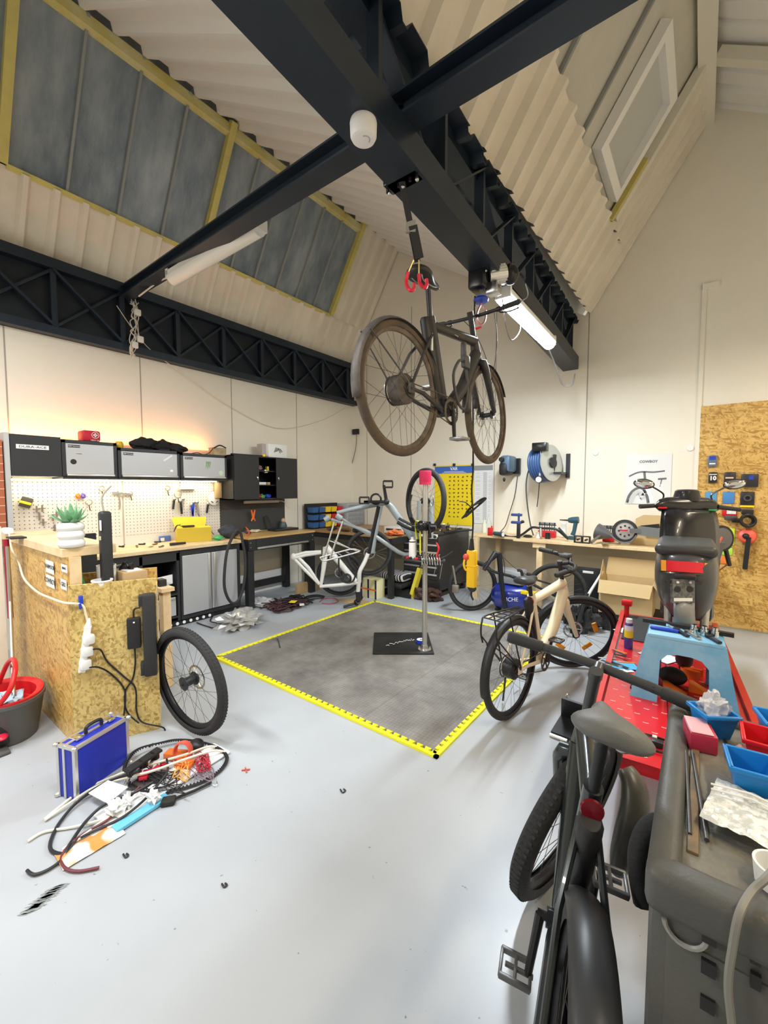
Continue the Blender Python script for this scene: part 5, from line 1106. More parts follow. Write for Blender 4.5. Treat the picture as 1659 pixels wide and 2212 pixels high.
o, a, b_ = hung('blister_pack', 'white card with thin cable drawing on the strand board', 'pack', 1523, 1106, 1545, 1119, WHITE, .008); MB().tube(catm([(a.x + .02, YO - .012, a.z - .05), (a.x + .05, YO - .012, a.z - .03), (a.x + .09, YO - .012, a.z - .05), (a.x + .13, YO - .012, a.z - .01)], 4), .003, 5).build('cable_drawing', BLACK, o)
o, a, b_ = hung('brake_pack', 'red and white pack with grey brake part hanging on the board', 'pack', 1560, 1100, 1592, 1116, RED, .02); MB().box((a.x + .04, YO - .024, a.z - .05), (b_.x - .01, YO - .02, a.z - .01)).build('label', WHITE, o, smooth=False); MB().bbox((a.x + .02, YO - .06, b_.z - .04), (b_.x, YO - .02, b_.z + .01), .012).build('brake_part', DGREY, o)
o, a, b_ = hung('chain_lock', 'coiled black chain lock in its card hanging on the board', 'lock', 1602, 1100, 1628, 1112, PKB, .02)
q = WY(1614, 1125, YO - .05); m_ = MB()
for k in range(3): m_.lathe([(.05 + .015 * cos(t_) + k * .006, .012 * sin(t_) + k * .014) for t_ in [2 * pi * i / 8 for i in range(9)]], q, (.2, -1, .1), 24)
m_.bbox(q - V((.13, .03, .025)), q - V((.04, -.01, -.025)), .01); m_.build('lock_body', BLKG, o)
for (x0, y0, x1, y1, m2, lab) in ((1556, 1140, 1586, 1178, mat('neon', (.72, .88, .05), .5), 'neon yellow card pack partly behind the upright scooter wheel'), (1550, 1182, 1582, 1200, mat('neon2', (.45, .85, .08), .5), 'neon green card pack below the neon yellow one'), (1553, 1201, 1574, 1219, mat('neon3', (.9, .25, .05), .5), 'orange red card pack lowest of the bright cards')): hung('card_pack', lab, 'pack', x0, y0, x1, y1, m2, .008)
o, a, b_ = hung('saddle_light', 'red bell shaped cover hanging on the board', 'cover', 1599, 1144, 1630, 1150, RED, .03); q = WY(1614, 1158, YO - .03); MB().lathe([(.085, 0), (.07, .03), (.03, .045), (0, .05)], q, (0, -1, .3), 24).build('dome', mat('coral_red', (.8, .12, .07), .4), o)
o = MB().beam(WY(1617, 1160, YO - .06), WY(1609, 1229, YO - .04), .05, .04, (1, 0, 0)).build('folding_lock', BLACK, smooth=False); tag(o, 'long black folding lock hanging down from the red cover', 'lock'); MB().ell(WY(1611, 1158, YO - .08), (.03, .03, .03)).build('lock_head', BLACK, o)

# ================================================================ BACK BENCH
SHZ = .905; SY0 = 5.47
t = thing('wall_bench', 'long pale pine shelf bench along the back wall with wooden legs', 'bench', (-1.3, 5.7, 0))
MB().bbox((-2.62, SY0, SHZ - .03), (-1.95, YB - .005, SHZ), .003).bbox((-1.95, SY0 - .1, SHZ - .035), (-.55, YB - .005, SHZ - .001), .003).bbox((-.55, SY0 - .1, SHZ - .035), (.02, YB - .026, SHZ - .001), .003).build('bench_top', PINE, t, smooth=False)
for x in (-2.5, -1.62): MB().box((x - .035, SY0 - .06, 0), (x + .035, SY0, SHZ - .035)).build('leg', PINE, t, smooth=False)
for x in (-2.35,): MB().box((x - .03, 5.85, 0), (x + .03, 5.9, SHZ - .035)).build('leg', PINE, t, smooth=False)
MB().box((-1.70, SY0 - .08, SHZ - .10), (-1.54, SY0 - .06, SHZ - .035)).build('bracket', PINE, t, smooth=False)
# ================================================================ LIFT, STOOL, MOTOR SCOOTER
LZ = .45
fL, nL = G(1345, 1330, LZ), G(1268, 1612, LZ); ldir = (fL - nL).normalized(); lR = V((ldir.y, -ldir.x, 0)); LW = .64; LL = (fL - nL).length + .1
def LP(s, w_, z=LZ): q = nL + ldir * s + lR * w_; return V((q.x, q.y, z))
RP = mat('red_powder_coat', (.62, .012, .02), .3, coat=.3, noise=(4, (.50, .01, .02), .3, .6))
t = thing('lift_table', 'long red lift table with embossed platform carrying the blue stool and scooter', 'lift table', LP(LL / 2, LW / 2, 0))
vs = [LP(s, w_, z) for z in (LZ - .035, LZ) for s, w_ in ((0, .02), (LL, .02), (LL, LW), (0, LW), )]
MB().add(vs, [(3, 2, 1, 0), (4, 5, 6, 7), (0, 1, 5, 4), (1, 2, 6, 5), (2, 3, 7, 6), (3, 0, 4, 7)]).build('platform', RP, t, smooth=False)
for w0, w1 in ((-.02, .012), (LW - .012, LW + .02)):
    MB().add([LP(s, w_, z) for z in (LZ - .06, LZ + .025) for s, w_ in ((0.0, w0), (LL, w0), (LL, w1), (0.0, w1))], [(3, 2, 1, 0), (4, 5, 6, 7), (0, 1, 5, 4), (1, 2, 6, 5), (2, 3, 7, 6), (3, 0, 4, 7)]).build('side_rail', RP, t, smooth=False)
MB().beam(LP(.02, .3, LZ + .0005), LP(LL * .9, .3, LZ + .0005), .006, .002).build('centre_seam', mat('dark_red', (.12, .004, .006), .6), t, smooth=False)
tp = MB()
for i in range(int(LL / .075)):
    for j in range(8):
        s_ = .05 + i * .075; w_ = .06 + j * .075 + (.037 if i % 2 else 0)
        if w_ > LW - .03 or s_ > 1.3: continue
        c = LP(s_, w_, LZ + .0008); tp.beam(c - lR * .012 + ldir * .003, c, .005, .0015, (0, 0, 1)); tp.beam(c, c + lR * .012 + ldir * .003, .005, .0015, (0, 0, 1))
tp.build('embossed_tread', mat('worn_tread', (.75, .45, .42), .5), t, smooth=False)['kind'] = 'stuff'
for s_ in (.7, LL - .2): MB().beam(LP(s_, .05, .03), LP(s_, LW - .05, .03), .08, .06).build('base_bar', RP, t, smooth=False)
for w_ in (.08, LW - .08):
    MB().beam(LP(.7, w_, .03), LP(LL - .2, w_, .03), .05, .06).build('base_rail', RP, t, smooth=False); MB().beam(LP(.75, w_, .05), LP(LL - .3, w_, LZ - .05), .03, .05).beam(LP(LL - .25, w_ + .03, .05), LP(.7, w_ + .03, LZ - .05), .03, .05).build('scissor_arm', RP, t, smooth=False)
MB().cyl(LP(LL - .12, .03, LZ), LP(LL - .12, .03, LZ + .12), .02, .02, 12).bbox(LP(LL - .12, .03, LZ + .1) - V((.04, .03, 0)), LP(LL - .12, .03, LZ + .15) + V((.04, .03, 0)), .01).build('clamp_screw', RED, t)
MB().add([LP(s, w_, z) for z in (LZ + .001, LZ + .006) for s, w_ in ((LL - .75, .03), (LL - .05, .03), (LL - .05, .3), (LL - .75, .3))], [(3, 2, 1, 0), (4, 5, 6, 7), (0, 1, 5, 4), (1, 2, 6, 5), (2, 3, 7, 6), (3, 0, 4, 7)]).build('rubber_sheet', RUB, t, smooth=False)

# blue step stool
SB = mat('worn_blue_plastic', (.10, .34, .58), .45, noise=(3.5, (.22, .46, .66), .42, .6))
DS = 2.3
tl, tr = G(1402, 1367, .79), G(1564, 1395, .79)
zs = tl.z; ux = (tr - tl); ux.z = 0; sw = ux.length; ux.normalize(); uy = V((-ux.y, ux.x, 0)); o0 = V((tl.x, tl.y, 0))
t = thing('step_stool', 'scuffed light blue plastic step stool with arched front standing on the red lift', 'stool', o0 + ux * sw / 2 + uy * .13 + V((0, 0, LZ)))
def SP(u, v, z): return o0 + ux * u + uy * v + V((0, 0, z))
sr = M((ux, uy, V((0, 0, 1)))).transposed()
def sbox(u0, v0, z0, u1, v1, z1, bev=.012):
    c = SP((u0 + u1) / 2, (v0 + v1) / 2, (z0 + z1) / 2); h = V((abs(u1 - u0) / 2, abs(v1 - v0) / 2, abs(z1 - z0) / 2)); return MB().bbox(c - h, c + h, bev, rot=sr, c=c)
sbox(-.01, -.01, zs - .03, sw + .01, .28, zs + .004, .015).build('top', SB, t)
fo = .07
def archpanel(v, sgn):
    """front panel: outer trapezoid with arched opening"""
    N_ = 12; out = []; inn = []
    zb_ = LZ
    outer = [(-fo, zb_), (-.012, zs - .01), (sw + .012, zs - .01), (sw + fo, zb_)]
    inner = [(.05, zb_), (.055, zs - .13), (.085, zs - .095), (.13, zs - .085), (sw - .13, zs - .085), (sw - .085, zs - .095), (sw - .055, zs - .13), (sw - .05, zb_)]
    poly = outer + inner[::-1]; lean = lambda z: v + sgn * fo * (zs - z) / (zs - zb_)
    return MB().prism(poly, lambda u, z, h: SP(u, lean(z) + h, z), 0, .02)
archpanel(-.005, -1).build('front_arch', SB, t); archpanel(.255, 1).build('back_arch', SB, t)
for u0, sg in ((-.005, -1), (sw - .015, 1)):
    MB().prism([(-.01 - fo * .9, LZ), (-.005, zs - .01), (.27, zs - .01), (.27 + fo * .9, LZ), (.20, LZ), (.17, zs - .13), (.09, zs - .13), (.06, LZ)], lambda v, z, h: SP(u0 + h + sg * fo * (zs - z) / (zs - LZ), v, z), 0, .02).build('side_arch', SB, t)
# tools on the stool
o = MB().beam(SP(-.04, .19, zs + .016), SP(sw + .05, .16, zs + .016), .03, .02).build('tool_bar', BLACK); o_z = 0; tag(o, 'long black bar tool lying across the top of the blue stool', 'tool')
o = sbox(.0, .06, zs + .006, .13, .09, zs + .02, .006).build('screwdriver', BLUE); tag(o, 'blue handled long tool lying on the left of the blue stool', 'tool')
for u, lab in ((sw * .62, 'left'), (sw * .76, 'middle'), (sw * .9, 'right')):
    o = MB().lathe([(0, 0), (.018, 0), (.018, .028), (.014, .03), (.014, .05), (.009, .05), (.009, .02), (0, .02)], SP(u, .11, zs + .005), (0, 0, 1), 18).build('socket', CHROME); tag(o, 'chrome socket standing on the blue stool, %s of three' % lab, 'socket')
for (a, b_, m_, lab) in (((.12, .11), (.17, .02), BLKM, 'dark open-ended wrench lying slanted at the centre of the stool'), ((.17, .10), (.22, .01), STEEL, 'steel pliers lying slanted on the front of the stool'), ((.26, .08), (.30, .0), BLKM, 'thin dark hex tool pointing forward on the stool'), ((.08, .18), (.14, .12), CHROME, 'small chrome ratchet at the back left of the stool')):
    o = MB().beam(SP(*a, zs + .012), SP(*b_, zs + .012), .02, .01).cyl(SP(*a, zs + .005), SP(*a, zs + .02), .016, .016, 12).build('hand_tool', m_); tag(o, lab, 'hand tool')
# things on the lift
c = G(1362, 1415, LZ); 
c = PD(1357, 1352, 2.62); zc_ = LZ
c = G(1360, 1447, LZ) + ldir * .0; c = G(1357, 1400, LZ); c.z = LZ
o = MB().lathe([(0, 0), (.027, 0), (.027, .17), (.02, .185), (.012, .19), (.012, .205), (0, .205)], c, (0, 0, 1), 20).build('spray_can', mat('can_violet', (.08, .05, .28), .35)); tag(o, 'dark blue spray can with yellow label standing on the red lift', 'spray can')
MB().lathe([(.0275, .08), (.0275, .13)], c, (0, 0, 1), 20).build('label', YEL, o); MB().lathe([(.0276, .13), (.0276, .165)], c, (0, 0, 1), 20).build('label', WHITE, o); MB().lathe([(.0, .19), (.022, .17), (.02, .21), (0, .215)], c, (0, 0, 1), 14).build('cap', WHITE, o)
random.seed(5)
for i in range(9):
    q = G(1310 + random.uniform(0, 45), 1418 + random.uniform(-12, 22), LZ + .004 + i * .0035); a = random.uniform(-.6, .6)
    o = MB().bbox(q - V((.055, .009, 0)), q + V((.055, .009, .003)), .001, rot=rot(V((0, 0, 1)), a)).build('file_tool', (BLKM, ORA, STEEL, BLACK)[i % 4]); tag(o, 'small loose tool in the pile at the left edge of the red lift', 'tool', 'pile of small tools on the lift')
for (px, py, sx, sy, m_, lab, a) in ((1340, 1437, .09, .06, mat('card_blue', (.08, .45, .75), .5), 'blue and white leaflet lying at the left edge of the lift', .4), (1330, 1445, .09, .05, PAPER, 'white leaflet lying under the blue one on the lift', .7), (1425, 1418, .10, .08, PAPER, 'white sheet of paper seen through the arch of the blue stool', -.5), (1350, 1362, .07, .05, PAPER, 'crumpled white paper behind the spray can on the lift', 1.0)):
    q = G(px, py, LZ + .003 if sx < .095 else LZ + .002); q.z = LZ + (.006 if 'blue and' in lab else .003); o = MB().bbox(q - V((sx, sy, 0)), q + V((sx, sy, .002)), .0005, rot=rot(V((0, 0, 1)), a)).build('leaflet', m_, smooth=False); tag(o, lab, 'leaflet')
for (px, py, lab) in ((1498, 1465, 'orange wheel chock ring behind the blue stool opening'), (1455, 1500, 'orange plastic wedge lying on the lift below the stool'), (1512, 1500, 'second orange wedge on the lift near the grey cabinet')):
    q = G(px, py, LZ); q.z = LZ
    if 'ring' in lab: o = MB().lathe([(.05, 0), (.065, .0), (.065, .05), (.05, .05), (.05, 0)], q, (0, .2, 1), 24, 0, 4.4).build('wheel_chock', ORA)
    else: o = MB().prism([(0, 0), (.11, 0), (.02, .045), (0, .045)], lambda u, v, h: q + ux * (u - .05) + uy * h + V((0, 0, v)), 0, .06).build('wheel_chock', ORA)
    tag(o, lab, 'wheel chock')
q = G(1452, 1478, LZ); o = MB().ell((q.x, q.y, LZ + .05), (.07, .05, .05)).build('rubber_boot', RUB); tag(o, 'black rubber lump beside the orange ring under the stool', 'rubber block')
q = G(1382, 1490, LZ); q.z = LZ
o = MB().bbox(q + V((-.045, -.05, .002)), q + V((.045, .05, .03)), .016).build('brake_light', BLKG); tag(o, 'black slotted oval lamp lying on the embossed red platform', 'lamp')
for s in (-1, 1): MB().bbox(q + V((-.012 + s * .016, -.035, .029)), q + V((-.004 + s * .016, .035, .032)), .002).build('slot', mat('slot_grey', (.5, .5, .48), .4), o)
q = G(1418, 1610, LZ + .004)
m_ = MB()
for k in range(3): m_.tube(catm([q + V((.07 * cos(a + k) * (1 + .2 * k), .06 * sin(a + k), .004 + .003 * k)) for a in (0, 1.2, 2.5, 3.8, 5)], 5, True), .0025, 5, closed=True)
m_.bbox(q + V((-.02, -.02, 0)), q + V((.025, .015, .025)), .004); o = m_.build('wired_connector', BLACK); tag(o, 'small black connector with looping thin wires on the red platform', 'connector'); MB().bbox(q + V((-.018, .012, .02)), q + V((.0, .03, .03)), .003).build('pale_plug', mat('pale_plug', (.8, .72, .6), .5), o)

# motor scooter seen from behind
SBK = mat('scooter_grey', (.05, .052, .053), .32, coat=.3); SBL = mat('scooter_black', (.014, .014, .016), .25, coat=.3)
rear, front = PD(1480, 1250, 2.5), PD(1486, 1095, 3.15)
sf = (front - rear); sf.z = 0; sf.normalize(); srr = V((sf.y, -sf.x, 0))
def S3(px, py, D): return PD(px, py, D)
t = thing('motor_scooter', 'black motor scooter seen from behind standing on the red lift table', 'motor scooter', PD(1480, 1300, 2.7) * 1.0 - V((0, 0, PD(1480, 1300, 2.7).z - LZ)))
rows = [(1196, 1483, 100, 2.5, .26), (1205, 1483, 112, 2.47, .28), (1225, 1482, 120, 2.45, .30), (1250, 1481, 124, 2.45, .32), (1275, 1480, 122, 2.47, .32), (1298, 1480, 112, 2.5, .30), (1318, 1481, 98, 2.54, .27), (1336, 1482, 82, 2.58, .22)]
n = 28; vs = []
for (py, pxc, w_, D, hl) in rows:
    c = PD(pxc, py, D) + sf * hl
    for j in range(n):
        a = 2 * pi * j / n; ca, sa = cos(a), sin(a); e = .75
        vs.append(c + srr * (abs(ca) ** e * (1 if ca > 0 else -1)) * w_ / 900 * D / 2 + sf * (abs(sa) ** e * (1 if sa > 0 else -1)) * hl)
MB().add(vs, [(i * n + j, i * n + (j + 1) % n, (i + 1) * n + (j + 1) % n, (i + 1) * n + j) for i in range(len(rows) - 1) for j in range(n)] + [tuple(range(n)), tuple(range(len(vs) - 1, len(vs) - n - 1, -1))]).build('tail_body', SBK, t)
sc_ = PD(1481, 1191, 2.52) + sf * .24; fm_ = M((srr, sf, V((0, 0, 1)))).transposed()
o = MB().bbox(sc_ - V((.158, .27, .032)), sc_ + V((.158, .3, .040)), .035, 4, rot=fm_, c=sc_).build('seat', mat('seat_vinyl', (.05, .052, .052), .4), t)
# tail light
def tl_(px0, px1, m_, nm, y0=1213, y1=1236):
    vs = []; K = 8
    for i in range(K + 1):
        px = px0 + (px1 - px0) * i / K; u = (px - 1480) / 56; D = 2.405 + .035 * u * u; dy = 4 * u
        for yy, dd in ((y0 + dy, .0), (y1 + dy * .9, -.005)): vs.append(PD(px, yy, D + dd)); vs.append(PD(px, yy, D + .04))
    fs = []
    for i in range(K): a = i * 4; b_ = a + 4; fs += [(a, b_, b_ + 2, a + 2), (a, a + 1, b_ + 1, b_), (a + 2, b_ + 2, b_ + 3, a + 3)]
    fs += [(0, 2, 3, 1), (K * 4, K * 4 + 1, K * 4 + 3, K * 4 + 2)]
    MB().add(vs, fs).build(nm, m_, t)
tl_(1440, 1521, mat('tail_red', (.62, .01, .03), .12, emit=(.5, .0, .01), es=.15), 'tail_light'); tl_(1428, 1439, mat('tail_amber', (.85, .35, .03), .15), 'indicator'); tl_(1522, 1533, mat('tail_amber', (0, 0, 0)), 'indicator')
tl_(1424, 1536, SBL, 'light_surround', 1236, 1240)
# number plate bracket
PLT = mat('plate_grey', (.22, .22, .21), .45, .4, noise=(60, (.10, .10, .10), .4, .6))
def face(px0, py0, px1, py1, D, th, m_, nm, par=None):
    a, b_, c_, d_ = PD(px0, py0, D), PD(px1, py0, D), PD(px1, py1, D), PD(px0, py1, D); k = _f * th
    return MB().add([a, b_, c_, d_, a + k, b_ + k, c_ + k, d_ + k], [(0, 1, 2, 3), (7, 6, 5, 4), (0, 4, 5, 1), (1, 5, 6, 2), (2, 6, 7, 3), (3, 7, 4, 0)]).build(nm, m_, par or t, smooth=False)
br_ = face(1453, 1251, 1501, 1303, 2.38, .02, PLT, 'plate_bracket'); face(1440, 1254, 1453, 1260, 2.39, .01, BLKM, 'bracket_tab'); face(1501, 1257, 1516, 1264, 2.39, .01, BLKM, 'bracket_tab')
for px in (1464, 1491): MB().disc(PD(px, 1273, 2.377), _f, .018).build('mount_hole', BLACK, br_); MB().ell(PD(px, 1258, 2.375), (.008, .008, .008), 8, 6).build('rivet', WHITE, br_)
face(1456, 1292, 1496, 1299, 2.376, .003, WHITE, 'white_label', br_)
m_ = MB(); m_.bbox(PD(1469, 1246, 2.38) - V((.03, .02, .01)), PD(1490, 1246, 2.38) + V((.03, .02, .015)), .008); m_.build('plate_lamp', BLACK, t)
# rear mudguard, wheel, shocks
vs = []; 
for (py, w_, D) in ((1300, 46, 2.38), (1315, 46, 2.36), (1330, 46, 2.36), (1345, 50, 2.38), (1358, 52, 2.42)):
    for u in (-1, -.5, 0, .5, 1): vs.append(PD(1478 + u * w_ / 2, py, D + .03 * u * u))
o = MB().add(vs, [(i * 5 + j, i * 5 + j + 1, i * 5 + j + 6, i * 5 + j + 5) for i in range(4) for j in range(4)]).build('rear_mudguard', mat('dusty_grey', (.24, .24, .235), .4), t); md = o.modifiers.new('s', 'SOLIDIFY'); md.thickness = .004
wc_ = V((0, 0, 0)) + PD(1479, 1395, 2.62); wc_.z = LZ + .225
wt = M(((sf.x, srr.x, 0, wc_.x), (sf.y, srr.y, 0, wc_.y), (sf.z, srr.z, 1, wc_.z), (0, 0, 0, 1)))
wheel(t, world_of(t).inverted() @ wt, 'rear_wheel', .22, .045, disc=1, spokes='one', n=10, motor=.09, discr=.1)
wc2 = wc_ + sf * 1.2
wt2 = wt.copy(); wt2.translation = wc2; wheel(t, world_of(t).inverted() @ wt2, 'front_wheel', .22, .045, disc=1, spokes='one', n=10, motor=.05)
for s in (-1, 1): MB().tube([wc_ + srr * .09 * s, wc_ + srr * .1 * s + sf * .02 + V((0, 0, .3))], .022, 10).build('shock_absorber', mat('pale_metal', (.6, .55, .48), .35, .6), t)
q0 = wc_ + sf * .35; zb_ = LZ + .3
MB().bbox(q0 + V((-.14, -.3, 0)) * 1.0 + V((0, 0, zb_ - q0.z - .02)), q0 + V((.14, .35, 0)) + V((0, 0, zb_ - q0.z + .12)), .04, rot=fm_, c=V((q0.x, q0.y, zb_))).build('underbody', SBL, t)
# foot board and leg shield
ls0 = PD(1481, 1150, 3.0)
hz = LZ + .26
fc = wc_ + sf * .78; MB().bbox(V((fc.x - .15, fc.y - .25, hz)), V((fc.x + .15, fc.y + .25, hz + .05)), .02, rot=fm_, c=V((fc.x, fc.y, hz))).build('foot_board', SBL, t)
sh = []; K = 10
rows = [(1114, 84, 3.1), (1118, 94, 3.09), (1135, 98, 3.07), (1160, 101, 3.05), (1190, 100, 3.03), (1230, 90, 3.02), (1290, 80, 3.03)]
vs = []
for (py, w_, D) in rows:
    for j in range(K + 1):
        u = -1 + 2 * j / K; vs.append(PD(1481.5 + u * w_ / 2, py, D - .05 + .06 * u * u))
o = MB().add(vs, [(i * (K + 1) + j, i * (K + 1) + j + 1, (i + 1) * (K + 1) + j + 1, (i + 1) * (K + 1) + j) for i in range(len(rows) - 1) for j in range(K)]).build('leg_shield', mat('scooter_black', (0, 0, 0)), t); md = o.modifiers.new('s', 'SOLIDIFY'); md.thickness = .07; md.offset = 1
ky = PD(1502, 1138, 2.99); MB().lathe([(.026, 0), (.02, -.012), (0, -.012)], ky, _f, 6).build('lock_plate', STEEL, t); MB().tube([ky, PD(1505, 1150, 2.96)], .005, 6).build('key', STEEL, t)
MB().tube([PD(1482, 1122, 3.08), PD(1483, 1100, 3.08)], [.055, .07], 16).build('steering_neck', SBL, t)
# handlebar cover
vs = []; n = 16
secs = [(1415, 1092, 8, .03), (1424, 1091, 26, .045), (1440, 1091, 34, .055), (1460, 1094, 42, .07), (1483, 1098, 50, .08), (1506, 1095, 42, .07), (1528, 1093, 35, .055), (1545, 1094, 26, .045), (1555, 1096, 8, .03)]
for px, py, h_, d in secs:
    c = PD(px, py, 3.1)
    for j in range(n): a = 2 * pi * j / n; vs.append(c + V((0, 0, 1)) * cos(a) * h_ / 900 * 3.1 / 2 + sf * sin(a) * d)
MB().add(vs, [(i * n + j, i * n + (j + 1) % n, (i + 1) * n + (j + 1) % n, (i + 1) * n + j) for i in range(len(secs) - 1) for j in range(n)] + [tuple(range(n)), tuple(range(len(vs) - 1, len(vs) - n - 1, -1))]).build('handlebar_cover', SBL, t)
for a, b_ in (((1382, 1094), (1420, 1092)), ((1550, 1095), (1598, 1101))): MB().tube([PD(*a, 3.08), PD(a[0] + (b_[0] - a[0]) * .12, a[1] + (b_[1] - a[1]) * .12, 3.08), PD(*b_, 3.1)], [.017, .017, .015], 12).build('grip', RUB, t)
MB().lathe([(0, 0), (.085, .0), (.088, .02), (.075, .075), (.06, .085), (0, .088)], PD(1483, 1082, 3.13), (0, 0, 1), 24).build('dashboard', SBL, t)
MB().bbox(PD(1428, 1097, 3.03) - V((.02, .01, .006)), PD(1434, 1097, 3.03) + V((.02, .01, .006)), .004).build('red_switch', RED, t); MB().bbox(PD(1537, 1102, 3.03) - V((.018, .01, .006)), PD(1542, 1102, 3.03) + V((.018, .01, .006)), .004).build('green_switch', GRN, t)
MIR = mat('mirror_glass', (.9, .9, .88), .03, 1)
for (mx_, my_, st_, sgn) in ((1391, 1045, (1432, 1078), -1), (1587, 1046, (1538, 1080), 1)):
    c = PD(mx_, my_, 3.05)
    MB().ell(c, (.068, .02, .037), 20, 12, rot=fm_ @ rot(V((0, 1, 0)), -.15 * sgn)).build('mirror_shell', SBL, t)
    MB().ell(c - sf * .012, (.060, .012, .030), 20, 12, rot=fm_ @ rot(V((0, 1, 0)), -.15 * sgn)).build('mirror_glass', MIR, t)
    MB().tube(catm([c + V((0, 0, -.02)) - srr * sgn * .05, PD(st_[0] - 10 * sgn * -1 * 0, st_[1] - 12, 3.1), PD(*st_, 3.1)], 4), .006, 8).build('mirror_stem', SBL, t)
# kick scooter leaning upside down beside the motor scooter
GRS = mat('scooter_greyish', (.14, .135, .14), .4)
c = PD(1557, 1163, 3.85)
t = thing('kick_scooter', 'grey electric kick scooter with solid disc wheel leaning behind the motor scooter', 'kick scooter', V((c.x, c.y, 0)))
MB().lathe([(.10, -.022), (.118, -.02), (.122, 0), (.118, .02), (.10, .022)], c, -_f + _r * .12, 36).build('tyre', TYRE, t)
MB().lathe([(0, .028), (.08, .026), (.10, .02), (.10, -.02), (0, -.024)], c, -_f + _r * .12, 36).build('wheel_cover', GRS, t)
MB().beam(PD(1552, 1175, 3.72), PD(1560, 1160, 3.72), .012, .01, _f).build('red_trim', mat('coral_red', (0, 0, 0)), t)
MB().beam(PD(1552, 1170, 3.82), PD(1538, 1215, 3.88), .09, .05, _f).build('deck_end', GRS, t); MB().beam(PD(1538, 1210, 3.88), PD(1525, 1300, 4.0), .13, .04, _f).build('deck', GRS, t)
MB().tube([PD(1566, 1180, 3.85), PD(1576, 1222, 3.85)], .018, 8).build('kickstand', BLACK, t); MB().tube([PD(1543, 1240, 3.85), PD(1577, 1215, 3.85)], .006, 6).build('cable', mat('brown_cable', (.18, .05, .03), .5), t)
c_ = PD(1525, 1300, 4.0); MB().beam(c_, V((c_.x - .02, c_.y + .05, .02)), .05, .04, _f).build('steering_tube', GRS, t)

# ================================================================ GREY TOOL CABINET, LOWER RIGHT
CZ = .95
n0 = G(1405, 1880, CZ); f0_ = G(1456, 1512, CZ); CYN, CYF = n0.y, f0_.y; CXL = -.052; CXR = .62
CG = mat('cabinet_grey', (.085, .088, .085), .5, noise=(6, (.105, .105, .095), .35, .65), bump=(160, .12))
CT = mat('worn_tray', (.11, .11, .10), .45, noise=(8, (.20, .185, .15), .42, .62), bump=(60, .3))
t = thing('tool_cabinet', 'bulky dark grey plastic tool cabinet in the lower right foreground', 'tool cabinet', (.28, 1.1, 0))
MB().bbox((CXL + .006, CYN + .014, .12), (CXR - .02, CYF - .008, CZ - .07), .02).build('body', CG, t)
for a, b_ in (((CXL, CYN, CZ - .075), (CXR, CYN + .06, CZ)), ((CXL, CYF - .05, CZ - .075), (CXR, CYF, CZ)), ((CXL + .0005, CYN + .01, CZ - .074), (CXL + .05, CYF - .01, CZ - .0007)), ((CXR - .05, CYN + .01, CZ - .074), (CXR - .0005, CYF - .01, CZ - .0007))): MB().bbox(a, b_, .018, 3).build('top_rim', CG, t)
MB().box((CXL + .03, CYN + .03, CZ - .05), (CXR - .03, CYF - .03, CZ - .016)).build('tray_floor', CT, t, smooth=False)
MB().bbox((CXL + .055, CYN + .10, CZ - .02), (CXL + .072, CYF - .08, CZ - .010), .003).build('brown_inlay', mat('rusty_strip', (.22, .15, .08), .6, noise=(12, (.12, .09, .06), .4, .6)), t)
MB().bbox((CXL + .03, CYN + .008, .15), (CXR - .06, CYN + .05, CZ - .10), .012).build('drawer_front', CG, t)
MB().bbox((CXL + .015, CYN + .02, .0), (CXL + .07, CYN + .08, .14), .02).bbox((CXR - .1, CYN + .02, .0), (CXR - .04, CYN + .08, .14), .02).bbox((CXL + .015, CYF - .1, .0), (CXL + .07, CYF - .04, .14), .02).bbox((CXR - .1, CYF - .1, .0), (CXR - .04, CYF - .04, .14), .02).build('foot', CG, t)
MB().box((CXL + .165, CYN + .006, .2), (CXL + .178, CYN + .014, CZ - .12)).build('panel_groove', BLACK, t, smooth=False)
for px, py in ((1532, 2022), (1530, 2090), (1528, 2168), (1632, 2065), (1632, 2118)):
    q = WY(px, py, CYN + .007); w_ = .009 if px < 1600 else .006; MB().box((q.x - w_, q.y - .004, q.z - .011), (q.x + w_, q.y + .003, q.z + .011)).build('peg_hole', BLACK, t, smooth=False)
q = WY(1480, 2000, CYN + .012); MB().tube([q + V((.028 * cos(a), -.004, .03 * sin(a))) for a in [R(185 + 17 * i) for i in range(11)]], .004, 6).build('finger_pull', mat('pull_edge', (.3, .3, .29), .4), t)
def bin_(lab, pxs, z0, h, m_, cat='bin', rz=0, tp=.012, grp=None):
    """open parts bin, given by the sight lines of its rim corners (near left, near right, far left)"""
    a, b_, c = [G(*p, z0 + h) for p in pxs]; x = (b_ - a); x.z = 0; w_ = x.length; x.normalize(); y = V((-x.y, x.x, 0)); d = abs((c - a).dot(y))
    t = thing('parts_bin', lab, cat, a + x * w_ / 2 + y * d / 2 - V((0, 0, h)), math.atan2(x.y, x.x))
    MB().tray((0, 0, 0), w_ - .008, d - .008, h, .003, tp).build('bin_body', m_, t, local=True, smooth=False)
    r_ = MB()
    for k in ((-1, 0), (1, 0), (0, -1), (0, 1)):
        if k[0]: r_.bbox((k[0] * (w_ / 2 - .003) - .004, -d / 2, h - .008), (k[0] * (w_ / 2 - .003) + .004, d / 2, h + .002), .002)
        else: r_.bbox((-w_ / 2, k[1] * (d / 2 - .003) - .004, h - .008), (w_ / 2, k[1] * (d / 2 - .003) + .004, h + .002), .002)
    r_.build('rim', m_, t, local=True); return t, w_, d
BB = mat('bin_blue', (.01, .22, .62), .35); RB = mat('bin_red', (.62, .006, .015), .35)
TZ = CZ - .0155
b1, w1_, d1_ = bin_('blue parts bin holding a clear bag on the tool cabinet near the red box', ((1527, 1550), (1605, 1553), (1522, 1516)), TZ, .065, BB)
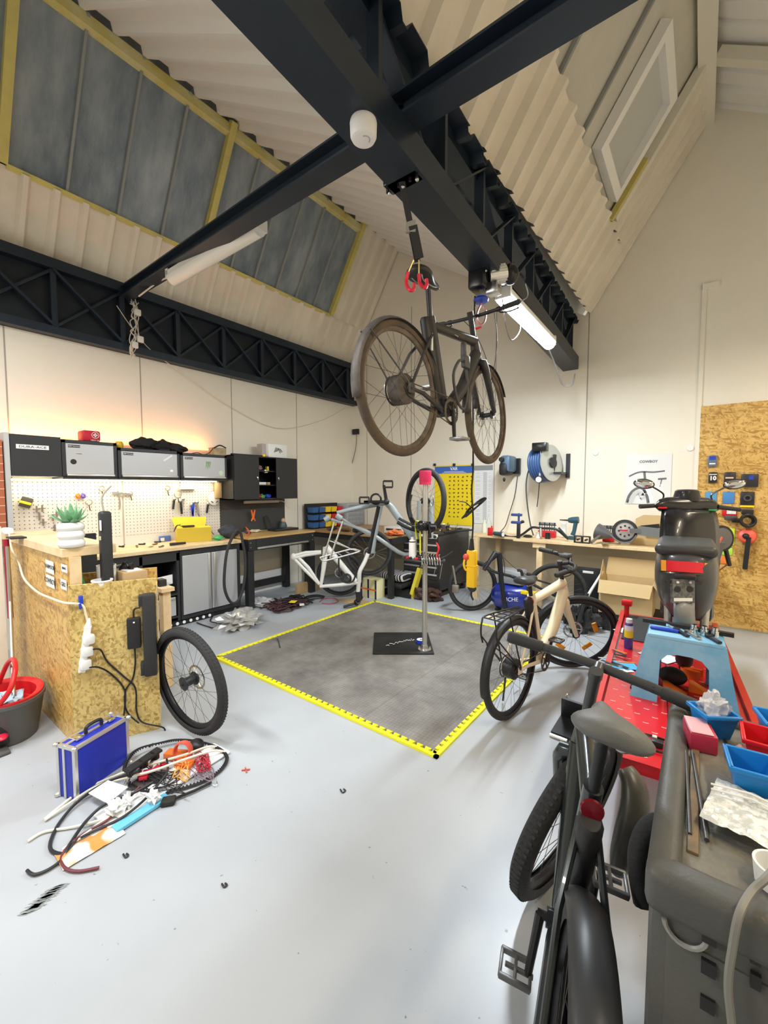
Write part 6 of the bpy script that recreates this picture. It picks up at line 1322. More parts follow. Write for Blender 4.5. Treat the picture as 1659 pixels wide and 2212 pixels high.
b2, w2_, d2_ = bin_('red parts bin with small foam pieces between two blue bins', ((1604, 1598), (1690, 1622), (1598, 1556)), TZ, .06, RB)
b3, w3_, d3_ = bin_('empty blue parts bin nearest the clear zip bag', ((1577, 1658), (1700, 1692), (1584, 1612)), TZ, .065, BB)
b4, w4_, d4_ = bin_('blue parts bin cut by the right edge of the picture', ((1656, 1566), (1730, 1580), (1650, 1530)), TZ, .06, BB)
BAG = mat('clear_film', (.85, .85, .86), .18, trans=.25, alpha=.75)
def crumple(name, lab, cat, c, r, seed, m_, n=22, jit=.9):
    o = MB().ell(c, r, n, 14, jit=jit, seed=seed).build(name, m_); tag(o, lab, cat)
    for p in o.data.polygons: p.use_smooth = False
    for v in o.data.vertices: v.co += V(NZ.noise_vector(v.co * 38 + V((seed, 0, 0)))) * min(r) * .45
    return o
crumple('plastic_bag', 'crumpled clear plastic bag stuffed in the blue bin on the cabinet', 'bag', world_of(b1) @ V((.01, .012, .062)), (w1_ * .36, d1_ * .42, .032), 3, BAG)
for k, dx in enumerate((-.02, .015)): tag(MB().ell(world_of(b2) @ V((dx - .01, -.01, .016)), (.014, .012, .012), 10, 8, jit=.6, seed=k).build('foam_piece', mat('foam_pink', (.85, .55, .45), .7)), 'pale pink foam piece inside the red parts bin', 'foam', 'foam pieces in the red bin')
a = G(1488, 1545, CZ + .03)
q = G(1512, 1568, CZ + .03); xdir = (G(1545, 1578, CZ + .03) - G(1492, 1582, CZ + .03)); ang = .15
o = MB().bbox(V((q.x - .028, q.y - .045, TZ)), V((q.x + .028, q.y + .04, TZ + .045)), .004, rot=rot(V((0, 0, 1)), .22)).build('small_box', mat('dark_pink', (.5, .03, .07), .4)); tag(o, 'small pink topped red box lying on the cabinet beside the blue bin', 'box')
MB().bbox(V((q.x - .026, q.y - .043, TZ + .0455)), V((q.x + .02, q.y + .038, TZ + .048)), .001, rot=rot(V((0, 0, 1)), .22)).build('pink_lid', mat('pale_pink', (.80, .45, .50), .25), o)
for (a, b_, r_, lab) in (((1482, 1622), (1490, 1802), .0035, 'thin dark steel rod lying in the cabinet tray, left of the two'), ((1496, 1628), (1527, 1815), .0042, 'thicker dark steel rod lying in the cabinet tray, right of the two')):
    z = TZ + .006; o = MB().cyl(G(*a, z), G(*b_, z), r_, r_, 10).build('rod', mat('rod_steel', (.09, .09, .09), .4, .6)); tag(o, lab, 'rod')
# zip bag and round pot
q = G(1625, 1765, TZ + .02); vs = []; n = 16
for i in range(n + 1):
    for j in range(n + 1):
        u, v = i / n - .5, j / n - .5; p = q + V((u * .13 + v * .03, v * .15 - u * .03, .006 * NZ.noise(V((u * 9, v * 9, 1))) + .004)); vs.append(V((p.x, p.y, max(p.z, TZ + .004))))
o = MB().add(vs, [(i * (n + 1) + j, (i + 1) * (n + 1) + j, (i + 1) * (n + 1) + j + 1, i * (n + 1) + j + 1) for i in range(n) for j in range(n)]).build('zip_bag', mat('zip_film', (.80, .82, .80), .2, noise=(60, (.55, .57, .56), .45, .55)), smooth=False); tag(o, 'clear zip bag full of white bits lying on the cabinet tray', 'bag')
zs_ = MB()
for k in (-.01, .008): zs_.tube([q + V((-.062, .03 + k, .016)), q + V((0, .035 + k, .02)), q + V((.064, .03 + k - .01, .016))], .0022, 5)
zs_.build('zip_seam', WHITE, o)
q = G(1659, 1868, TZ + .03); q.z = TZ
o = MB().lathe([(0, 0), (.028, 0), (.032, .035), (.028, .035), (.025, .004), (0, .004)], q + V((.012, 0, 0)), (0, 0, 1), 28).build('pot', WHITE); tag(o, 'small white pot at the right edge on the cabinet tray', 'pot')
cable('cable', [G(1700, 1840, CZ + .04), G(1659, 1893, CZ + .03), G(1625, 1925, CZ + .015), WY(1597, 1975, CYN - .012), WY(1582, 2050, CYN - .02), WY(1573, 2130, CYN - .02), WY(1582, 2230, CYN - .02), WY(1590, 2400, CYN - .02)], .0055, mat('beige_grey_cord', (.24, .235, .21), .5), 'thick grey cable draped over the near edge of the tool cabinet', 'cable')
# second bicycle half hidden between the foreground bicycle and the cabinet
# ================================================================ THINGS ON AND BY THE COUNTER
CT_Z = 1.215
q = G(155, 1182, CT_Z)
t = thing('potted_succulent', 'green agave like succulent in a ribbed white pot on the counter', 'plant', (q.x, q.y, CT_Z))
MB().lathe([(0, 0), (.055, .002)] + [(.058 + .012 * abs(sin(pi * (h / .05))), h) for h in [.004 + i * .0075 for i in range(20)]] + [(.052, .152), (.048, .14), (0, .138)], (q.x, q.y, CT_Z), (0, 0, 1), 32).build('pot', mat('ceramic_white', (.84, .84, .80), .4), t)
MB().lathe([(0, .139), (.05, .139)], (q.x, q.y, CT_Z), (0, 0, 1), 20).build('soil', mat('soil', (.08, .06, .04), .9), t)
LEAF = mat('succulent_leaf', (.13, .36, .17), .45, noise=(14, (.30, .52, .30), .4, .65)); random.seed(9)
for ring, (n_l, el, ln, w0) in enumerate(((9, .25, .13, .018), (8, .65, .14, .02), (6, 1.05, .13, .018), (4, 1.35, .11, .014))):
    for i in range(n_l):
        a = 2 * pi * i / n_l + ring * .4 + random.uniform(-.1, .1); L_ = ln * random.uniform(.85, 1.1); e_ = el + random.uniform(-.1, .1)
        P = []; r_ = []
        for k in range(7):
            u = k / 6; e2 = e_ + .25 * u; P.append(V((q.x, q.y, CT_Z + .145)) + V((cos(a) * cos(e2), sin(a) * cos(e2), sin(e2))) * L_ * u); r_.append(max(.0006, w0 * (.55 + .9 * u * (1 - u) * 2) * (1 - u ** 3)))
        MB().tube(P, r_, 8, flat=.35).build('leaf', LEAF, t)
o = MB().bbox(G(30, 1162, CT_Z) - V((.02, .04, 0)), G(30, 1162, CT_Z) + V((.11, .05, .012)), .003).build('flat_tray', BLACK); tag(o, 'flat black tray lying on the counter beside the white plug', 'tray')
q = WY(16, 1153, CY0 - .03); q.z = CT_Z
o = MB().bbox((q.x - .06, q.y - .03, CT_Z + .001), (q.x + .06, q.y + .03, CT_Z + .05), .015).build('socket_block', WHITE); tag(o, 'white plug block at the left end of the counter', 'plug')
YC = mat('cream_cord', (.86, .78, .55), .5)
yy = CY0 - .035
cable('extension_cord', [V((q.x + .05, q.y, CT_Z + .02)), WY(25, 1185, yy), WY(40, 1215, yy), WY(52, 1250, yy), WY(80, 1278, yy), WY(110, 1292, yy), WY(140, 1302, yy), FPX(178, 1304, .03), FPX(186, 1325, .03), FPX(190, 1345, .03)], .0065, YC, 'cream white cord running down the counter side over the blue hook', 'cord')
bh = FPX(176, 1298, .012)
o = MB().bbox(bh - V((.012, .012, .03)), bh + V((.012, .008, .035)), .004).build('cord_hook', BLUE); tag(o, 'small blue cord hook screwed on the strand board box', 'hook'); MB().tube(catm([bh - V((0, 0, .025)), bh + fn * .03 - V((0, 0, .035)), bh + fn * .035 - V((0, 0, .005))], 4), .007, 8).build('prong', BLUE, o)
t = thing('power_strip', 'white power strip with chunky outlets hanging on the strand board box', 'power strip', FPX(180, 1448, .03))
pa_, pb_ = FPX(190, 1350, .03), FPX(173, 1447, .03); fz = (pb_ - pa_); 
MB().beam(pa_, pb_, .036, .045, fn).build('strip_body', WHITE, t, smooth=False)
MB().tube([pa_ + (pa_ - pb_) * .18, pa_], [.006, .018], 10).build('cord_guard', WHITE, t)
for f in (.28, .55, .84): c_ = pa_.lerp(pb_, f) + fdir * .012 + fn * .012; MB().bbox(c_ - V((.028, .028, .03)), c_ + V((.028, .028, .03)), .012).build('outlet', WHITE, t)
def blk(name, lab, cat, P0_, P1_, w_, d_, m_, bev=.01):
    c = (P0_ + P1_) / 2; hgt = (P1_ - P0_).length; rm_ = M((fdir, fn, V((0, 0, 1)))).transposed()
    o = MB().bbox(c - V((w_ / 2, d_ / 2, hgt / 2)), c + V((w_ / 2, d_ / 2, hgt / 2)), bev, rot=rm_, c=c).build(name, m_); tag(o, lab, cat); return o
BT = mat('battery_black', (.03, .031, .033), .45)
o = blk('bike_battery', 'long black bicycle battery fixed upright on the strand board box', 'battery', FPX(322, 1452, .05), FPX(322, 1278, .05), .075, .075, BT, .015)
for (y0, y1) in ((1282, 1305), (1425, 1452)): blk('x', 'x', 'x', FPX(306, y1, .04), FPX(306, y0, .04), .03, .06, BT, .006).name = 'mount_bracket'
for b_ in [x for x in bpy.data.objects if x.name.startswith('mount_bracket')]:
    mw = b_.matrix_basis.copy(); b_.parent = o; b_.location = b_.location - o.location; del b_['label']; del b_['category']
o = blk('battery_charger', 'black battery charger brick hanging beside the long black battery', 'charger', FPX(288, 1396, .035), FPX(288, 1331, .035), .075, .045, BLACK, .008); MB().ell(FPX(289, 1339, .06), (.004, .004, .004), 8, 6).build('status_light', mat('led_white', (1, 1, 1), .3, emit=(1, 1, 1), es=3), o)
BC = mat('black_cord', (.015, .014, .014), .5)
cable('cable', [FPX(288, 1331, .03), FPX(290, 1314, .03), FPX(302, 1309, .04)], .005, BC, 'short black cord from the charger brick to the battery', 'cord')
cable('cable', [FPX(288, 1396, .03), FPX(288, 1430, .03), FPX(281, 1465, .02), FPX(265, 1490, .02), FPX(262, 1520, .02), FPX(270, 1540, .03), FPX(292, 1556, .05)], .005, BC, 'black cord dropping from the charger brick behind the blue case', 'cord')
cable('cable', [FPX(200, 1396, .06), FPX(216, 1399, .05), FPX(228, 1428, .02), FPX(262, 1460, .02), FPX(286, 1485, .02), FPX(287, 1535, .02), FPX(300, 1558, .03), FPX(345, 1566, .05), FPX(340, 1584, .06), G(322, 1612, .01)], .005, BC, 'black cord plugged in the middle of the white power strip', 'cord')
cable('cable', [FPX(190, 1435, .06), FPX(210, 1436, .05), FPX(235, 1455, .02), FPX(262, 1488, .02), FPX(261, 1530, .03), FPX(255, 1562, .06)], .005, BC, 'black cord plugged at the bottom of the white power strip', 'cord')
# on the shelf of the box
SHF = .83
def onshelf(s_, off, z=SHF): p = FP(s_, z, off); return p
p = onshelf(.10, -.11); o = MB().tube([p + V((0, 0, .002)), p + V((0, 0, .44))], .035, 16).bbox(p - V((.04, .035, 0)), p + V((.04, .035, .30)), .02).build('bike_battery', BT)
o.location = o.location; s0 = fit_s(227)
bpy.data.objects.remove(o)
p = FP(s0 + .005, 0, -.10); z0_, z1_ = SHF + .002, (EYE + _ray(228, 1104).z * (V((p.x, p.y)).length / V((_ray(228, 1104).x, _ray(228, 1104).y)).length))
o = MB().bbox((p.x - .032, p.y - .032, z0_), (p.x + .032, p.y + .032, z1_), .018, 3).build('bike_battery', BT); tag(o, 'tall black battery standing upright behind the strand board front', 'battery')
MB().bbox((p.x + .012, p.y - .036, z1_ - .12), (p.x + .034, p.y - .03, z1_ - .055), .003).build('white_panel', WHITE, o); MB().bbox((p.x + .0, p.y - .036, z1_ - .18), (p.x + .02, p.y - .031, z1_ - .155), .002).build('label', mat('cream_label', (.8, .75, .55), .5), o)
cable('charge_cable', [V((p.x - .015, p.y, z1_)), V((p.x - .03, p.y, z1_ + .09)), V((p.x - .02, p.y + .05, z1_ + .16))], .006, mat('beige_cord', (.4, .36, .30), .5), 'beige cable rising out of the tall standing battery', 'cable')
p2 = FP(s0 + .10, 0, -.24); o = MB().ell((p2.x, p2.y, SHF + .12), (.08, .06, .115), 18, 12, jit=.5, seed=4).build('bin_bag', mat('black_film', (.012, .012, .014), .2)); tag(o, 'shiny black plastic bag behind the tall standing battery', 'bag')
p2 = FP(s0 - .02, 0, -.05); 
t = thing('pot', 'white pot standing behind the strand board front', 'pot', (p2.x, p2.y, SHF + .05))
MB().lathe([(0, .08), (.045, .08), (.055, .17), (.058, .17), (.058, .178), (.05, .178), (.042, .09), (0, .09)], (p2.x + .01, p2.y - .0, SHF), (0, 0, 1), 24).build('pot_body', WHITE, t)
p2 = FP(.05, 0, -.12)
o = MB().prism([(0, 0), (.10, 0), (.12, .10), (.01, .22)], lambda u, v, h: V((p2.x - .05 + u, p2.y + h, SHF + .0 + v)), 0, .01).build('folder', mat('folder_green', (.03, .35, .14), .4), smooth=False); tag(o, 'green plastic folder standing in the strand board box', 'folder')
o = MB().prism([(0, 0), (.11, 0), (.13, .07), (.02, .15)], lambda u, v, h: V((p2.x - .03 + u, p2.y - .04 + h, SHF + v)), 0, .01).build('folder', mat('folder_green2', (.05, .45, .18), .4), smooth=False); tag(o, 'lower bright green folder in front of the green one', 'folder')
o = MB().lathe([(0, 0), (.05, 0), (.055, .25), (.05, .25), (.045, .01), (0, .01)], V((p2.x + .02, p2.y + .13, SHF)), (0, 0, 1), 20).build('jar', mat('marble_white', (.75, .75, .70), .3, noise=(9, (.4, .42, .38), .35, .5))); tag(o, 'marbled white jar behind the green folders', 'jar')
p2 = FP(FW - .16, 0, -.20)
o = MB().bbox((p2.x - .11, p2.y - .07, SHF + .0), (p2.x + .11, p2.y + .07, SHF + .20), .003).build('carton', CARD); tag(o, 'brown cardboard carton standing in the strand board box', 'carton'); MB().box((p2.x - .08, p2.y - .04, SHF + .2), (p2.x + .08, p2.y + .05, SHF + .203)).build('paper_top', PAPER, o)

# blue flight case leaning upright on the floor
ca, cb_2, cc_ = G(118, 1722, 0), G(165, 1733, 0), G(281, 1650, 0)
cx_ = (cc_ - cb_2).normalized(); cn = V((cx_.y, -cx_.x, 0)); cw = (cc_ - cb_2).length; cdp = .13
ztop = EYE + _ray(118, 1607).z * (V((ca.x, ca.y)).length / V((_ray(118, 1607).x, _ray(118, 1607).y)).length)
t = thing('flight_case', 'blue flight case with aluminium edges and black handle standing on the floor', 'case', (ca + cc_) / 2)
rm_ = M((cx_, -cn, V((0, 0, 1)))).transposed()
CBL = mat('case_blue', (.015, .03, .42), .4)
def CP(u, v, z): return cb_2 + cx_ * u - cn * v + V((0, 0, z))   # v away from the viewer
def cbox(u0, v0, z0, u1, v1, z1, bev=.002):
    c = CP((u0 + u1) / 2, (v0 + v1) / 2, (z0 + z1) / 2); h = V((abs(u1 - u0) / 2, abs(v1 - v0) / 2, abs(z1 - z0) / 2)); return MB().bbox(c - h, c + h, bev, 2, rot=rm_, c=c)
H_ = ztop * 1.0
cbox(.004, .004, .006, cw - .004, cdp - .004, H_ - .004).build('case_body', CBL, t, smooth=False)
e_ = .016
for (u0, v0, z0, u1, v1, z1) in ((0, 0, .002, e_, e_, H_), (cw - e_, 0, .002, cw, e_, H_), (0, cdp - e_, .002, e_, cdp, H_), (cw - e_, cdp - e_, .002, cw, cdp, H_), (0, 0, H_ - e_, cw, e_, H_), (0, 0, .002, cw, e_, .002 + e_), (0, cdp - e_, H_ - e_, cw, cdp, H_), (0, 0, H_ - e_, e_, cdp, H_), (cw - e_, 0, H_ - e_, cw, cdp, H_), (0, cdp * .55, .002, e_ * .3, cdp * .65, H_), (0, cdp * .5, H_ - .004, cw, cdp * .62, H_ + .003)):
    cbox(u0 - .001, v0 - .001, z0, u1 + .001, v1 + .001, z1 + .001).build('edge_profile', ALU, t, smooth=False)
for u in (0, cw):
    for v in (0, cdp):
        for z in (0.014, H_): MB().ell(CP(u, v, z - .003), (.014, .014, .012), 10, 8).build('corner_cap', ALU, t)
for u in (cw * .22, cw * .8): cbox(u - .02, cdp * .35, H_, u + .02, cdp * .75, H_ + .012, .003).build('latch', CHROME, t)
MB().tube(catm([CP(cw * .36, cdp * .5, H_ + .004), CP(cw * .37, cdp * .5, H_ + .035), CP(cw * .5, cdp * .5, H_ + .042), CP(cw * .63, cdp * .5, H_ + .035), CP(cw * .64, cdp * .5, H_ + .004)], 5), .009, 10).build('handle', BLACK, t)

# mop bucket
bc_ = (G(0, 1640, 0) + G(100, 1545, 0)) / 2; bc_ = G(18, 1585, 0); BG = mat('bucket_grey', (.10, .10, .095), .5)
t = thing('mop_bucket', 'dark grey mop bucket with red wringer basket and pedal', 'bucket', bc_)
def ov(r_, z, sx=1.25): return [V((bc_.x + cos(2 * pi * i / 36) * r_, bc_.y + sin(2 * pi * i / 36) * r_ * sx * .62, z)) for i in range(36)]
def ovl(rings, nm, m_):
    vs = sum([ov(r_, z) for r_, z in rings], []); return MB().add(vs, [(k * 36 + i, k * 36 + (i + 1) % 36, (k + 1) * 36 + (i + 1) % 36, (k + 1) * 36 + i) for k in range(len(rings) - 1) for i in range(36)]).build(nm, m_, t)
BH = .27
ovl([(0.001, .005), (.19, .005), (.24, BH - .03), (.25, BH - .02), (.25, BH), (.235, BH), (.22, BH - .05), (.18, .02), (.001, .02)], 'bucket_body', BG)
ovl([(.238, BH - .01), (.238, BH + .012), (.225, BH + .014), (.19, BH + .0), (.18, BH - .08), (.1, BH - .10), (.001, BH - .10)], 'wringer_basket', RED)
hd_ = MB(); 
hd_.tube(catm([V((bc_.x + .20, bc_.y - .08, BH)), V((bc_.x + .23, bc_.y - .02, BH + .10)), V((bc_.x + .16, bc_.y + .02, BH + .19)), V((bc_.x + .02, bc_.y + .04, BH + .21)), V((bc_.x - .1, bc_.y + .03, BH + .15)), V((bc_.x - .2, bc_.y, BH))], 6), .014, 10); hd_.build('handle', RED, t)
pq = bc_ + V((.20, -.07, 0)); MB().ell((pq.x, pq.y, .09), (.055, .035, .018), 18, 8).build('pedal', mat('pedal_red', (.70, .02, .06), .35), t)
pq2 = bc_ + V((.22, -.10, 0)); MB().bbox((pq2.x - .05, pq2.y - .02, .001), (pq2.x + .06, pq2.y + .06, .02), .008).build('foot_plate', BG, t)
pq = bc_ + V((.15, -.06, 0)); MB().bbox((pq.x - .03, pq.y - .05, .03), (pq.x + .055, pq.y + .03, .15), .01).build('pedal_recess', BLACK, t)
o = MB().ell((bc_.x + .02, bc_.y - .01, BH - .04), (.10, .075, .035), 24, 10, jit=1.2, seed=2).build('mop_cloth', mat('mop_blue', (.45, .58, .70), .9)); tag(o, 'pale blue mop cloth lying in the red wringer basket', 'mop')
for v in o.data.vertices: v.co += V(NZ.noise_vector(v.co * 60)) * .02
o = MB().tube([V((bc_.x + .03, bc_.y + .03, BH - .02)), WY(22, 1300, CY0 - .1), WY(16, 1180, CY0 - .1)], .012, 10).build('mop_pole', STEEL); tag(o, 'thin steel mop pole with dark red upper grip leaning at the left edge', 'pole')
MB().tube([WY(23, 1335, CY0 - .1), WY(13, 1165, CY0 - .1)], .017, 10).build('grip', mat('dark_red_grip', (.30, .01, .03), .4), o)
o = MB().cyl((-3.50, .60, 0), (-3.50, .60, 1.45), .05, .05, 20).build('standing_roll', WALL); 
bpy.data.objects.remove(o)
a_ = WY(-6, 1300, .66); o = MB().box((a_.x - .12, .64, 0), (a_.x + .012, .70, 1.30)).build('leaning_board', mat('cream_board', (.80, .74, .60), .5, noise=(3, (.62, .52, .42), .3, .45)), smooth=False); tag(o, 'cream board standing at the left edge behind the mop bucket', 'board')
a_ = WX(6, 1060, -4.9); o = MB().box((-5.25, .55, 1.05), (-4.98, .92, 2.0)).build('rust_poster', mat('rust_red', (.42, .12, .05), .5), smooth=False); tag(o, 'rust coloured brick patterned panel at the left edge beside the cabinets', 'panel')
for i in range(12): MB().box((-4.98, .55, 1.11 + i * .075), (-4.9785, .92, 1.116 + i * .075)).build('joint_line', mat('joint_pale', (.75, .5, .38), .6), o, smooth=False)

# heap on the floor by the case
def PT(px, py, z=.01): return G(px, py, z)
OR_ = lambda a: a
WC = mat('ivory_cable', (.86, .82, .66), .5); BK2 = mat('tyre_lever_black', (.02, .02, .022), .5); DR = mat('maroon_cable', (.16, .03, .04), .5)
cable('cable', [PT(96, 1770), PT(130, 1742), PT(170, 1712), PT(215, 1690, .02), PT(270, 1668, .05), PT(330, 1650, .07), PT(400, 1630, .07), PT(450, 1613, .05), PT(472, 1615, .02)], .007, WC, 'ivory cable stretched over the heap from the case to the wheel', 'cable')
cable('cable', [PT(96, 1772, .012), PT(150, 1735, .02), PT(205, 1700, .03), PT(260, 1683, .06), PT(330, 1665, .08), PT(400, 1640, .08), PT(460, 1622, .05), PT(488, 1625, .02)], .007, WC, 'second ivory cable lying just in front of the first in the heap', 'cable')
cable('cable', [PT(60, 1817), PT(95, 1797), PT(150, 1788), PT(205, 1775, .02), PT(240, 1762, .03), PT(215, 1778, .02), PT(170, 1812, .02), PT(135, 1835)], .006, WC, 'ivory cable reaching furthest left on the grey floor', 'cable')
cable('cable', [PT(300, 1665, .10), PT(230, 1690, .05), PT(170, 1730, .02), PT(130, 1775, .01), PT(110, 1815), PT(112, 1838), PT(138, 1844), PT(150, 1825, .02), PT(185, 1775, .03), PT(230, 1735, .05), PT(290, 1712, .06), PT(330, 1690, .07)], .0075, BK2, 'thick black cable looping out to the lower left of the heap', 'cable')
cable('cable', [PT(360, 1640, .08), PT(362, 1665, .07), PT(345, 1690, .06), PT(320, 1720, .04), PT(270, 1762, .03), PT(215, 1790, .02), PT(165, 1815, .02), PT(140, 1850), PT(110, 1875), PT(75, 1889), PT(58, 1880)], .006, BK2, 'black cable winding from the heap down to the left', 'cable')
cable('cable', [PT(300, 1700, .05), PT(240, 1765, .03), PT(190, 1795, .02), PT(150, 1825, .02), PT(132, 1855), PT(142, 1876), PT(170, 1882), PT(214, 1874)], .006, DR, 'maroon flat cable ending in a curl beside the orange bag', 'cable')
# toothed belt loop
bl = [PT(348, 1604, .03), PT(300, 1617, .05), PT(275, 1640, .05), PT(268, 1668, .03), PT(285, 1700, .02), PT(340, 1712, .015), PT(405, 1700, .012), PT(455, 1680, .012), PT(485, 1655, .012), PT(490, 1632, .02), PT(465, 1612, .03), PT(420, 1600, .03), PT(380, 1598, .03)]
o = MB().tube(catm(bl, 8, True), .008, 6, closed=True, flat=.5).build('drive_belt', BK2); tag(o, 'large black toothed belt loop lying around the heap of parts', 'belt')
bp_ = catm(bl, 14, True); m_ = MB()
c_m = sum(bp_, V()) / len(bp_)
for i in range(0, len(bp_), 2): d_in = (c_m - bp_[i]).normalized() * .010; m_.bbox(bp_[i] + d_in - V((.003, .003, .006)), bp_[i] + d_in + V((.003, .003, .006)), .001)
o2 = m_.build('belt_teeth', BK2, o); o2['kind'] = 'stuff'
# connector board and other parts of the heap
a, b_ = PT(272, 1668, .10), PT(345, 1618, .12)
t = thing('wheel_bracket', 'black bar with chrome sockets on top of the heap beside the blue case', 'bracket', V((a.x, a.y, .03)))
MB().beam(a, b_, .05, .012).build('bar', BLACK, t)
for f in (.15, .5, .85):
    c = a.lerp(b_, f) - V((0, 0, .035)); MB().lathe([(0, 0), (.022, 0), (.022, .04), (0, .04)], c, (0, 0, 1), 16).build('collar', BLKG, t)
    for k in range(3): MB().cyl(c + V((.012 * (k - 1), -.015, 0)), c + V((.016 * (k - 1), -.03, -.035)), .006, .007, 8).build('pin', CHROME, t)
for i, (px, py) in enumerate(((300, 1672), (318, 1668), (338, 1660), (352, 1650), (310, 1680))):
    q = PT(px, py, .05); o = MB().bbox(q - V((.02, .012, .008)), q + V((.02, .012, .01)), .003, rot=rot(V((0, 0, 1)), i)).build('wire_connector', mat('connector_red', (.65, .02, .05), .35)); tag(o, 'small red wire connector in the row under the black bar', 'connector', 'red connectors in the heap')
random.seed(21)
def tangle(name, lab, px0, px1, py0, py1, m_, n_, r_, zt=.06):
    mb = MB()
    for k in range(n_):
        P = [PT(random.uniform(px0, px1), random.uniform(py0, py1), random.uniform(.012, zt)) for _ in range(6)]
        mb.tube(catm(P, 5), r_, 5)
    o = mb.build(name, m_); tag(o, lab, 'wires', kind='stuff'); return o
tangle('wire_tangle', 'tangle of thin red wires at the right end of the heap', 420, 455, 1625, 1668, mat('wire_red', (.45, .03, .05), .5), 8, .0025)
tangle('wire_tangle', 'tangle of thin orange yellow wires in the middle of the heap', 370, 415, 1640, 1690, mat('wire_orange', (.85, .45, .12), .5), 5, .0025)
tangle('wire_tangle', 'tangle of thin purple grey wires spilling right of the heap', 405, 465, 1640, 1690, mat('wire_grey', (.28, .2, .24), .5), 6, .0018, .03)
tangle('wire_tangle', 'tangle of thin black wires in the front of the heap', 300, 400, 1650, 1715, BK2, 7, .0025)
for (px, py, sx, sy, h_, a_, m_, nm, lab, cat) in ((385, 1640, .075, .03, .045, .5, mat('kapton_orange', (.72, .16, .03), .3), 'battery_pack', 'long orange wrapped battery pack in the middle of the heap', 'battery'), (400, 1660, .05, .03, .04, .5, mat('kapton_orange', (0, 0, 0)), 'battery_pack', 'smaller orange wrapped battery pack in front of the long one', 'battery'), (375, 1675, .016, .012, .02, .3, YEL, 'connector', 'bright yellow connector in front of the orange packs', 'connector'), (330, 1690, .06, .035, .04, .6, BLACK, 'controller', 'black controller box at the front of the heap', 'controller'), (308, 1700, .05, .03, .03, .2, mat('dark_brown', (.06, .045, .04), .4), 'motor_part', 'dark curved part beside the black controller box', 'part')):
    q = PT(px, py, 0); o = MB().bbox(q - V((sx, sy, -.006)), q + V((sx, sy, h_)), .006, rot=rot(V((0, 0, 1)), a_)).build(nm, m_); tag(o, lab, cat)
q = PT(395, 1622, .07); o = MB().lathe([(.05, -.02), (.055, 0), (.05, .02), (.044, .02), (.044, -.02), (.05, -.02)], q, (.5, -.8, .2), 28).build('velcro_loop', mat('coral_band', (.75, .12, .07), .6)); tag(o, 'coral red band loop standing up at the back of the heap', 'band')
q = PT(425, 1610, .03); o = MB().ell((q.x, q.y, .035), (.05, .04, .03)).build('saddle_bag', BLACK); tag(o, 'small black rounded pouch under the loose wheel', 'pouch')
# white styrofoam box and blue sheet
q = PT(360, 1690, 0); a = frame(PT(230, 1790, .006), PT(460, 1645, 0) - PT(230, 1790, 0), V((0, 0, 1)).cross(PT(460, 1645, 0) - PT(230, 1790, 0)))
m_ = MB(); m_.T = a; m_.bbox((0, -.02, .0), (.66, .13, .012), .003); o = m_.build('foam_board', mat('foam_white', (.82, .83, .84), .6), smooth=False); tag(o, 'long white board lying under the whole heap of parts', 'board')
m_ = MB(); m_.T = a; m_.bbox((.01, -.075, .0), (.26, -.022, .016), .002); o = m_.build('blue_box', mat('sky_blue_card', (.15, .50, .72), .4), smooth=False); tag(o, 'flat sky blue box at the lower front of the heap', 'box')
o = MB().prism([(0, 0), (.16, .03), (.13, .13), (-.01, .09)], lambda u, v, h: PT(192, 1735, 0) + V((u, v, .05 + h + .1 * v)), 0, .004).build('white_card', PAPER, smooth=False); tag(o, 'stiff white card tilted in front of the blue flight case', 'card')
for k, (px, py, r_) in enumerate(((250, 1745, .05), (330, 1722, .035), (275, 1730, .03))):
    q = PT(px, py, .045); o = MB().ell(q, (r_, r_ * .7, .03), 16, 10, jit=1.0, seed=k + 3).build('plastic_wrap', mat('wrap_white', (.80, .81, .80), .35), smooth=False); tag(o, 'crumpled white plastic wrap, %s of three, on the blue box end of the heap' % ('largest', 'rightmost', 'middle')[k], 'wrap')
# orange zip bag
a = frame(PT(128, 1868, .004), PT(262, 1790, 0) - PT(128, 1868, 0), V((0, 0, 1)).cross(PT(262, 1790, 0) - PT(128, 1868, 0))); L_ = (PT(262, 1790, 0) - PT(128, 1868, 0)).length
vs = []; n = 20
for i in range(n + 1):
    for j in range(9): u, v = i / n, j / 8 - .5; vs.append(a @ V((u * L_, v * .115 + .01, .003 + .012 * (1 - (2 * v) ** 2) * min(1, 6 * u * (1 - u) + .2) + .004 * NZ.noise(V((u * 9, v * 7, 0))))))
bm_ = bpy.data.materials.new('orange_contents'); bm_.use_nodes = True; nt = bm_.node_tree; b = nt.nodes['Principled BSDF']; tc = nt.nodes.new('ShaderNodeTexCoord'); n1 = nt.nodes.new('ShaderNodeTexNoise'); n1.inputs['Scale'].default_value = 11; n1.inputs['Detail'].default_value = 1; r1 = nt.nodes.new('ShaderNodeValToRGB')
r1.color_ramp.elements[0].position = .46; r1.color_ramp.elements[0].color = (.80, .30, .08, 1); r1.color_ramp.elements[1].position = .56; r1.color_ramp.elements[1].color = (.80, .78, .74, 1)
nt.links.new(tc.outputs['Object'], n1.inputs[0]); nt.links.new(n1.outputs[0], r1.inputs[0]); nt.links.new(r1.outputs[0], b.inputs[0]); b.inputs['Roughness'].default_value = .25
o = MB().add(vs, [(i * 9 + j, (i + 1) * 9 + j, (i + 1) * 9 + j + 1, i * 9 + j + 1) for i in range(n) for j in range(8)]).build('zip_bag', bm_); tag(o, 'clear plastic bag of orange parts lying flat on the floor', 'bag')
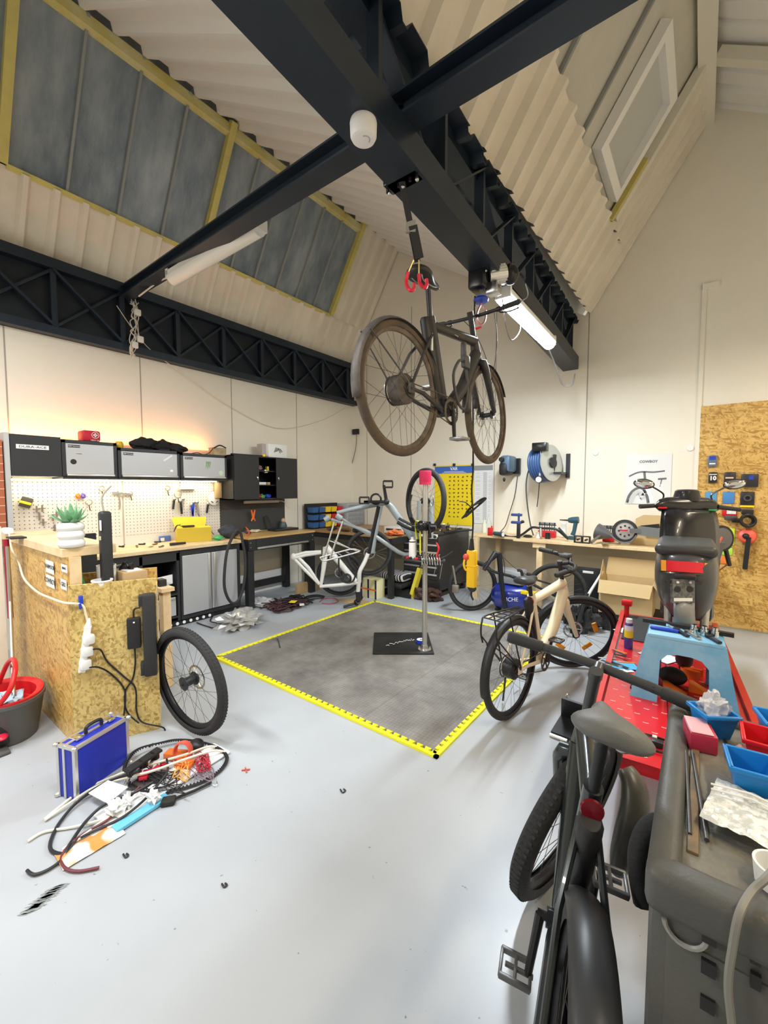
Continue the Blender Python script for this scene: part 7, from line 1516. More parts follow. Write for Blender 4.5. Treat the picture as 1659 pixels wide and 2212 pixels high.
# tyre iron / brush tool
t = thing('brush', 'black block brush with thin black rod ending in a wire hook', 'brush', PT(362, 1730, 0)); q = PT(364, 1731, .014)
MB().bbox(q - V((.032, .025, .01)), q + V((.032, .025, .014)), .006, rot=rot(V((0, 0, 1)), .9)).build('brush_block', mat('bristle_black', (.025, .027, .022), .8, bump=(200, .8)), t)
MB().tube([PT(380, 1724, .014), PT(420, 1708, .014), PT(457, 1690, .014)], .007, 8).build('rod', BLACK, t); MB().tube(catm([PT(455, 1692, .014), PT(464, 1697, .012), PT(469, 1693, .012), PT(468, 1688, .012)], 5), .002, 6).build('wire_hook', STEEL, t)
# bits on the floor
o = MB().beam(PT(522, 1664, .004), PT(540, 1662, .004), .008, .006).beam(PT(530, 1658, .004), PT(533, 1669, .004), .006, .006).build('red_bit', mat('bit_red', (.55, .12, .08), .6), smooth=False); tag(o, 'tiny red plastic bit alone on the grey floor', 'debris')
for px, py, lab in ((271, 1848, 'curled black bit below the brush on the floor'), (740, 1708, 'tiny black ring bit on the floor before the mat corner'), (484, 1912, 'tiny dark bit on the floor at lower left'), (603, 1385, 'short bent black wire lying on the dark mat')):
    zz = .02 if py < 1400 else .004; P = [G(px - 5, py - 3, zz), G(px, py + 4, zz), G(px + 6, py, zz), G(px + 2, py - 4, zz)] if py > 1400 else [G(px - 4, py - 6, zz), G(px - 1, py + 2, zz), G(px + 2, py + 14, zz)]
    o = MB().tube(catm(P, 4), .004, 5).build('debris', BLACK); tag(o, lab, 'debris')
m_ = MB(); random.seed(3)
for i in range(22):
    f = i / 21; px, py = 60 + f * 70, 1972 - f * 60; q = PT(px, py, .0012); d_ = V((.05, .085, 0)) * random.uniform(.25, .5)
    m_.quad(q - d_, q - d_ * .2 + V((.006, -.004, 0)), q + d_, q - V((.005, -.004, 0)))
o = m_.build('floor_scuff', mat('scuff_grey', (.27, .29, .29), .7), smooth=False); tag(o, 'dark feathered scuff mark on the grey floor at lower left', 'scuff mark', kind='stuff')
# ================================================================ ON TOP OF AND UNDER THE WALL CABINETS
def onX(px, py, X): return WX(px, py, X)
def tb(name, lab, cat, a, b_, m_, bev=.004, rz=0, grp=None):
    a, b_ = V(a), V(b_); o = MB().bbox((min(a.x, b_.x), min(a.y, b_.y), min(a.z, b_.z)), (max(a.x, b_.x), max(a.y, b_.y), max(a.z, b_.z)), bev, rot=rot(V((0, 0, 1)), rz) if rz else None).build(name, m_); tag(o, lab, cat, grp); return o
a, b_ = onX(178, 928, -5.0), onX(219, 965, -5.0)
o = tb('first_aid_case', 'red first aid case with white cross on top of the wall cabinets', 'first aid case', (-5.16, a.y, 2.047), (-5.0, b_.y, a.z), mat('aid_red', (.50, .01, .03), .45), .02)
cc = V((-4.999, (a.y + b_.y) / 2 + .03, (a.z + 2.047) / 2 + .01)); MB().lathe([(.032, 0), (.034, .002), (.030, .002)], cc, (1, 0, 0), 24).bbox(cc + V((-.001, -.02, -.006)), cc + V((.003, .02, .006)), .001).bbox(cc + V((-.001, -.006, -.02)), cc + V((.003, .006, .02)), .001).build('white_cross', WHITE, o)
text('FIRST AID', .014, WHITE, frame(cc + V((.003, 0, -.055)), (0, 1, 0), (0, 0, 1)), o)
a, b_ = onX(249, 954, -5.02), onX(269, 970, -5.02); MBo = MB().lathe([(0, 0), (.035, 0), (.04, .02), (.04, .05), (.03, .07), (0, .072)], ((-5.04), (a.y + b_.y) / 2, 2.001), (0, 0, 1), 20).build('jar', mat('amber_jar', (.65, .42, .02), .3)); tag(MBo, 'squat amber yellow jar on top of the wall cabinets', 'jar')
for i, (px0, px1, h_) in enumerate(((286, 345, .12), (325, 375, .11), (350, 400, .09))):
    a, b_ = onX(px0, 970, -5.05), onX(px1, 970, -5.05); zt = 2.001 if px1 < 380 else 1.991
    o = MB().ell((-5.06 + .02 * i, (a.y + b_.y) / 2, zt + h_ * .5), (.09, (b_.y - a.y) / 2, h_ * .6), 20, 12, jit=.5, seed=i).build('saddle_bag', mat('black_cloth', (.012, .012, .013), .8)); tag(o, 'black cloth bag in the pile on the wall cabinets, %s' % ('leftmost and largest', 'in the middle', 'flattest, at the right')[i], 'bag', 'black bags on the cabinets')
a, b_ = onX(461, 966, -5.0), onX(489, 985, -5.0); o = tb('wooden_block', 'wooden block wrapped with black cord on the right end of the cabinets', 'block', (-5.12, a.y, 1.991), (-5.0, b_.y, a.z + .0), mat('osb_block', (.50, .40, .24), .7, noise=(20, (.35, .27, .14), .4, .6)), .004); MB().tube(catm([onX(462, 968, -4.99), onX(475, 962, -5.0), onX(488, 968, -5.02)], 4), .009, 6).build('cord', BLACK, o)
cable('cable', [onX(405, 982, -4.97), onX(425, 978, -5.0), onX(440, 982, -4.98), onX(452, 978, -5.0), onX(460, 968, -5.0)], .005, BLACK, 'black cable lying on the cabinets towards the wooden block', 'cable')
a, b_ = onX(580, 958, -4.98), onX(620, 988, -4.98); o = tb('white_box', 'white box with dark angular logo on the black wall cabinet', 'box', (-5.14, a.y, 2.012), (-4.98, b_.y, a.z), WHITE, .004); lg = MB(); c = V((-4.979, (a.y + b_.y) / 2, (a.z + 2.012) / 2 + .01))
for k in range(4): lg.beam(c + V((0, -.07 + k * .018, -.035 + k * .006)), c + V((0, -.035 + k * .018, .04 - k * .004)), .0012, .009, (0, 1, 0))
for k in range(3): lg.beam(c + V((0, .0 + k * .02, .03 - k * .004)), c + V((0, .04 + k * .02, -.04 + k * .01)), .0012, .010, (0, 1, 0))
lg.build('angular_logo', BLKM, o)
a, b_ = onX(566, 958, -5.04), onX(580, 985, -5.04); tb('grey_box', 'pinkish grey carton behind the white logo box', 'box', (-5.16, a.y, 2.012), (-5.04, b_.y, a.z), mat('pink_grey', (.45, .40, .38), .6))
a = onX(572, 984, -4.96); MBo = MB().lathe([(0, 0), (.03, 0), (.03, .035), (0, .035)], (-4.98, a.y, 2.012), (0, 0, 1), 18).build('brass_tin', mat('brass_tin', (.65, .48, .08), .25, .8)); tag(MBo, 'small brass coloured tin in front of the pinkish carton', 'tin')
MBo = MB().beam((-5.0, 3.22, 2.02), (-5.0, 3.75, 2.02), .05, .018).build('long_bar', BLKM); tag(MBo, 'long dark bar lying on the left part of the black wall cabinet', 'bar')

# pegboard tools
PX = XL + .024
def peg(px, py): q = onX(px, py, PX); return V((PX + .005, q.y, q.z))
def hooktool(name, lab, cat, pts, r_, m_, n_=6, par=None, flat=1): o = MB().tube(catm([peg(*p) + V((.012, 0, 0)) for p in pts], 4), r_, n_, flat=flat).build(name, m_); tag(o, lab, cat); return o
o = hooktool('caliper', 'steel caliper hanging on the middle perforated panel', 'caliper', [(253, 1060), (257, 1080), (257, 1100)], .010, STEEL, flat=.4); MB().beam(peg(240, 1064) + V((.015, 0, 0)), peg(285, 1068) + V((.015, 0, 0)), .012, .02).build('jaw', STEEL, o)
for i, (px, py, r_) in enumerate(((218, 1056, .028), (190, 1085, .032), (360, 1055, .03), (382, 1068, .045), (280, 1066, .022))):
    q = peg(px, py) + V((.02, 0, 0)); o = MB().lathe([(r_, -.004), (r_ + .005, 0), (r_, .004), (r_ - .006, .004), (r_ - .006, -.004), (r_, -.004)], q, (1, 0, 0), 24).build('ring_tool', mat('nickel', (.6, .58, .52), .25, .9)); tag(o, 'round metal ring tool hung on the perforated panel, %s' % ('above the tall battery', 'right above the succulent', 'at the start of the third panel', 'largest, above the yellow box', 'beside the caliper')[i], 'tool')
    MB().beam(q - V((0, 0, r_)), q - V((0, -.01, r_ + .06)), .006, .012, (1, 0, 0)).build('handle', BLKM, o)
for (px, py, m_, lab) in ((167, 1071, ORA, 'orange'), (178, 1071, mat('purple', (.12, .08, .4), .4), 'violet')):
    q = peg(px, py) + V((.02, 0, 0)); o = MB().lathe([(.018, -.012), (.028, 0), (.018, .012), (.010, .012), (.010, -.012), (.018, -.012)], q, (1, .1, 0), 20).build('tape_roll', m_); tag(o, 'small %s ring hanging on a hook above the succulent' % lab, 'tape'); MB().tube([q + V((0, 0, .02)), q + V((0, 0, .07))], .002, 5).build('hook', STEEL, o)
q = peg(55, 1085) + V((.02, 0, 0)); o = MB().bbox(q - V((.015, .045, .05)), q + V((.015, .045, .05)), .008, rot=rot(V((1, 0, 0)), -.35)).build('tool_pouch', mat('pouch_dark', (.07, .06, .05), .5)); tag(o, 'dark pouch with yellow stripe at the left of the perforated panels', 'pouch'); MB().bbox(q + V((.012, -.055, -.02)), q + V((.018, .04, .005)), .003, rot=rot(V((1, 0, 0)), -.35), c=q).build('stripe', YEL, o)
random.seed(6)
for i, (px, py) in enumerate(((78, 1100), (84, 1115), (90, 1098), (92, 1128), (113, 1118), (121, 1112), (117, 1140))):
    q = peg(px, py) + V((.015, 0, 0)); o = MB().beam(q + V((0, -.03, .0)), q + V((0, .03, 0)), .008, .008).beam(q + V((0, 0, .035)), q + V((0, 0, -.035)), .010, .014, (0, 1, 0)).build('brake_pad_set', mat('dull_steel', (.25, .22, .19), .5, .6)); tag(o, 'small metal brake fitting hung in the cluster left of the succulent', 'fitting', 'brake fittings on the pegboard')
for i, (px, y0, y1, m_, lab) in enumerate(((375, 1078, 1100, BLKM, 'black hex wrench'), (388, 1082, 1110, BLKM, 'dark pliers'), (394, 1078, 1103, STEEL, 'steel pliers'), (412, 1090, 1115, BLUE, 'blue handled cutter, left blade'), (417, 1085, 1112, BLUE, 'blue handled cutter, right blade'), (424, 1085, 1110, STEEL, 'silver punch'), (448, 1088, 1108, BLKM, 'black spanner'))):
    a, b_ = peg(px, y0) + V((.015, 0, 0)), peg(px - 3 + i % 2 * 6, y1) + V((.015, 0, 0)); o = MB().beam(a, b_, .014, .022, (0, 1, 0)).build('hand_tool', m_); tag(o, lab + ' hanging on the right perforated panel', 'hand tool'); MB().ell(a, (.012, .025, .02), 12, 8).build('tool_head', STEEL, o)
q = peg(460, 1077) + V((.02, 0, 0)); o = MB().ell(q, (.015, .085, .095), 20, 14).build('mask', mat('white_mask', (.80, .79, .76), .5)); tag(o, 'white face mask with slanted eye slots on the right perforated panel', 'mask')
for s in (-1, 1): MB().bbox(q + V((.012, s * .035 - .018, -.05)), q + V((.02, s * .035 + .018, -.038)), .003, rot=rot(V((1, 0, 0)), s * .6)).build('eye_slot', DGREY, o)
cable('cable', [peg(425, 1095), peg(432, 1120), peg(445, 1135), peg(462, 1155)], .004, BLACK, 'black cable dangling from the right perforated panel', 'cable')
q = onX(405, 1062, -5.24); o = tb('tool_holder', 'row of mixed tools on the white bracket at the top of the right panel', 'holder', (-5.27, q.y - .10, 1.55), (-5.22, q.y + .12, 1.585), mat('cream_metal', (.7, .66, .5), .4)); 
o = tb('wood_panel_piece', 'tan wooden piece with white cable beside the black backboard', 'panel', (-5.25, 3.1, 1.43), (-5.2, 3.19, 1.64), CARD)

# on the worktop
WZ = .906
def wt(px, py, X=-4.95): q = G(px, py, WZ); return q
a, b_, c = G(385, 1174, WZ), G(458, 1168, WZ), G(378, 1150, WZ)
t = thing('yellow_box', 'open yellow cardboard box on the long worktop below the tools', 'box', (a + b_) / 2)
q = G(384, 1173, WZ); x_ = (G(457, 1168, WZ) - q).normalized(); y_ = V((-x_.y, x_.x, 0)); ww_ = (G(457, 1168, WZ) - q).length
YB_ = mat('yellow_card', (.82, .64, .03), .45); YBF = mat('yellow_card_front', (.62, .46, .04), .5)
bh_ = WX(385, 1142, q.x).z - WZ; fr_ = M(((x_.x, y_.x, 0, q.x), (x_.y, y_.y, 0, q.y), (0, 0, 1, WZ), (0, 0, 0, 1)))
m_ = MB(); m_.T = fr_; m_.tray((ww_ / 2, .10, 0), ww_, .20, bh_, .004, 0); m_.build('box_body', YBF, t, smooth=False)
m_ = MB(); m_.T = fr_; m_.add([(0, .2, bh_), (ww_ * .92, .2, bh_), (ww_ * .98, .24, bh_ + .12), (-.03, .24, bh_ + .12)], [(0, 1, 2, 3)]).add([(-.001, 0, bh_), (ww_, 0, bh_), (ww_, .12, bh_ + .012), (-.001, .12, bh_ + .012)], [(0, 1, 2, 3)]).build('lid_flap', YB_, t, smooth=False)
m_ = MB(); m_.T = fr_; m_.bbox((.06, .03, bh_ + .013), (.20, .09, bh_ + .03), .004); o = m_.build('black_module', BLACK); tag(o, 'flat black module lying on the yellow box', 'module')
cable('cable', [fr_ @ V((.06, .06, bh_ + .02)), fr_ @ V((.0, .03, bh_ + .04)), fr_ @ V((-.04, -.02, bh_ - .03)), fr_ @ V((.0, .02, bh_ + .03)), fr_ @ V((.05, .08, bh_ + .045))], .004, BLACK, 'black looped cable hanging over the left edge of the yellow box', 'cable')
a = G(357, 1170, WZ); o = tb('blue_box', 'small open blue and white box on the worktop left of the yellow box', 'box', (a.x - .08, a.y - .06, WZ), (a.x, a.y + .07, WZ + .07), mat('carton_blue', (.10, .18, .50), .5), .002); MB().box((a.x + .0005, a.y - .055, WZ + .01), (a.x + .002, a.y - .01, WZ + .05)).build('white_label', WHITE, o, smooth=False)
random.seed(14)
for i, px in enumerate((262, 274, 286, 296, 306, 316, 326, 334, 340, 348)):
    q = G(px, 1182 - (i % 3) * 5, WZ); a_ = random.uniform(0, 3); 
    o = MB().bbox(q - V((.035, .008, 0)), q + V((.035, .008, .016)), .004, rot=rot(V((0, 0, 1)), a_)).ell(q + V((.03 * cos(a_), .03 * sin(a_), .012)), (.014, .014, .011), 10, 8).build('metal_part', (BLKM, mat('dull_steel', (0, 0, 0)), STEEL, mat('bronze', (.25, .17, .10), .4, .7))[i % 4]); tag(o, 'small metal bicycle part in the scatter along the long worktop', 'part', 'metal parts scattered on the worktop')
q = G(330, 1166, WZ); m_ = MB()
for k in range(3): m_.lathe([(.035 + k * .006, .01 * k), (.04 + k * .006, .01 * k + .006), (.035 + k * .006, .01 * k + .012)], (q.x, q.y, WZ), (0, .1, 1), 20)
o = m_.build('chain_coil', BLKM); tag(o, 'coiled dark chain on the worktop near the blue box', 'chain')
q = G(373, 1179, WZ); o = MB().cyl((q.x, q.y - .03, WZ + .02), (q.x + .02, q.y + .14, WZ + .02), .018, .014, 12).build('bike_light', BLACK); tag(o, 'black cylindrical lamp lying in front of the yellow box', 'lamp')
q = G(262, 1187, WZ); q = G(211, 1182, WZ); o = tb('magenta_case', 'small magenta case on the worktop behind the tall battery', 'case', (q.x - .05, q.y - .02, WZ), (q.x, q.y + .04, WZ + .03), mat('magenta', (.45, .03, .18), .4))
q = G(472, 1167, WZ); o = MB().ell((q.x, q.y, WZ + .03), (.05, .06, .03), 14, 8, jit=.7, seed=6).build('glove', mat('glove_green', (.08, .5, .18), .6)); tag(o, 'bright green glove at the right end of the long worktop', 'glove')
# black bag / vise on the workbench
TZ2 = .931
q = G(505, 1160, TZ2); o = MB().ell((q.x - .10, q.y, TZ2 + .07), (.10, .13, .085), 20, 14, jit=.35, seed=8).build('tool_bag', mat('navy_cloth', (.045, .05, .065), .7)); tag(o, 'dark navy soft bag at the left end of the black workbench', 'bag')
cable('clamp_arm', [G(518, 1135, TZ2 + .02) + V((0, 0, .05)), G(532, 1140, TZ2 + .06), G(538, 1150, TZ2 + .02), G(532, 1160, TZ2)], .010, ORA, 'orange clamp arm reaching over the black workbench', 'clamp')
q = onX(547, 1118, -5.2); t = thing('spring_clamp', 'orange spring clamp hanging with open jaws on the dark backboard', 'clamp', q)
for s in (-1, 1): MB().tube([q + V((0, 0, .0)), q + V((0, s * .03, .11))], [.016, .012], 8).build('handle', ORA, t); MB().tube([q, q + V((0, s * .035, -.05))], [.016, .008], 8).build('jaw', ORA, t)
for (px, py, sz, m_, lab, cat) in ((548, 1150, (.06, .10, .02), CREAM, 'crumpled cream bag of parts on the black workbench', 'bag'), (565, 1143, (.05, .06, .02), CREAM, 'second cream bag to its right on the black workbench', 'bag'), (568, 1137, (.02, .03, .03), RED, 'small red cap on the black workbench', 'cap'), (535, 1152, (.05, .04, .012), mat('violet_dark', (.10, .08, .25), .5), 'violet strip on the black workbench', 'strip')):
    q = G(px, py, TZ2); o = MB().ell((q.x, q.y, TZ2 + sz[2]), sz, 14, 8, jit=.8, seed=px).build('loose_part', m_); tag(o, lab, cat)
q = G(612, 1142, TZ2); t = thing('lidded_jar', 'dark teal jar with a reddish lid at the right end of the workbench', 'jar', (q.x, q.y, TZ2)); MB().lathe([(0, 0), (.055, 0), (.06, .05), (.04, .10), (0, .10)], (q.x, q.y, TZ2), (0, 0, 1), 18).build('jar_body', mat('teal_dark', (.06, .11, .11), .4), t); MB().ell((q.x, q.y, TZ2 + .13), (.032, .032, .035)).build('top_knob', mat('tan_knob', (.65, .42, .28), .5), t); MB().lathe([(0, .16), (.02, .165), (0, .175)], (q.x, q.y, TZ2), (0, 0, 1), 12).build('lid', RED, t)
o = tb('black_case', 'long flat black case lying at the back right of the workbench', 'case', (-5.1, 3.85, TZ2), (-4.9, 4.28, TZ2 + .03), BLACK); o = MB().beam((-5.15, 3.98, TZ2), (-5.22, 3.92, TZ2 + .22), .03, .03).build('black_lever', BLKM); tag(o, 'upright black lever leaning on the dark backboard', 'lever')
# inner tube hanging over the bench corner
tb_ = [WX(508, 1150, -4.55), WX(492, 1185, -4.54), WX(485, 1235, -4.53), WX(486, 1275, -4.53), WX(500, 1302, -4.53), WX(516, 1295, -4.53), WX(527, 1260, -4.53), WX(530, 1210, -4.54), WX(524, 1170, -4.55), WX(518, 1148, -4.55)]
o = MB().tube(catm(tb_, 6, True), .017, 10, closed=True).build('inner_tube', RUB); tag(o, 'black inner tube hanging in a long loop at the corner of the workbench', 'inner tube')

# ---------------------------------------------------------------- floor clutter by the cabinets
SILB = mat('silver_film', (.55, .55, .53), .22, .35)
crumple('plastic_wrap', 'crumpled silvery plastic sheet on the floor in front of the inner tube', 'plastic sheet', G(515, 1338, .07), (.20, .22, .07), 5, SILB, 26, 1.2)
crumple('plastic_wrap', 'smaller clear crumpled plastic on the floor under the workbench', 'plastic sheet', G(560, 1300, .04), (.20, .16, .04), 9, BAG, 22, 1.0)
def tangle2(name, lab, c, rx_, ry_, h_, m_, n_, r_, seed):
    random.seed(seed); mb = MB()
    for k in range(n_): mb.tube(catm([V((c.x + random.uniform(-rx_, rx_), c.y + random.uniform(-ry_, ry_), random.uniform(.008, h_))) for _ in range(7)], 4), r_, 5)
    o = mb.build(name, m_); tag(o, lab, 'wires', kind='stuff'); return o
tangle2('wire_tangle', 'heap of dark maroon wires on the floor beside the workbench leg', G(615, 1312, 0), .22, .25, .08, mat('maroon_wire', (.07, .03, .035), .5), 16, .007, 1)
tangle2('wire_tangle', 'black wires lying among the heap beside the workbench leg', G(630, 1305, 0), .22, .22, .08, BLACK, 9, .009, 2)
o = tb('yellow_card', 'yellow card lying on the wire heap beside the workbench', 'card', G(633, 1300, .09) - V((.04, .05, 0)), G(633, 1300, .09) + V((.04, .05, .006)), YEL, .001, .5); o = tb('white_card', 'white card lying at the right of the wire heap', 'card', G(652, 1306, .05) - V((.03, .05, 0)), G(652, 1306, .05) + V((.03, .05, .005)), WHITE, .001, .9)
cable('cable', [G(425, 1345, .01), G(445, 1352, .01), G(470, 1358, .01), G(495, 1352, .01), G(480, 1345, .01), G(455, 1342, .01), G(460, 1330, .01)], .007, BLACK, 'black cable loops on the floor before the silver doors', 'cable')
cable('cable', [G(690, 1300, .01), G(700, 1293, .01), G(722, 1292, .01), G(730, 1299, .01), G(715, 1304, .01), G(695, 1303, .01)], .006, mat('pink_hose', (.50, .10, .22), .5), 'thin pink cable ring on the floor near the white bicycle', 'cable')
o = MB().tube(catm([G(655, 1297, .03), G(665, 1290, .06), G(685, 1287, .05), G(700, 1290, .03)], 4), .04, 8, flat=.5).build('saddle', BLACK); tag(o, 'black bicycle saddle lying on the floor beside the wire heap', 'saddle')
q = G(765, 1300, 0); o = MB().prism([(-.28, -.14), (.26, -.02), (.30, .12), (-.1, .14)], lambda u, v, h: V((q.x + u * .9, q.y + v, h)), .0005, .006).build('cardboard_sheet', CARD, smooth=False); tag(o, 'flat cardboard sheet under the handlebar of the white bicycle', 'cardboard')
o = tb('carton', 'brown carton on the floor under the workbench right end', 'carton', G(645, 1285, 0), G(680, 1272, 0) + V((0, .05, .15)), CARD)

# ---------------------------------------------------------------- corner: bins, corner bench, chest
t = thing('corner_bench', 'brown topped corner workbench on black legs behind the upside down bikes', 'workbench', (-4.0, 5.3, 0))
MB().bbox((XL + .03, 4.62, .86), (-3.42, YB - .03, .885), .003).build('top', mat('brown_top', (.42, .24, .10), .4, noise=(4, (.32, .17, .07), .3, .6)), t, smooth=False)
MB().box((XL + .05, 4.66, .78), (-3.4, YB - .06, .858)).build('apron', BK, t, smooth=False)
for x, y in ((XL + .12, 4.7), (-3.45, 4.7), (-3.45, YB - .12)): MB().box((x - .035, y - .035, 0), (x + .035, y + .035, .78)).build('leg', BK, t, smooth=False)
BZ = .886
a, b_ = WX(655, 1112, -4.95), WX(722, 1112, -4.95)
t = thing('bin_rack', 'wall rack of small blue yellow and red bins in the corner', 'bin rack', (-5.1, 5.1, BZ))
y0, y1 = 4.70, 5.45
MB().box((-5.24, y0, BZ + .0), (-5.2, y1, 1.30)).build('back_plate', BLACK, t, smooth=False)
PALB, PALY, PALR = mat('rack_blue', (.03, .12, .33), .4), mat('rack_yellow', (.85, .62, .03), .4), mat('rack_red', (.62, .02, .03), .4)
for r_ in range(3):
    z = BZ + .02 + r_ * .125
    for c_ in range(5):
        yy = y0 + .02 + c_ * .145; m_ = (PALB, PALB, PALY, PALY if (r_ + c_) % 2 else PALR, PALR)[c_]
        MB().tray((-5.12, yy + .065, z), .15, .13, .085, .006, .01).build('bin', m_, t, smooth=False)
q = (-5.15, 5.72, BZ)
t = thing('sorting_cabinet', 'grey parts organiser with many small drawers in the corner', 'organiser', q); MB().bbox((-5.25, 5.5, BZ), (-5.0, 5.95, BZ + .40), .01).build('housing', mat('organiser_grey', (.42, .44, .47), .5), t)
for i in range(5):
    for j in range(4): MB().bbox((-5.0, 5.52 + j * .108, BZ + .02 + i * .075), (-4.99, 5.61 + j * .108, BZ + .08 + i * .075), .003).build('drawer', mat('drawer_clear', (.30, .32, .35), .3), t)
a = at(880, 1135, 0, -3.55)
o = tb('paper_stack', 'stack of white boxes and papers on the right end of the corner bench', 'box', (-3.80, 5.0, BZ), (-3.46, 5.35, BZ + .10), mat('stack_white', (.70, .68, .64), .6)); MB().box((-3.76, 4.996, BZ + .045), (-3.48, 5.0, BZ + .075)).build('dark_label', BLACK, o, smooth=False)
o = crumple('orange_bag', 'crumpled orange bag in front of the white stack on the corner bench', 'bag', V((-3.50, 4.85, BZ + .035)), (.11, .10, .035), 12, mat('orange_film', (.75, .20, .06), .4))
o = MB().box((-3.60, YB - .20, BZ), (-3.52, YB - .14, 1.40)).build('upright_bar', BLACK); tag(o, 'black upright bar standing behind the upside down wheel', 'bar')
for i, (x_, m_) in enumerate(((-4.7, BLKM), (-4.4, mat('bronze', (0, 0, 0))), (-4.15, BLKM))): o = MB().ell((x_, 4.8, BZ + .03), (.10, .06, .03), 14, 8, jit=.8, seed=i).build('loose_part', m_); tag(o, 'dark loose part on the corner bench, %s of three' % ('leftmost', 'middle', 'rightmost'[:9])[i], 'part')
# tool chest
TX0, TX1, TY0, TY1 = WY(872, 1150, 5.05).x, WY(951, 1150, 5.05).x, 5.05, 5.62
TX1 = WY(951, 1150, 5.05).x; TY1 = WX(1013, 1150, TX1).y
t = thing('tool_chest', 'black rolling tool chest with silver drawer handles against the back wall', 'tool chest', ((TX0 + TX1) / 2, (TY0 + TY1) / 2, 0))
TZT = WY(940, 1152, 5.05).z
MB().bbox((TX0, TY0, .12), (TX1, TY1, TZT - .02), .008).build('body', mat('chest_black', (.03, .028, .028), .35), t); MB().bbox((TX0 - .01, TY0 - .02, TZT - .03), (TX1 + .01, TY1 + .01, TZT), .008).build('top_tray', BLACK, t)
for i in range(6):
    z = TZT - .09 - i * .105; d = MB().bbox((TX0 + .02, TY0 - .012, z - .045), (TX1 - .03, TY0 + .01, z + .045), .004).build('drawer', BK, t); MB().bbox((TX0 + .03, TY0 - .028, z + .012), (TX1 - .04, TY0 - .01, z + .034), .004).build('drawer_handle', ALU, d)
for x in (TX0 + .05, TX1 - .05):
    for y in (TY0 + .06, TY1 - .06): MB().lathe([(0, -.02), (.055, -.02), (.06, 0), (.055, .02), (0, .02)], (x, y, .06), (1, 0, 0), 16).build('caster', BLACK, t)
MB().tube([(TX1 + .01, TY0 + .1, TZT + .01), (TX1 + .05, TY0 + .4, TZT + .015), (TX1 + .22, TY0 + .55, TZT + .02)], .014, 8).build('side_handle', BLACK, t)
for i in range(3): MB().box((TX0 + .14 + i * .16, TY0 - .025, TZT - .05), (TX0 + .27 + i * .16, TY0 - .021, TZT - .012)).build('white_label', WHITE, t, smooth=False)
random.seed(33)
for i in range(18):
    x = random.uniform(TX0 + .05, TX1 - .02); y = random.uniform(TY0 + .03, TY1 - .1); hh = random.choice((.02, .03, .05, .09)); ml = random.choice((BLKM, STEEL, BLACK, CHROME))
    o = MB().bbox((x - .012, y - .03, TZT), (x + .012, y + .03, TZT + hh * .5), .004, rot=rot(V((0, 0, 1)), random.uniform(0, 3))).cyl((x, y, TZT + .004), (x + .01, y, TZT + hh), .006, .005, 6).build('hand_tool', ml); tag(o, 'small hand tool in the crowd on top of the black tool chest', 'hand tool', 'hand tools on the tool chest')
o = tb('blue_grip_tool', 'blue gripped tool lying at the front of the tool chest top', 'tool', (TX0 + .13, TY0 + .01, TZT), (TX0 + .34, TY0 + .05, TZT + .035), mat('grip_blue', (.03, .22, .60), .4), .012)
for x in (TX0 + .28, TX0 + .50): o = MB().lathe([(0, 0), (.03, 0), (.03, .07), (.024, .075), (.024, .10), (0, .10)], (x, TY0 + .3, TZT), (0, 0, 1), 14).build('jar', mat('dark_jar', (.10, .06, .05), .3)); tag(o, 'dark jar with pale lid on the tool chest, %s of two' % ('left' if x < TX0 + .4 else 'right'), 'jar'); MB().lathe([(0, .1), (.026, .1), (.026, .115), (0, .115)], (x, TY0 + .3, TZT), (0, 0, 1), 14).build('lid', WHITE, o)
# things on the floor of the corner
q = G(796, 1292, 0); t = thing('pattern_box', 'cream and navy checked box with orange ribbon on the floor in the corner', 'box', q)
MB().bbox((q.x - .14, q.y + .0, 0), (q.x + .14, q.y + .20, .27), .003).build('box_body', mat('pale_yellow', (.85, .80, .45), .5), t)
for dx in (-.145, -.02, .115): MB().box((q.x + dx, q.y - .002, 0), (q.x + dx + .03, q.y + .0, .272)).build('navy_stripe', mat('navy', (.02, .03, .12), .5), t, smooth=False)
MB().box((q.x - .141, q.y - .004, .12), (q.x + .141, q.y - .002, .14)).build('ribbon', ORA, t, smooth=False)
q = G(838, 1292, 0); t = thing('roller_stool', 'low black roller stool with zigzag patterned seat in the corner', 'stool', q + V((0, .25, 0)))
zz = bpy.data.materials.new('zigzag'); zz.use_nodes = True; nt = zz.node_tree; b = nt.nodes['Principled BSDF']; tc = nt.nodes.new('ShaderNodeTexCoord'); wv = nt.nodes.new('ShaderNodeTexWave'); wv.inputs['Scale'].default_value = 7; wv.inputs['Distortion'].default_value = 4; wv.inputs['Detail'].default_value = 0; cr_ = nt.nodes.new('ShaderNodeValToRGB'); cr_.color_ramp.interpolation = 'CONSTANT'; cr_.color_ramp.elements[0].color = (.02, .02, .02, 1); cr_.color_ramp.elements[1].position = .5; cr_.color_ramp.elements[1].color = (.6, .6, .6, 1)
nt.links.new(tc.outputs['Object'], wv.inputs[0]); nt.links.new(wv.outputs[0], cr_.inputs[0]); nt.links.new(cr_.outputs[0], b.inputs[0])
MB().bbox((q.x - .22, q.y + .1, .22), (q.x + .18, q.y + .45, .33), .04, 3).build('seat', zz, t); MB().bbox((q.x - .22, q.y + .05, .14), (q.x + .2, q.y + .45, .21), .03).build('seat_pan', BLACK, t); MB().prism([(-.25, 0), (.28, 0), (.28, .05), (.06, .14), (-.04, .14), (-.25, .05)], lambda u, v, h: V((q.x + u, q.y + h, v)), .15, .3).build('base', BLACK, t)
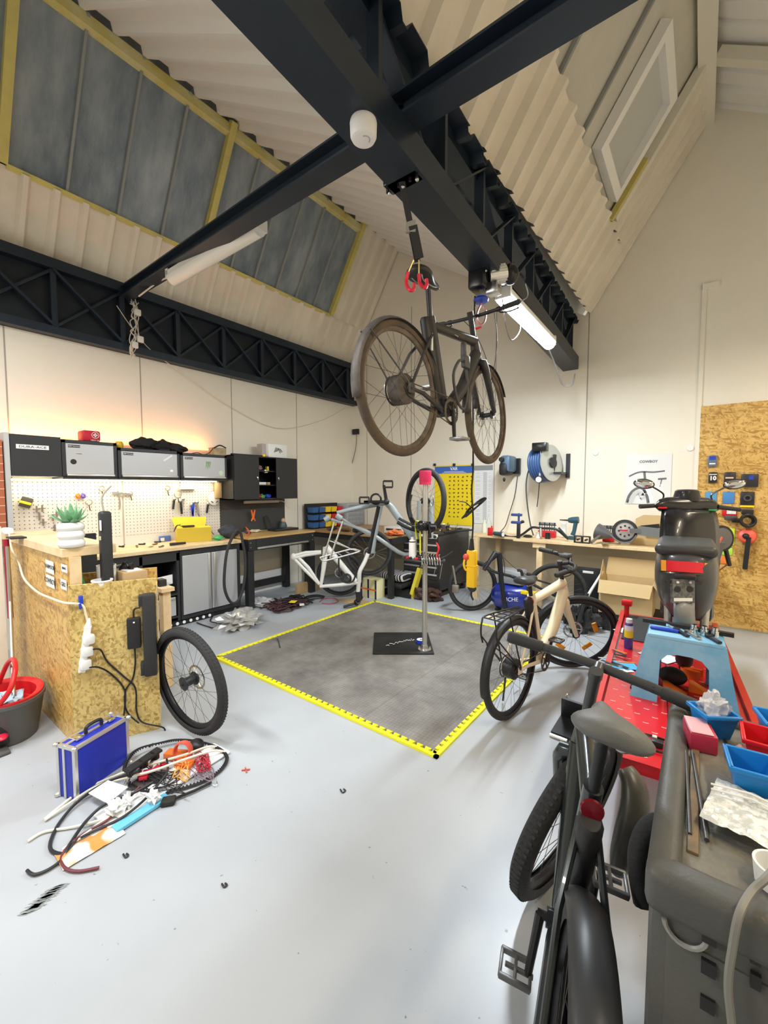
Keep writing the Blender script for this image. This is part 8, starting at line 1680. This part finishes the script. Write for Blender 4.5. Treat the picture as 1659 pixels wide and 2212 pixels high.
q = G(893, 1292, 0); o = MB().beam((q.x - .03, q.y, 0), (q.x + .05, q.y + .1, .42), .09, .05, (1, 0, 0)).build('yellow_pump', mat('pump_yellow', (.75, .62, .05), .5)); tag(o, 'yellow and black track pump leaning at the left side of the tool chest', 'pump'); MB().cyl((q.x + .05, q.y + .1, .42), (q.x + .08, q.y + .14, .62), .02, .02, 10).build('pump_rod', BLACK, o)
o = crumple('tool_roll', 'brown bag with shiny straps on the floor before the tool chest', 'bag', G(925, 1283, .08), (.20, .12, .08), 15, mat('brown_leather', (.07, .035, .025), .45))

# ---------------------------------------------------------------- black bicycle and compressor
t = thing('compressor', 'blue tank air compressor on the floor under the wall bench', 'compressor', G(1100, 1320, 0) + V((0, .2, 0)))
ca, cb3 = PD(1066, 1284, 5.35), PD(1138, 1290, 5.2); dd = (cb3 - ca).normalized()
MB().lathe([(0, -.03), (.08, -.02), (.15, .03), (.16, .08), (.16, .38), (.15, .42), (.08, .46), (0, .47)], ca, dd, 28).build('tank', mat('tank_blue', (.01, .03, .30), .25, coat=.4), t)
MB().bbox(ca + dd * .12 + V((-.08, -.06, .16)), ca + dd * .30 + V((.08, .12, .34)), .03).build('pump_head', mat('pump_grey', (.38, .40, .42), .4, .3), t)
text('MICHELIN', .05, WHITE, frame(ca + dd * .20 + V((.10, -.135, .0)) * 1.0 - _f * .02, _r, V((0, 0, 1))), t)
MB().bbox(ca + dd * .40 + V((-.02, -.16, .07)), ca + dd * .56 + V((.0, -.12, .11)), .004).build('yellow_label', YEL, t)
for k in (.06, .36): MB().beam(ca + dd * k + V((0, 0, -.16)), V(((ca + dd * k).x, (ca + dd * k).y, .0)), .04, .12).build('foot', BLACK, t)
bf0, bf1 = PD(1021, 1265, 5.32), PD(1200, 1290, 4.9)
t = thing('bicycle', 'black folding frame bicycle with its rear wheel in front of the bench leg', 'bicycle', G(1021, 1317, 0))
wheel(t, facing(t, V((bf0.x, bf0.y, .325)), R(8)), 'rear_wheel', .325, .024, disc=1, spokes='one')
FB = mat('gloss_black_tube', (.02, .022, .03), .2, .3)
def BP(x, y, D=5.0): return PD(x, y, D)
MB().tube([BP(1078, 1195), BP(1083, 1255), BP(1092, 1318)], [.032, .03, .03], 12).build('main_tube', FB, t)
MB().tube([BP(1042, 1225), BP(1060, 1210), BP(1077, 1196)], [.02, .022, .024], 10).build('stay', FB, t); MB().tube([BP(1050, 1228), BP(1070, 1236), BP(1105, 1245)], .018, 10).build('top_tube', FB, t)
MB().tube([BP(1078, 1198), BP(1070, 1193), BP(1045, 1232)], [.03, .028, .022], 10).build('fork', BLACK, t)
dr_ = MB(); c = BP(1020, 1270, 5.2); dr_.lathe([(0, -.02), (.05, -.02), (.05, .02), (0, .02)], c, _f, 16); dr_.tube(catm([c, BP(1018, 1285, 5.2), BP(1022, 1296, 5.2)], 4), .012, 8); dr_.build('derailleur', BLKM, t)
cable('brake_cable', [BP(1080, 1200), BP(1088, 1210), BP(1090, 1235), BP(1083, 1245)], .004, BLACK, parent=t); cable('brake_cable', [BP(1082, 1198), BP(1110, 1225), BP(1140, 1243)], .003, BLACK, parent=t)
MB().tube([BP(978, 1222, 5.1), BP(985, 1262, 5.1)], .012, 8).bbox(BP(984, 1272, 5.1) - V((.04, .02, .05)), BP(984, 1272, 5.1) + V((.04, .02, .05)), .01).build('crank', mat('tan_steel', (.35, .32, .28), .4, .6), t)
fw_ = wheel(t, facing(t, V((PD(1202, 1288, 4.95).x, PD(1202, 1288, 4.95).y, .34)), R(-25)), 'front_wheel', .34, .024, disc=-1, spokes='one')
fc_ = PD(1202, 1288, 4.95)
MB().bbox(fc_ + V((.10, -.17, -.02)), fc_ + V((.12, -.15, .07)), .008).build('reflector', reflect_mat, t)
MB().tube([BP(1105, 1245), BP(1150, 1262, 4.9), BP(1200, 1288, 4.9)], [.02, .018, .012], 10).build('fork_blade', FB, t)
MB().tube([BP(1150, 1250, 4.9), BP(1190, 1262, 4.85), BP(1202, 1290, 4.85)], .012, 8).build('mudguard_stay', BLACK, t)
for a, b_ in (((1118, 1232), (1130, 1252)), ((1138, 1240), (1150, 1250))): MB().tube(catm([BP(*a, 4.9), BP(a[0] + 8, a[1] + 2, 4.9), BP(*b_, 4.9)], 4), .018, 8).build('grip', BLACK, t)
# cardboard box on a black crate and dark clutter
q = G(1330, 1345, 0)
t = thing('crate', 'low black crate on the floor carrying the open cardboard box', 'crate', (-.55, 5.35, 0)); MB().tray((-.52, 5.32, 0), .62, .50, .20, .01, .01).build('crate_body', BLACK, t, smooth=False); MB().box((-.82, 5.08, .17), (-.22, 5.56, .198)).build('crate_lid', RUB, t, smooth=False)
KB = mat('kraft_box', (.60, .44, .22), .75); t = thing('open_carton', 'tall open cardboard box with flaps folded out under the wall bench', 'carton', (-.52, 5.32, .2))
X0, X1, Y0, Y1, Z0_, Z1_ = -.86, -.36, 5.06, 5.45, .20, .56
MB().tray(((X0 + X1) / 2, (Y0 + Y1) / 2, Z0_), X1 - X0, Y1 - Y0, Z1_ - Z0_, .005, 0).build('box_body', KB, t, smooth=False)
def flap(pts, nm='flap'): o = MB().add([V(p) for p in pts], [(0, 1, 2, 3)]).build(nm, KB, t, smooth=False); md = o.modifiers.new('s', 'SOLIDIFY'); md.thickness = .005
flap([(X0, Y0, Z1_), (X1, Y0, Z1_), (X1 - .02, Y0 - .07, Z1_ - .13), (X0, Y0 - .07, Z1_ - .13)]); flap([(X0, Y1, Z1_), (X1, Y1, Z1_), (X1, Y1 + .04, Z1_ + .20), (X0 + .02, Y1 + .04, Z1_ + .20)]); flap([(X1, Y0, Z1_), (X1, Y1, Z1_), (X1 + .13, Y1, Z1_ - .13), (X1 + .10, Y0, Z1_ - .14)]); flap([(X0, Y0, Z1_), (X0, Y1, Z1_), (X0 - .03, Y1, Z1_ + .17), (X0 + .0, Y0 + .14, Z1_ + .12)])
MB().bbox(((X0 + X1) / 2 - .04, Y0 - .004, .41), ((X0 + X1) / 2 + .10, Y0 + .001, .44), .002).build('hand_hole', BLACK, t)
o = tb('flat_crate', 'black panel with slot handle leaning on the wall behind the clutter', 'panel', (-1.22, 5.50, .18), (-.92, 5.53, .60), BLACK, .02); MB().bbox((-1.12, 5.495, .53), (-1.0, 5.499, .56), .003).build('handle_slot', PAPER, o)
random.seed(44)
for i in range(12):
    x = random.uniform(-1.15, -.72); y = random.uniform(4.8, 5.2); z = random.uniform(.06, .3) ; r_ = random.uniform(.05, .09)
    o = MB().ell((x, y, z if z < .14 else .14), (r_, r_ * .8, min(r_, .06) + (.08 if i % 3 == 0 else 0)), 14, 8, jit=1.0, seed=i).build('scrap_part', (BLACK, BLKM, RUB, BLKG)[i % 4]); tag(o, 'dark scrap part in the heap between the cream bicycle and the cardboard box', 'scrap', 'dark scrap parts under the wall bench')
o = MB().cyl((-1.02, 5.0, .25), (-.86, 5.25, .62), .02, .012, 10).build('white_post', WHITE); tag(o, 'pale pointed tube sticking out of the dark scrap heap', 'tube'); o = MB().cyl((-1.02, 4.72, .02), (-.93, 4.8, .45), .022, .022, 10).build('dark_tube', BLKM); tag(o, 'dark tube standing slanted in the scrap heap', 'tube')
o = tb('foam_strip', 'beige strip lying on the floor in front of the blue compressor', 'strip', G(1045, 1335, 0), G(1072, 1322, 0) + V((.1, 0, .02)), CREAM)

# ---------------------------------------------------------------- things on the wall bench
BZ2 = SHZ + .001
def wb(px, py=1162): return G(px, py, SHZ)
for (px, h_, r_, m_, lab) in ((1040, .20, .035, mat('milky_plastic', (.72, .72, .60), .3), 'milky plastic bottle at the left end of the wall bench'), (1049, .24, .038, mat('clear_bottle', (.70, .74, .70), .12, alpha=.75), 'clear bottle right of the milky one on the wall bench')):
    q = wb(px, 1152); o = MB().lathe([(0, 0), (r_, 0), (r_, h_ * .62), (r_ * .35, h_ * .85), (r_ * .3, h_), (0, h_)], (q.x, q.y + .1, BZ2), (0, 0, 1), 18).build('bottle', m_); tag(o, lab, 'bottle')
q = wb(1059, 1157); o = tb('red_can', 'small red can on the wall bench', 'can', (q.x - .035, q.y - .02, BZ2), (q.x + .035, q.y + .02, BZ2 + .11), RED, .008); MB().cyl((q.x + .02, q.y, BZ2 + .11), (q.x + .02, q.y, BZ2 + .135), .01, .01, 8).build('spout', RED, o)
q = wb(1075, 1159); o = MB().lathe([(0, 0), (.028, 0), (.03, .10), (.036, .13), (.036, .15), (0, .15)], (q.x - .06, q.y + .02, BZ2 + .036), (1, -.3, 0), 16).build('torch', mat('torch_teal', (.05, .08, .10), .4)); tag(o, 'dark torch lying on the wall bench beside the red can', 'torch'); MB().disc((q.x - .06 + .151 * .958, q.y + .02 - .151 * .287, BZ2 + .036), (1, -.3, 0), .031).build('lens', WHITE, o)
# vise stand
q = wb(1112, 1165); q.y = max(q.y, 5.42); VB = mat('vise_blue', (.03, .07, .22), .35)
t = thing('truing_clamp', 'blue jawed clamp on a black post at the wall bench edge', 'clamp', (q.x, q.y, BZ2)); MB().bbox((q.x - .02, q.y - .02, BZ2), (q.x + .02, q.y + .02, BZ2 + .22), .004).build('post', BLACK, t)
for z in (.19, .29): MB().bbox((q.x - .10, q.y - .025, BZ2 + z), (q.x + .04, q.y + .03, BZ2 + z + .035), .01).build('jaw', VB, t)
MB().cyl((q.x - .0, q.y, BZ2 + .2), (q.x - .0, q.y, BZ2 + .33), .014, .014, 10).build('spindle', VB, t); MB().ell((q.x + .05, q.y, BZ2 + .22), (.025, .02, .02)).build('knob', BLACK, t)
# handlebar lying
hb_ = [wb(1092, 1160) + V((0, .05, .03)), wb(1105, 1160) + V((0, .0, .05)), wb(1122, 1168) + V((0, 0, .05)), wb(1145, 1150) + V((0, 0, .07)), wb(1152, 1143) + V((0, 0, .06)), wb(1165, 1145) + V((0, -.0, .06)), wb(1200, 1147) + V((0, 0, .06)), wb(1213, 1155) + V((0, 0, .05)), wb(1228, 1172) + V((0, .03, .02))]
hb_ = [WY(px, py, 5.52) for px, py in ((1083, 1152), (1100, 1160), (1122, 1158), (1145, 1142), (1153, 1139), (1168, 1141), (1195, 1142), (1207, 1147), (1228, 1165))]
t = thing('loose_handlebar', 'black wide handlebar with stem lying across the wall bench', 'handlebar', V((hb_[4].x, 5.52, BZ2))); MB().tube(catm(hb_, 4), .015, 10).build('bar', BLKM, t); MB().tube([hb_[5], V((hb_[5].x + .01, 5.5, BZ2 + .03))], .018, 10).build('stem', STEEL, t)
MB().tube([WY(1207, 1140, 5.48), WY(1225, 1160, 5.46)], .012, 8).build('grip', RUB, t)
def rack(lab, px0, px1, py0):
    a, b_ = WY(px0, py0 + 28, 5.75), WY(px1, py0 + 28, 5.75); t = thing('tool_rack', lab, 'tool rack', ((a.x + b_.x) / 2, 5.75, BZ2))
    MB().bbox((a.x, 5.72, BZ2), (b_.x, 5.80, BZ2 + .09), .006).build('base', mat('rack_red', (0, 0, 0)), t)
    k = 7
    for i in range(k): x = a.x + (b_.x - a.x) * (i + .5) / k; MB().lathe([(.006, .09), (.006, .17), (.014, .175), (.014, .20), (.005, .2), (0, .2)], (x, 5.75, BZ2), (0, 0, 1), 10).build('bit_tool', (mat('navy_tool', (.04, .07, .13), .3), STEEL)[i % 2], t)
    MB().bbox((a.x, 5.74, BZ2 + .16), (b_.x, 5.79, BZ2 + .172), .003).build('rail', BLKM, t)
rack('red based rack of bits behind the loose handlebar', 1163, 1200, 1130); rack('red based rack of bits behind the grey cone and small wheel', 1302, 1327, 1133)
# drill
q = WY(1245, 1140, 5.7); DT = mat('drill_teal', (.03, .09, .13), .4); t = thing('cordless_drill', 'dark teal cordless drill hanging in a holder above the wall bench', 'drill', V((q.x, q.y, BZ2)))
a, b_ = WY(1228, 1124, 5.7), WY(1250, 1123, 5.7); MB().tube([a, a.lerp(b_, .3), b_], [.028, .04, .042], 14).build('drill_body', DT, t); MB().tube([WY(1244, 1128, 5.7), WY(1240, 1148, 5.7), WY(1237, 1156, 5.7)], [.026, .024, .03], 10).build('drill_handle', DT, t); MB().tube([WY(1209, 1123, 5.7), WY(1228, 1124, 5.7)], [.006, .012], 8).build('bit', BLKM, t); q = WY(1236, 1158, 5.7); MB().bbox((q.x - .05, 5.67, BZ2), (q.x + .05, 5.73, q.z), .01).build('battery_base', DT, t)
o = tb('drill_sheath', 'pale cardboard holder standing behind the drill bit', 'holder', WY(1212, 1128, 5.78), WY(1222, 1160, 5.78) + V((0, .02, 0)), PAPER)
# pedals, cone, pipe, mugs
for i, (px, lab) in enumerate(((1249, 'left black pedal on the wall bench'), (1266, 'right black pedal on the wall bench'))):
    q = WY(px, 1163, 5.42); m_ = MB()
    for dz in (.0, .075): m_.bbox((q.x - .04, q.y - .03, BZ2 + dz), (q.x + .04, q.y + .03, BZ2 + dz + .012), .004)
    for dx in (-.045, .035): m_.bbox((q.x + dx, q.y - .03, BZ2), (q.x + dx + .012, q.y + .03, BZ2 + .085), .004)
    m_.cyl((q.x, q.y - .035, BZ2 + .04), (q.x, q.y + .06, BZ2 + .04), .012, .012, 8); o = m_.build('pedal', BLACK); tag(o, lab, 'pedal')
q = WY(1293, 1155, 5.5); o = MB().lathe([(.10, 0), (.09, .04), (.04, .14), (.015, .2), (0, .2)], WY(1290, 1148, 5.55), (1, -.2, -.25), 24).build('steel_cone', mat('cone_grey', (.10, .10, .105), .4)); tag(o, 'dark grey mudguard cone lying on the wall bench', 'cone')
q0, q1 = WY(1277, 1172, 5.36), WY(1298, 1155, 5.5); o = MB().cyl(V((q0.x, q0.y, BZ2 + .02)), q1, .017, .017, 14).build('short_pipe', mat('pipe_steel', (.32, .31, .30), .35, .8)); tag(o, 'short steel pipe with open end at the edge of the wall bench', 'pipe')
for px in (1304, 1311): q = WY(px, 1173, 5.37); o = MB().lathe([(0, 0), (.018, 0), (.02, .02), (.012, .03), (0, .03)], (q.x, q.y, BZ2 + .02), (0, -1, 0), 14).cyl((q.x, q.y, BZ2 + .02), (q.x + .12, q.y + .12, BZ2 + .02), .008, .008, 8).build('axle_bolt', mat('brass_bolt', (.4, .33, .2), .35, .8)); tag(o, 'brass coloured axle bolt at the bench edge, %s of two' % ('left' if px < 1307 else 'right'), 'bolt')
for i, (px, m_, lab) in enumerate(((1163, WHITE, 'white small tub behind the handlebar stem'), (1183, BLKM, 'dark small tub right of the handlebar stem'), (1140, BLKM, 'coiled grey cable pieces left of the handlebar stem'))):
    q = WY(px, 1162, 5.6); o = MB().lathe([(0, 0), (.035, 0), (.03, .08), (0, .08)] if i < 2 else [(.04, 0), (.06, .01), (.06, .02), (.04, .03), (.04, 0)], (q.x, q.y, BZ2), (0, 0, 1), 16).build('small_tub', m_); tag(o, lab, 'tub')
# kick scooter lying on the bench and open carton behind
q = WY(1350, 1147, 5.5); t = thing('kick_scooter', 'electric kick scooter lying on its side at the right of the wall bench', 'kick scooter', V((q.x, q.y, BZ2)))
MB().lathe([(.10, -.022), (.125, -.018), (.132, 0), (.125, .018), (.10, .022), (.10, -.022)], q, (0, -1, 0), 36).build('tyre', TYRE, t); MB().lathe([(0, -.01), (.07, -.008), (.10, -.004), (.10, .004), (0, .01)], q, (0, -1, 0), 28).build('brake_disc', ALU, t)
for i in range(8): MB().lathe([(0, 0), (.011, 0), (.011, .003), (0, .003)], q + V((.06 * cos(i * .785), -.013, .06 * sin(i * .785))), (0, -1, 0), 10).build('disc_hole', BLACK, t)
MB().beam(q + V((.05, -.03, .01)), WY(1385, 1147, 5.48), .05, .05, (0, 0, 1)).build('rear_fork', GRS, t); MB().beam(WY(1378, 1146, 5.48), WY(1450, 1155, 5.45), .04, .10, (0, 0, 1)).build('deck', mat('deck_grey', (.16, .17, .165), .6), t); MB().bbox(q + V((-.05, -.035, .002)), q + V((.03, -.025, .018)), .003).build('red_trim', RED, t)
MB().tube(catm([q + V((-.15, 0, -.05)), q + V((-.05, -.04, -.125)), q + V((.06, -.04, -.12)), q + V((.12, -.03, -.04))], 5), .010, 8).build('mudguard', GRS, t)
t = thing('open_carton', 'flat open cardboard box behind the kick scooter on the wall bench', 'carton', (-.55, 5.8, BZ2)); a, b_ = WY(1362, 1170, 5.72), WY(1440, 1172, 5.72)
MB().tray(((a.x + b_.x) / 2, 5.80, BZ2), b_.x - a.x, .26, .075, .004, 0).build('box_body', KB, t, smooth=False)
zc = WY(1380, 1112, 5.94).z; o = MB().add([V((a.x + .02, 5.93, BZ2 + .075)), V((b_.x, 5.93, BZ2 + .075)), V((b_.x, 5.955, zc)), V((a.x + .10, 5.955, zc)), V((a.x + .02, 5.95, zc - .05))], [(0, 1, 2, 3, 4)]).build('raised_lid', KB, t, smooth=False); md = o.modifiers.new('s', 'SOLIDIFY'); md.thickness = .005
o = MB().beam(WY(1384, 1140, 5.8), WY(1425, 1136, 5.8), .03, .05, (0, 0, 1)).build('black_bracket', BLACK); tag(o, 'black curved bracket lying in the flat cardboard box', 'bracket')

# ---------------------------------------------------------------- black plastic cover on the floor near the lift
t = thing('plastic_cover', 'large black folded plastic panel on the floor left of the red lift', 'panel', G(1225, 1590, 0))
pA = [G(1214, 1505, .22), G(1290, 1530, .22), G(1285, 1570, .04), G(1213, 1545, .04)]
def thick(pts, th, nm, m_, par):
    o = MB().add([V(p) for p in pts], [tuple(range(len(pts)))]).build(nm, m_, par, smooth=False); md = o.modifiers.new('s', 'SOLIDIFY'); md.thickness = th; return o
thick(pA, .012, 'upright_sheet', BLACK, t); pB = [G(1213, 1545, .04), G(1285, 1570, .04), G(1262, 1610, .015), G(1190, 1583, .015)]; thick(pB, .012, 'lower_sheet', mat('black_satin', (.03, .032, .033), .3), t)
for p in (G(1226, 1503, .23), G(1264, 1515, .23)): MB().lathe([(.010, -.003), (.014, 0), (.010, .003), (.008, 0), (.010, -.003)], p, _f, 14).build('eyelet', STEEL, t)
MB().tube([G(1188, 1587, .012), G(1225, 1601, .012)], .012, 8).build('metal_edge', ALU, t)
o = MB().prism([(0, 0), (.10, .0), (.14, .22), (.06, .26)], lambda u, v, h: G(1272, 1535, 0) + V((u * .8 - .02, v * .9, .02 + h + .1 * u)), 0, .008).build('plastic_sheet', WHITE, smooth=False); tag(o, 'white plastic panel piece on the floor beside the black panel', 'panel')
# dark scooter tail piece between the foreground bicycle and the cabinet
t = thing('scooter_fender', 'dark moulded mudguard standing between the foreground bicycle and the grey cabinet', 'mudguard', V((-.12, 1.52, 0)))
m_ = MB(); m_.tube(catm([WY(1350, 1660, 1.6), WY(1368, 1695, 1.58), WY(1372, 1745, 1.55), WY(1360, 1800, 1.52), WY(1344, 1850, 1.5), WY(1336, 1885, 1.5)], 4), [.02 + .03 * sin(pi * min(1, (i + 2) / 23)) for i in range(21)], 14, flat=.8); m_.build('shell', mat('dusty_black', (.045, .045, .04), .35, noise=(5, (.09, .085, .07), .4, .6)), t)
MB().tube(catm([WY(1440, 1775, 1.4), WY(1402, 1785, 1.4), WY(1380, 1830, 1.38), WY(1378, 1885, 1.36), WY(1390, 1955, 1.34)], 5), .026, 10).build('tyre_piece', TYRE, t)
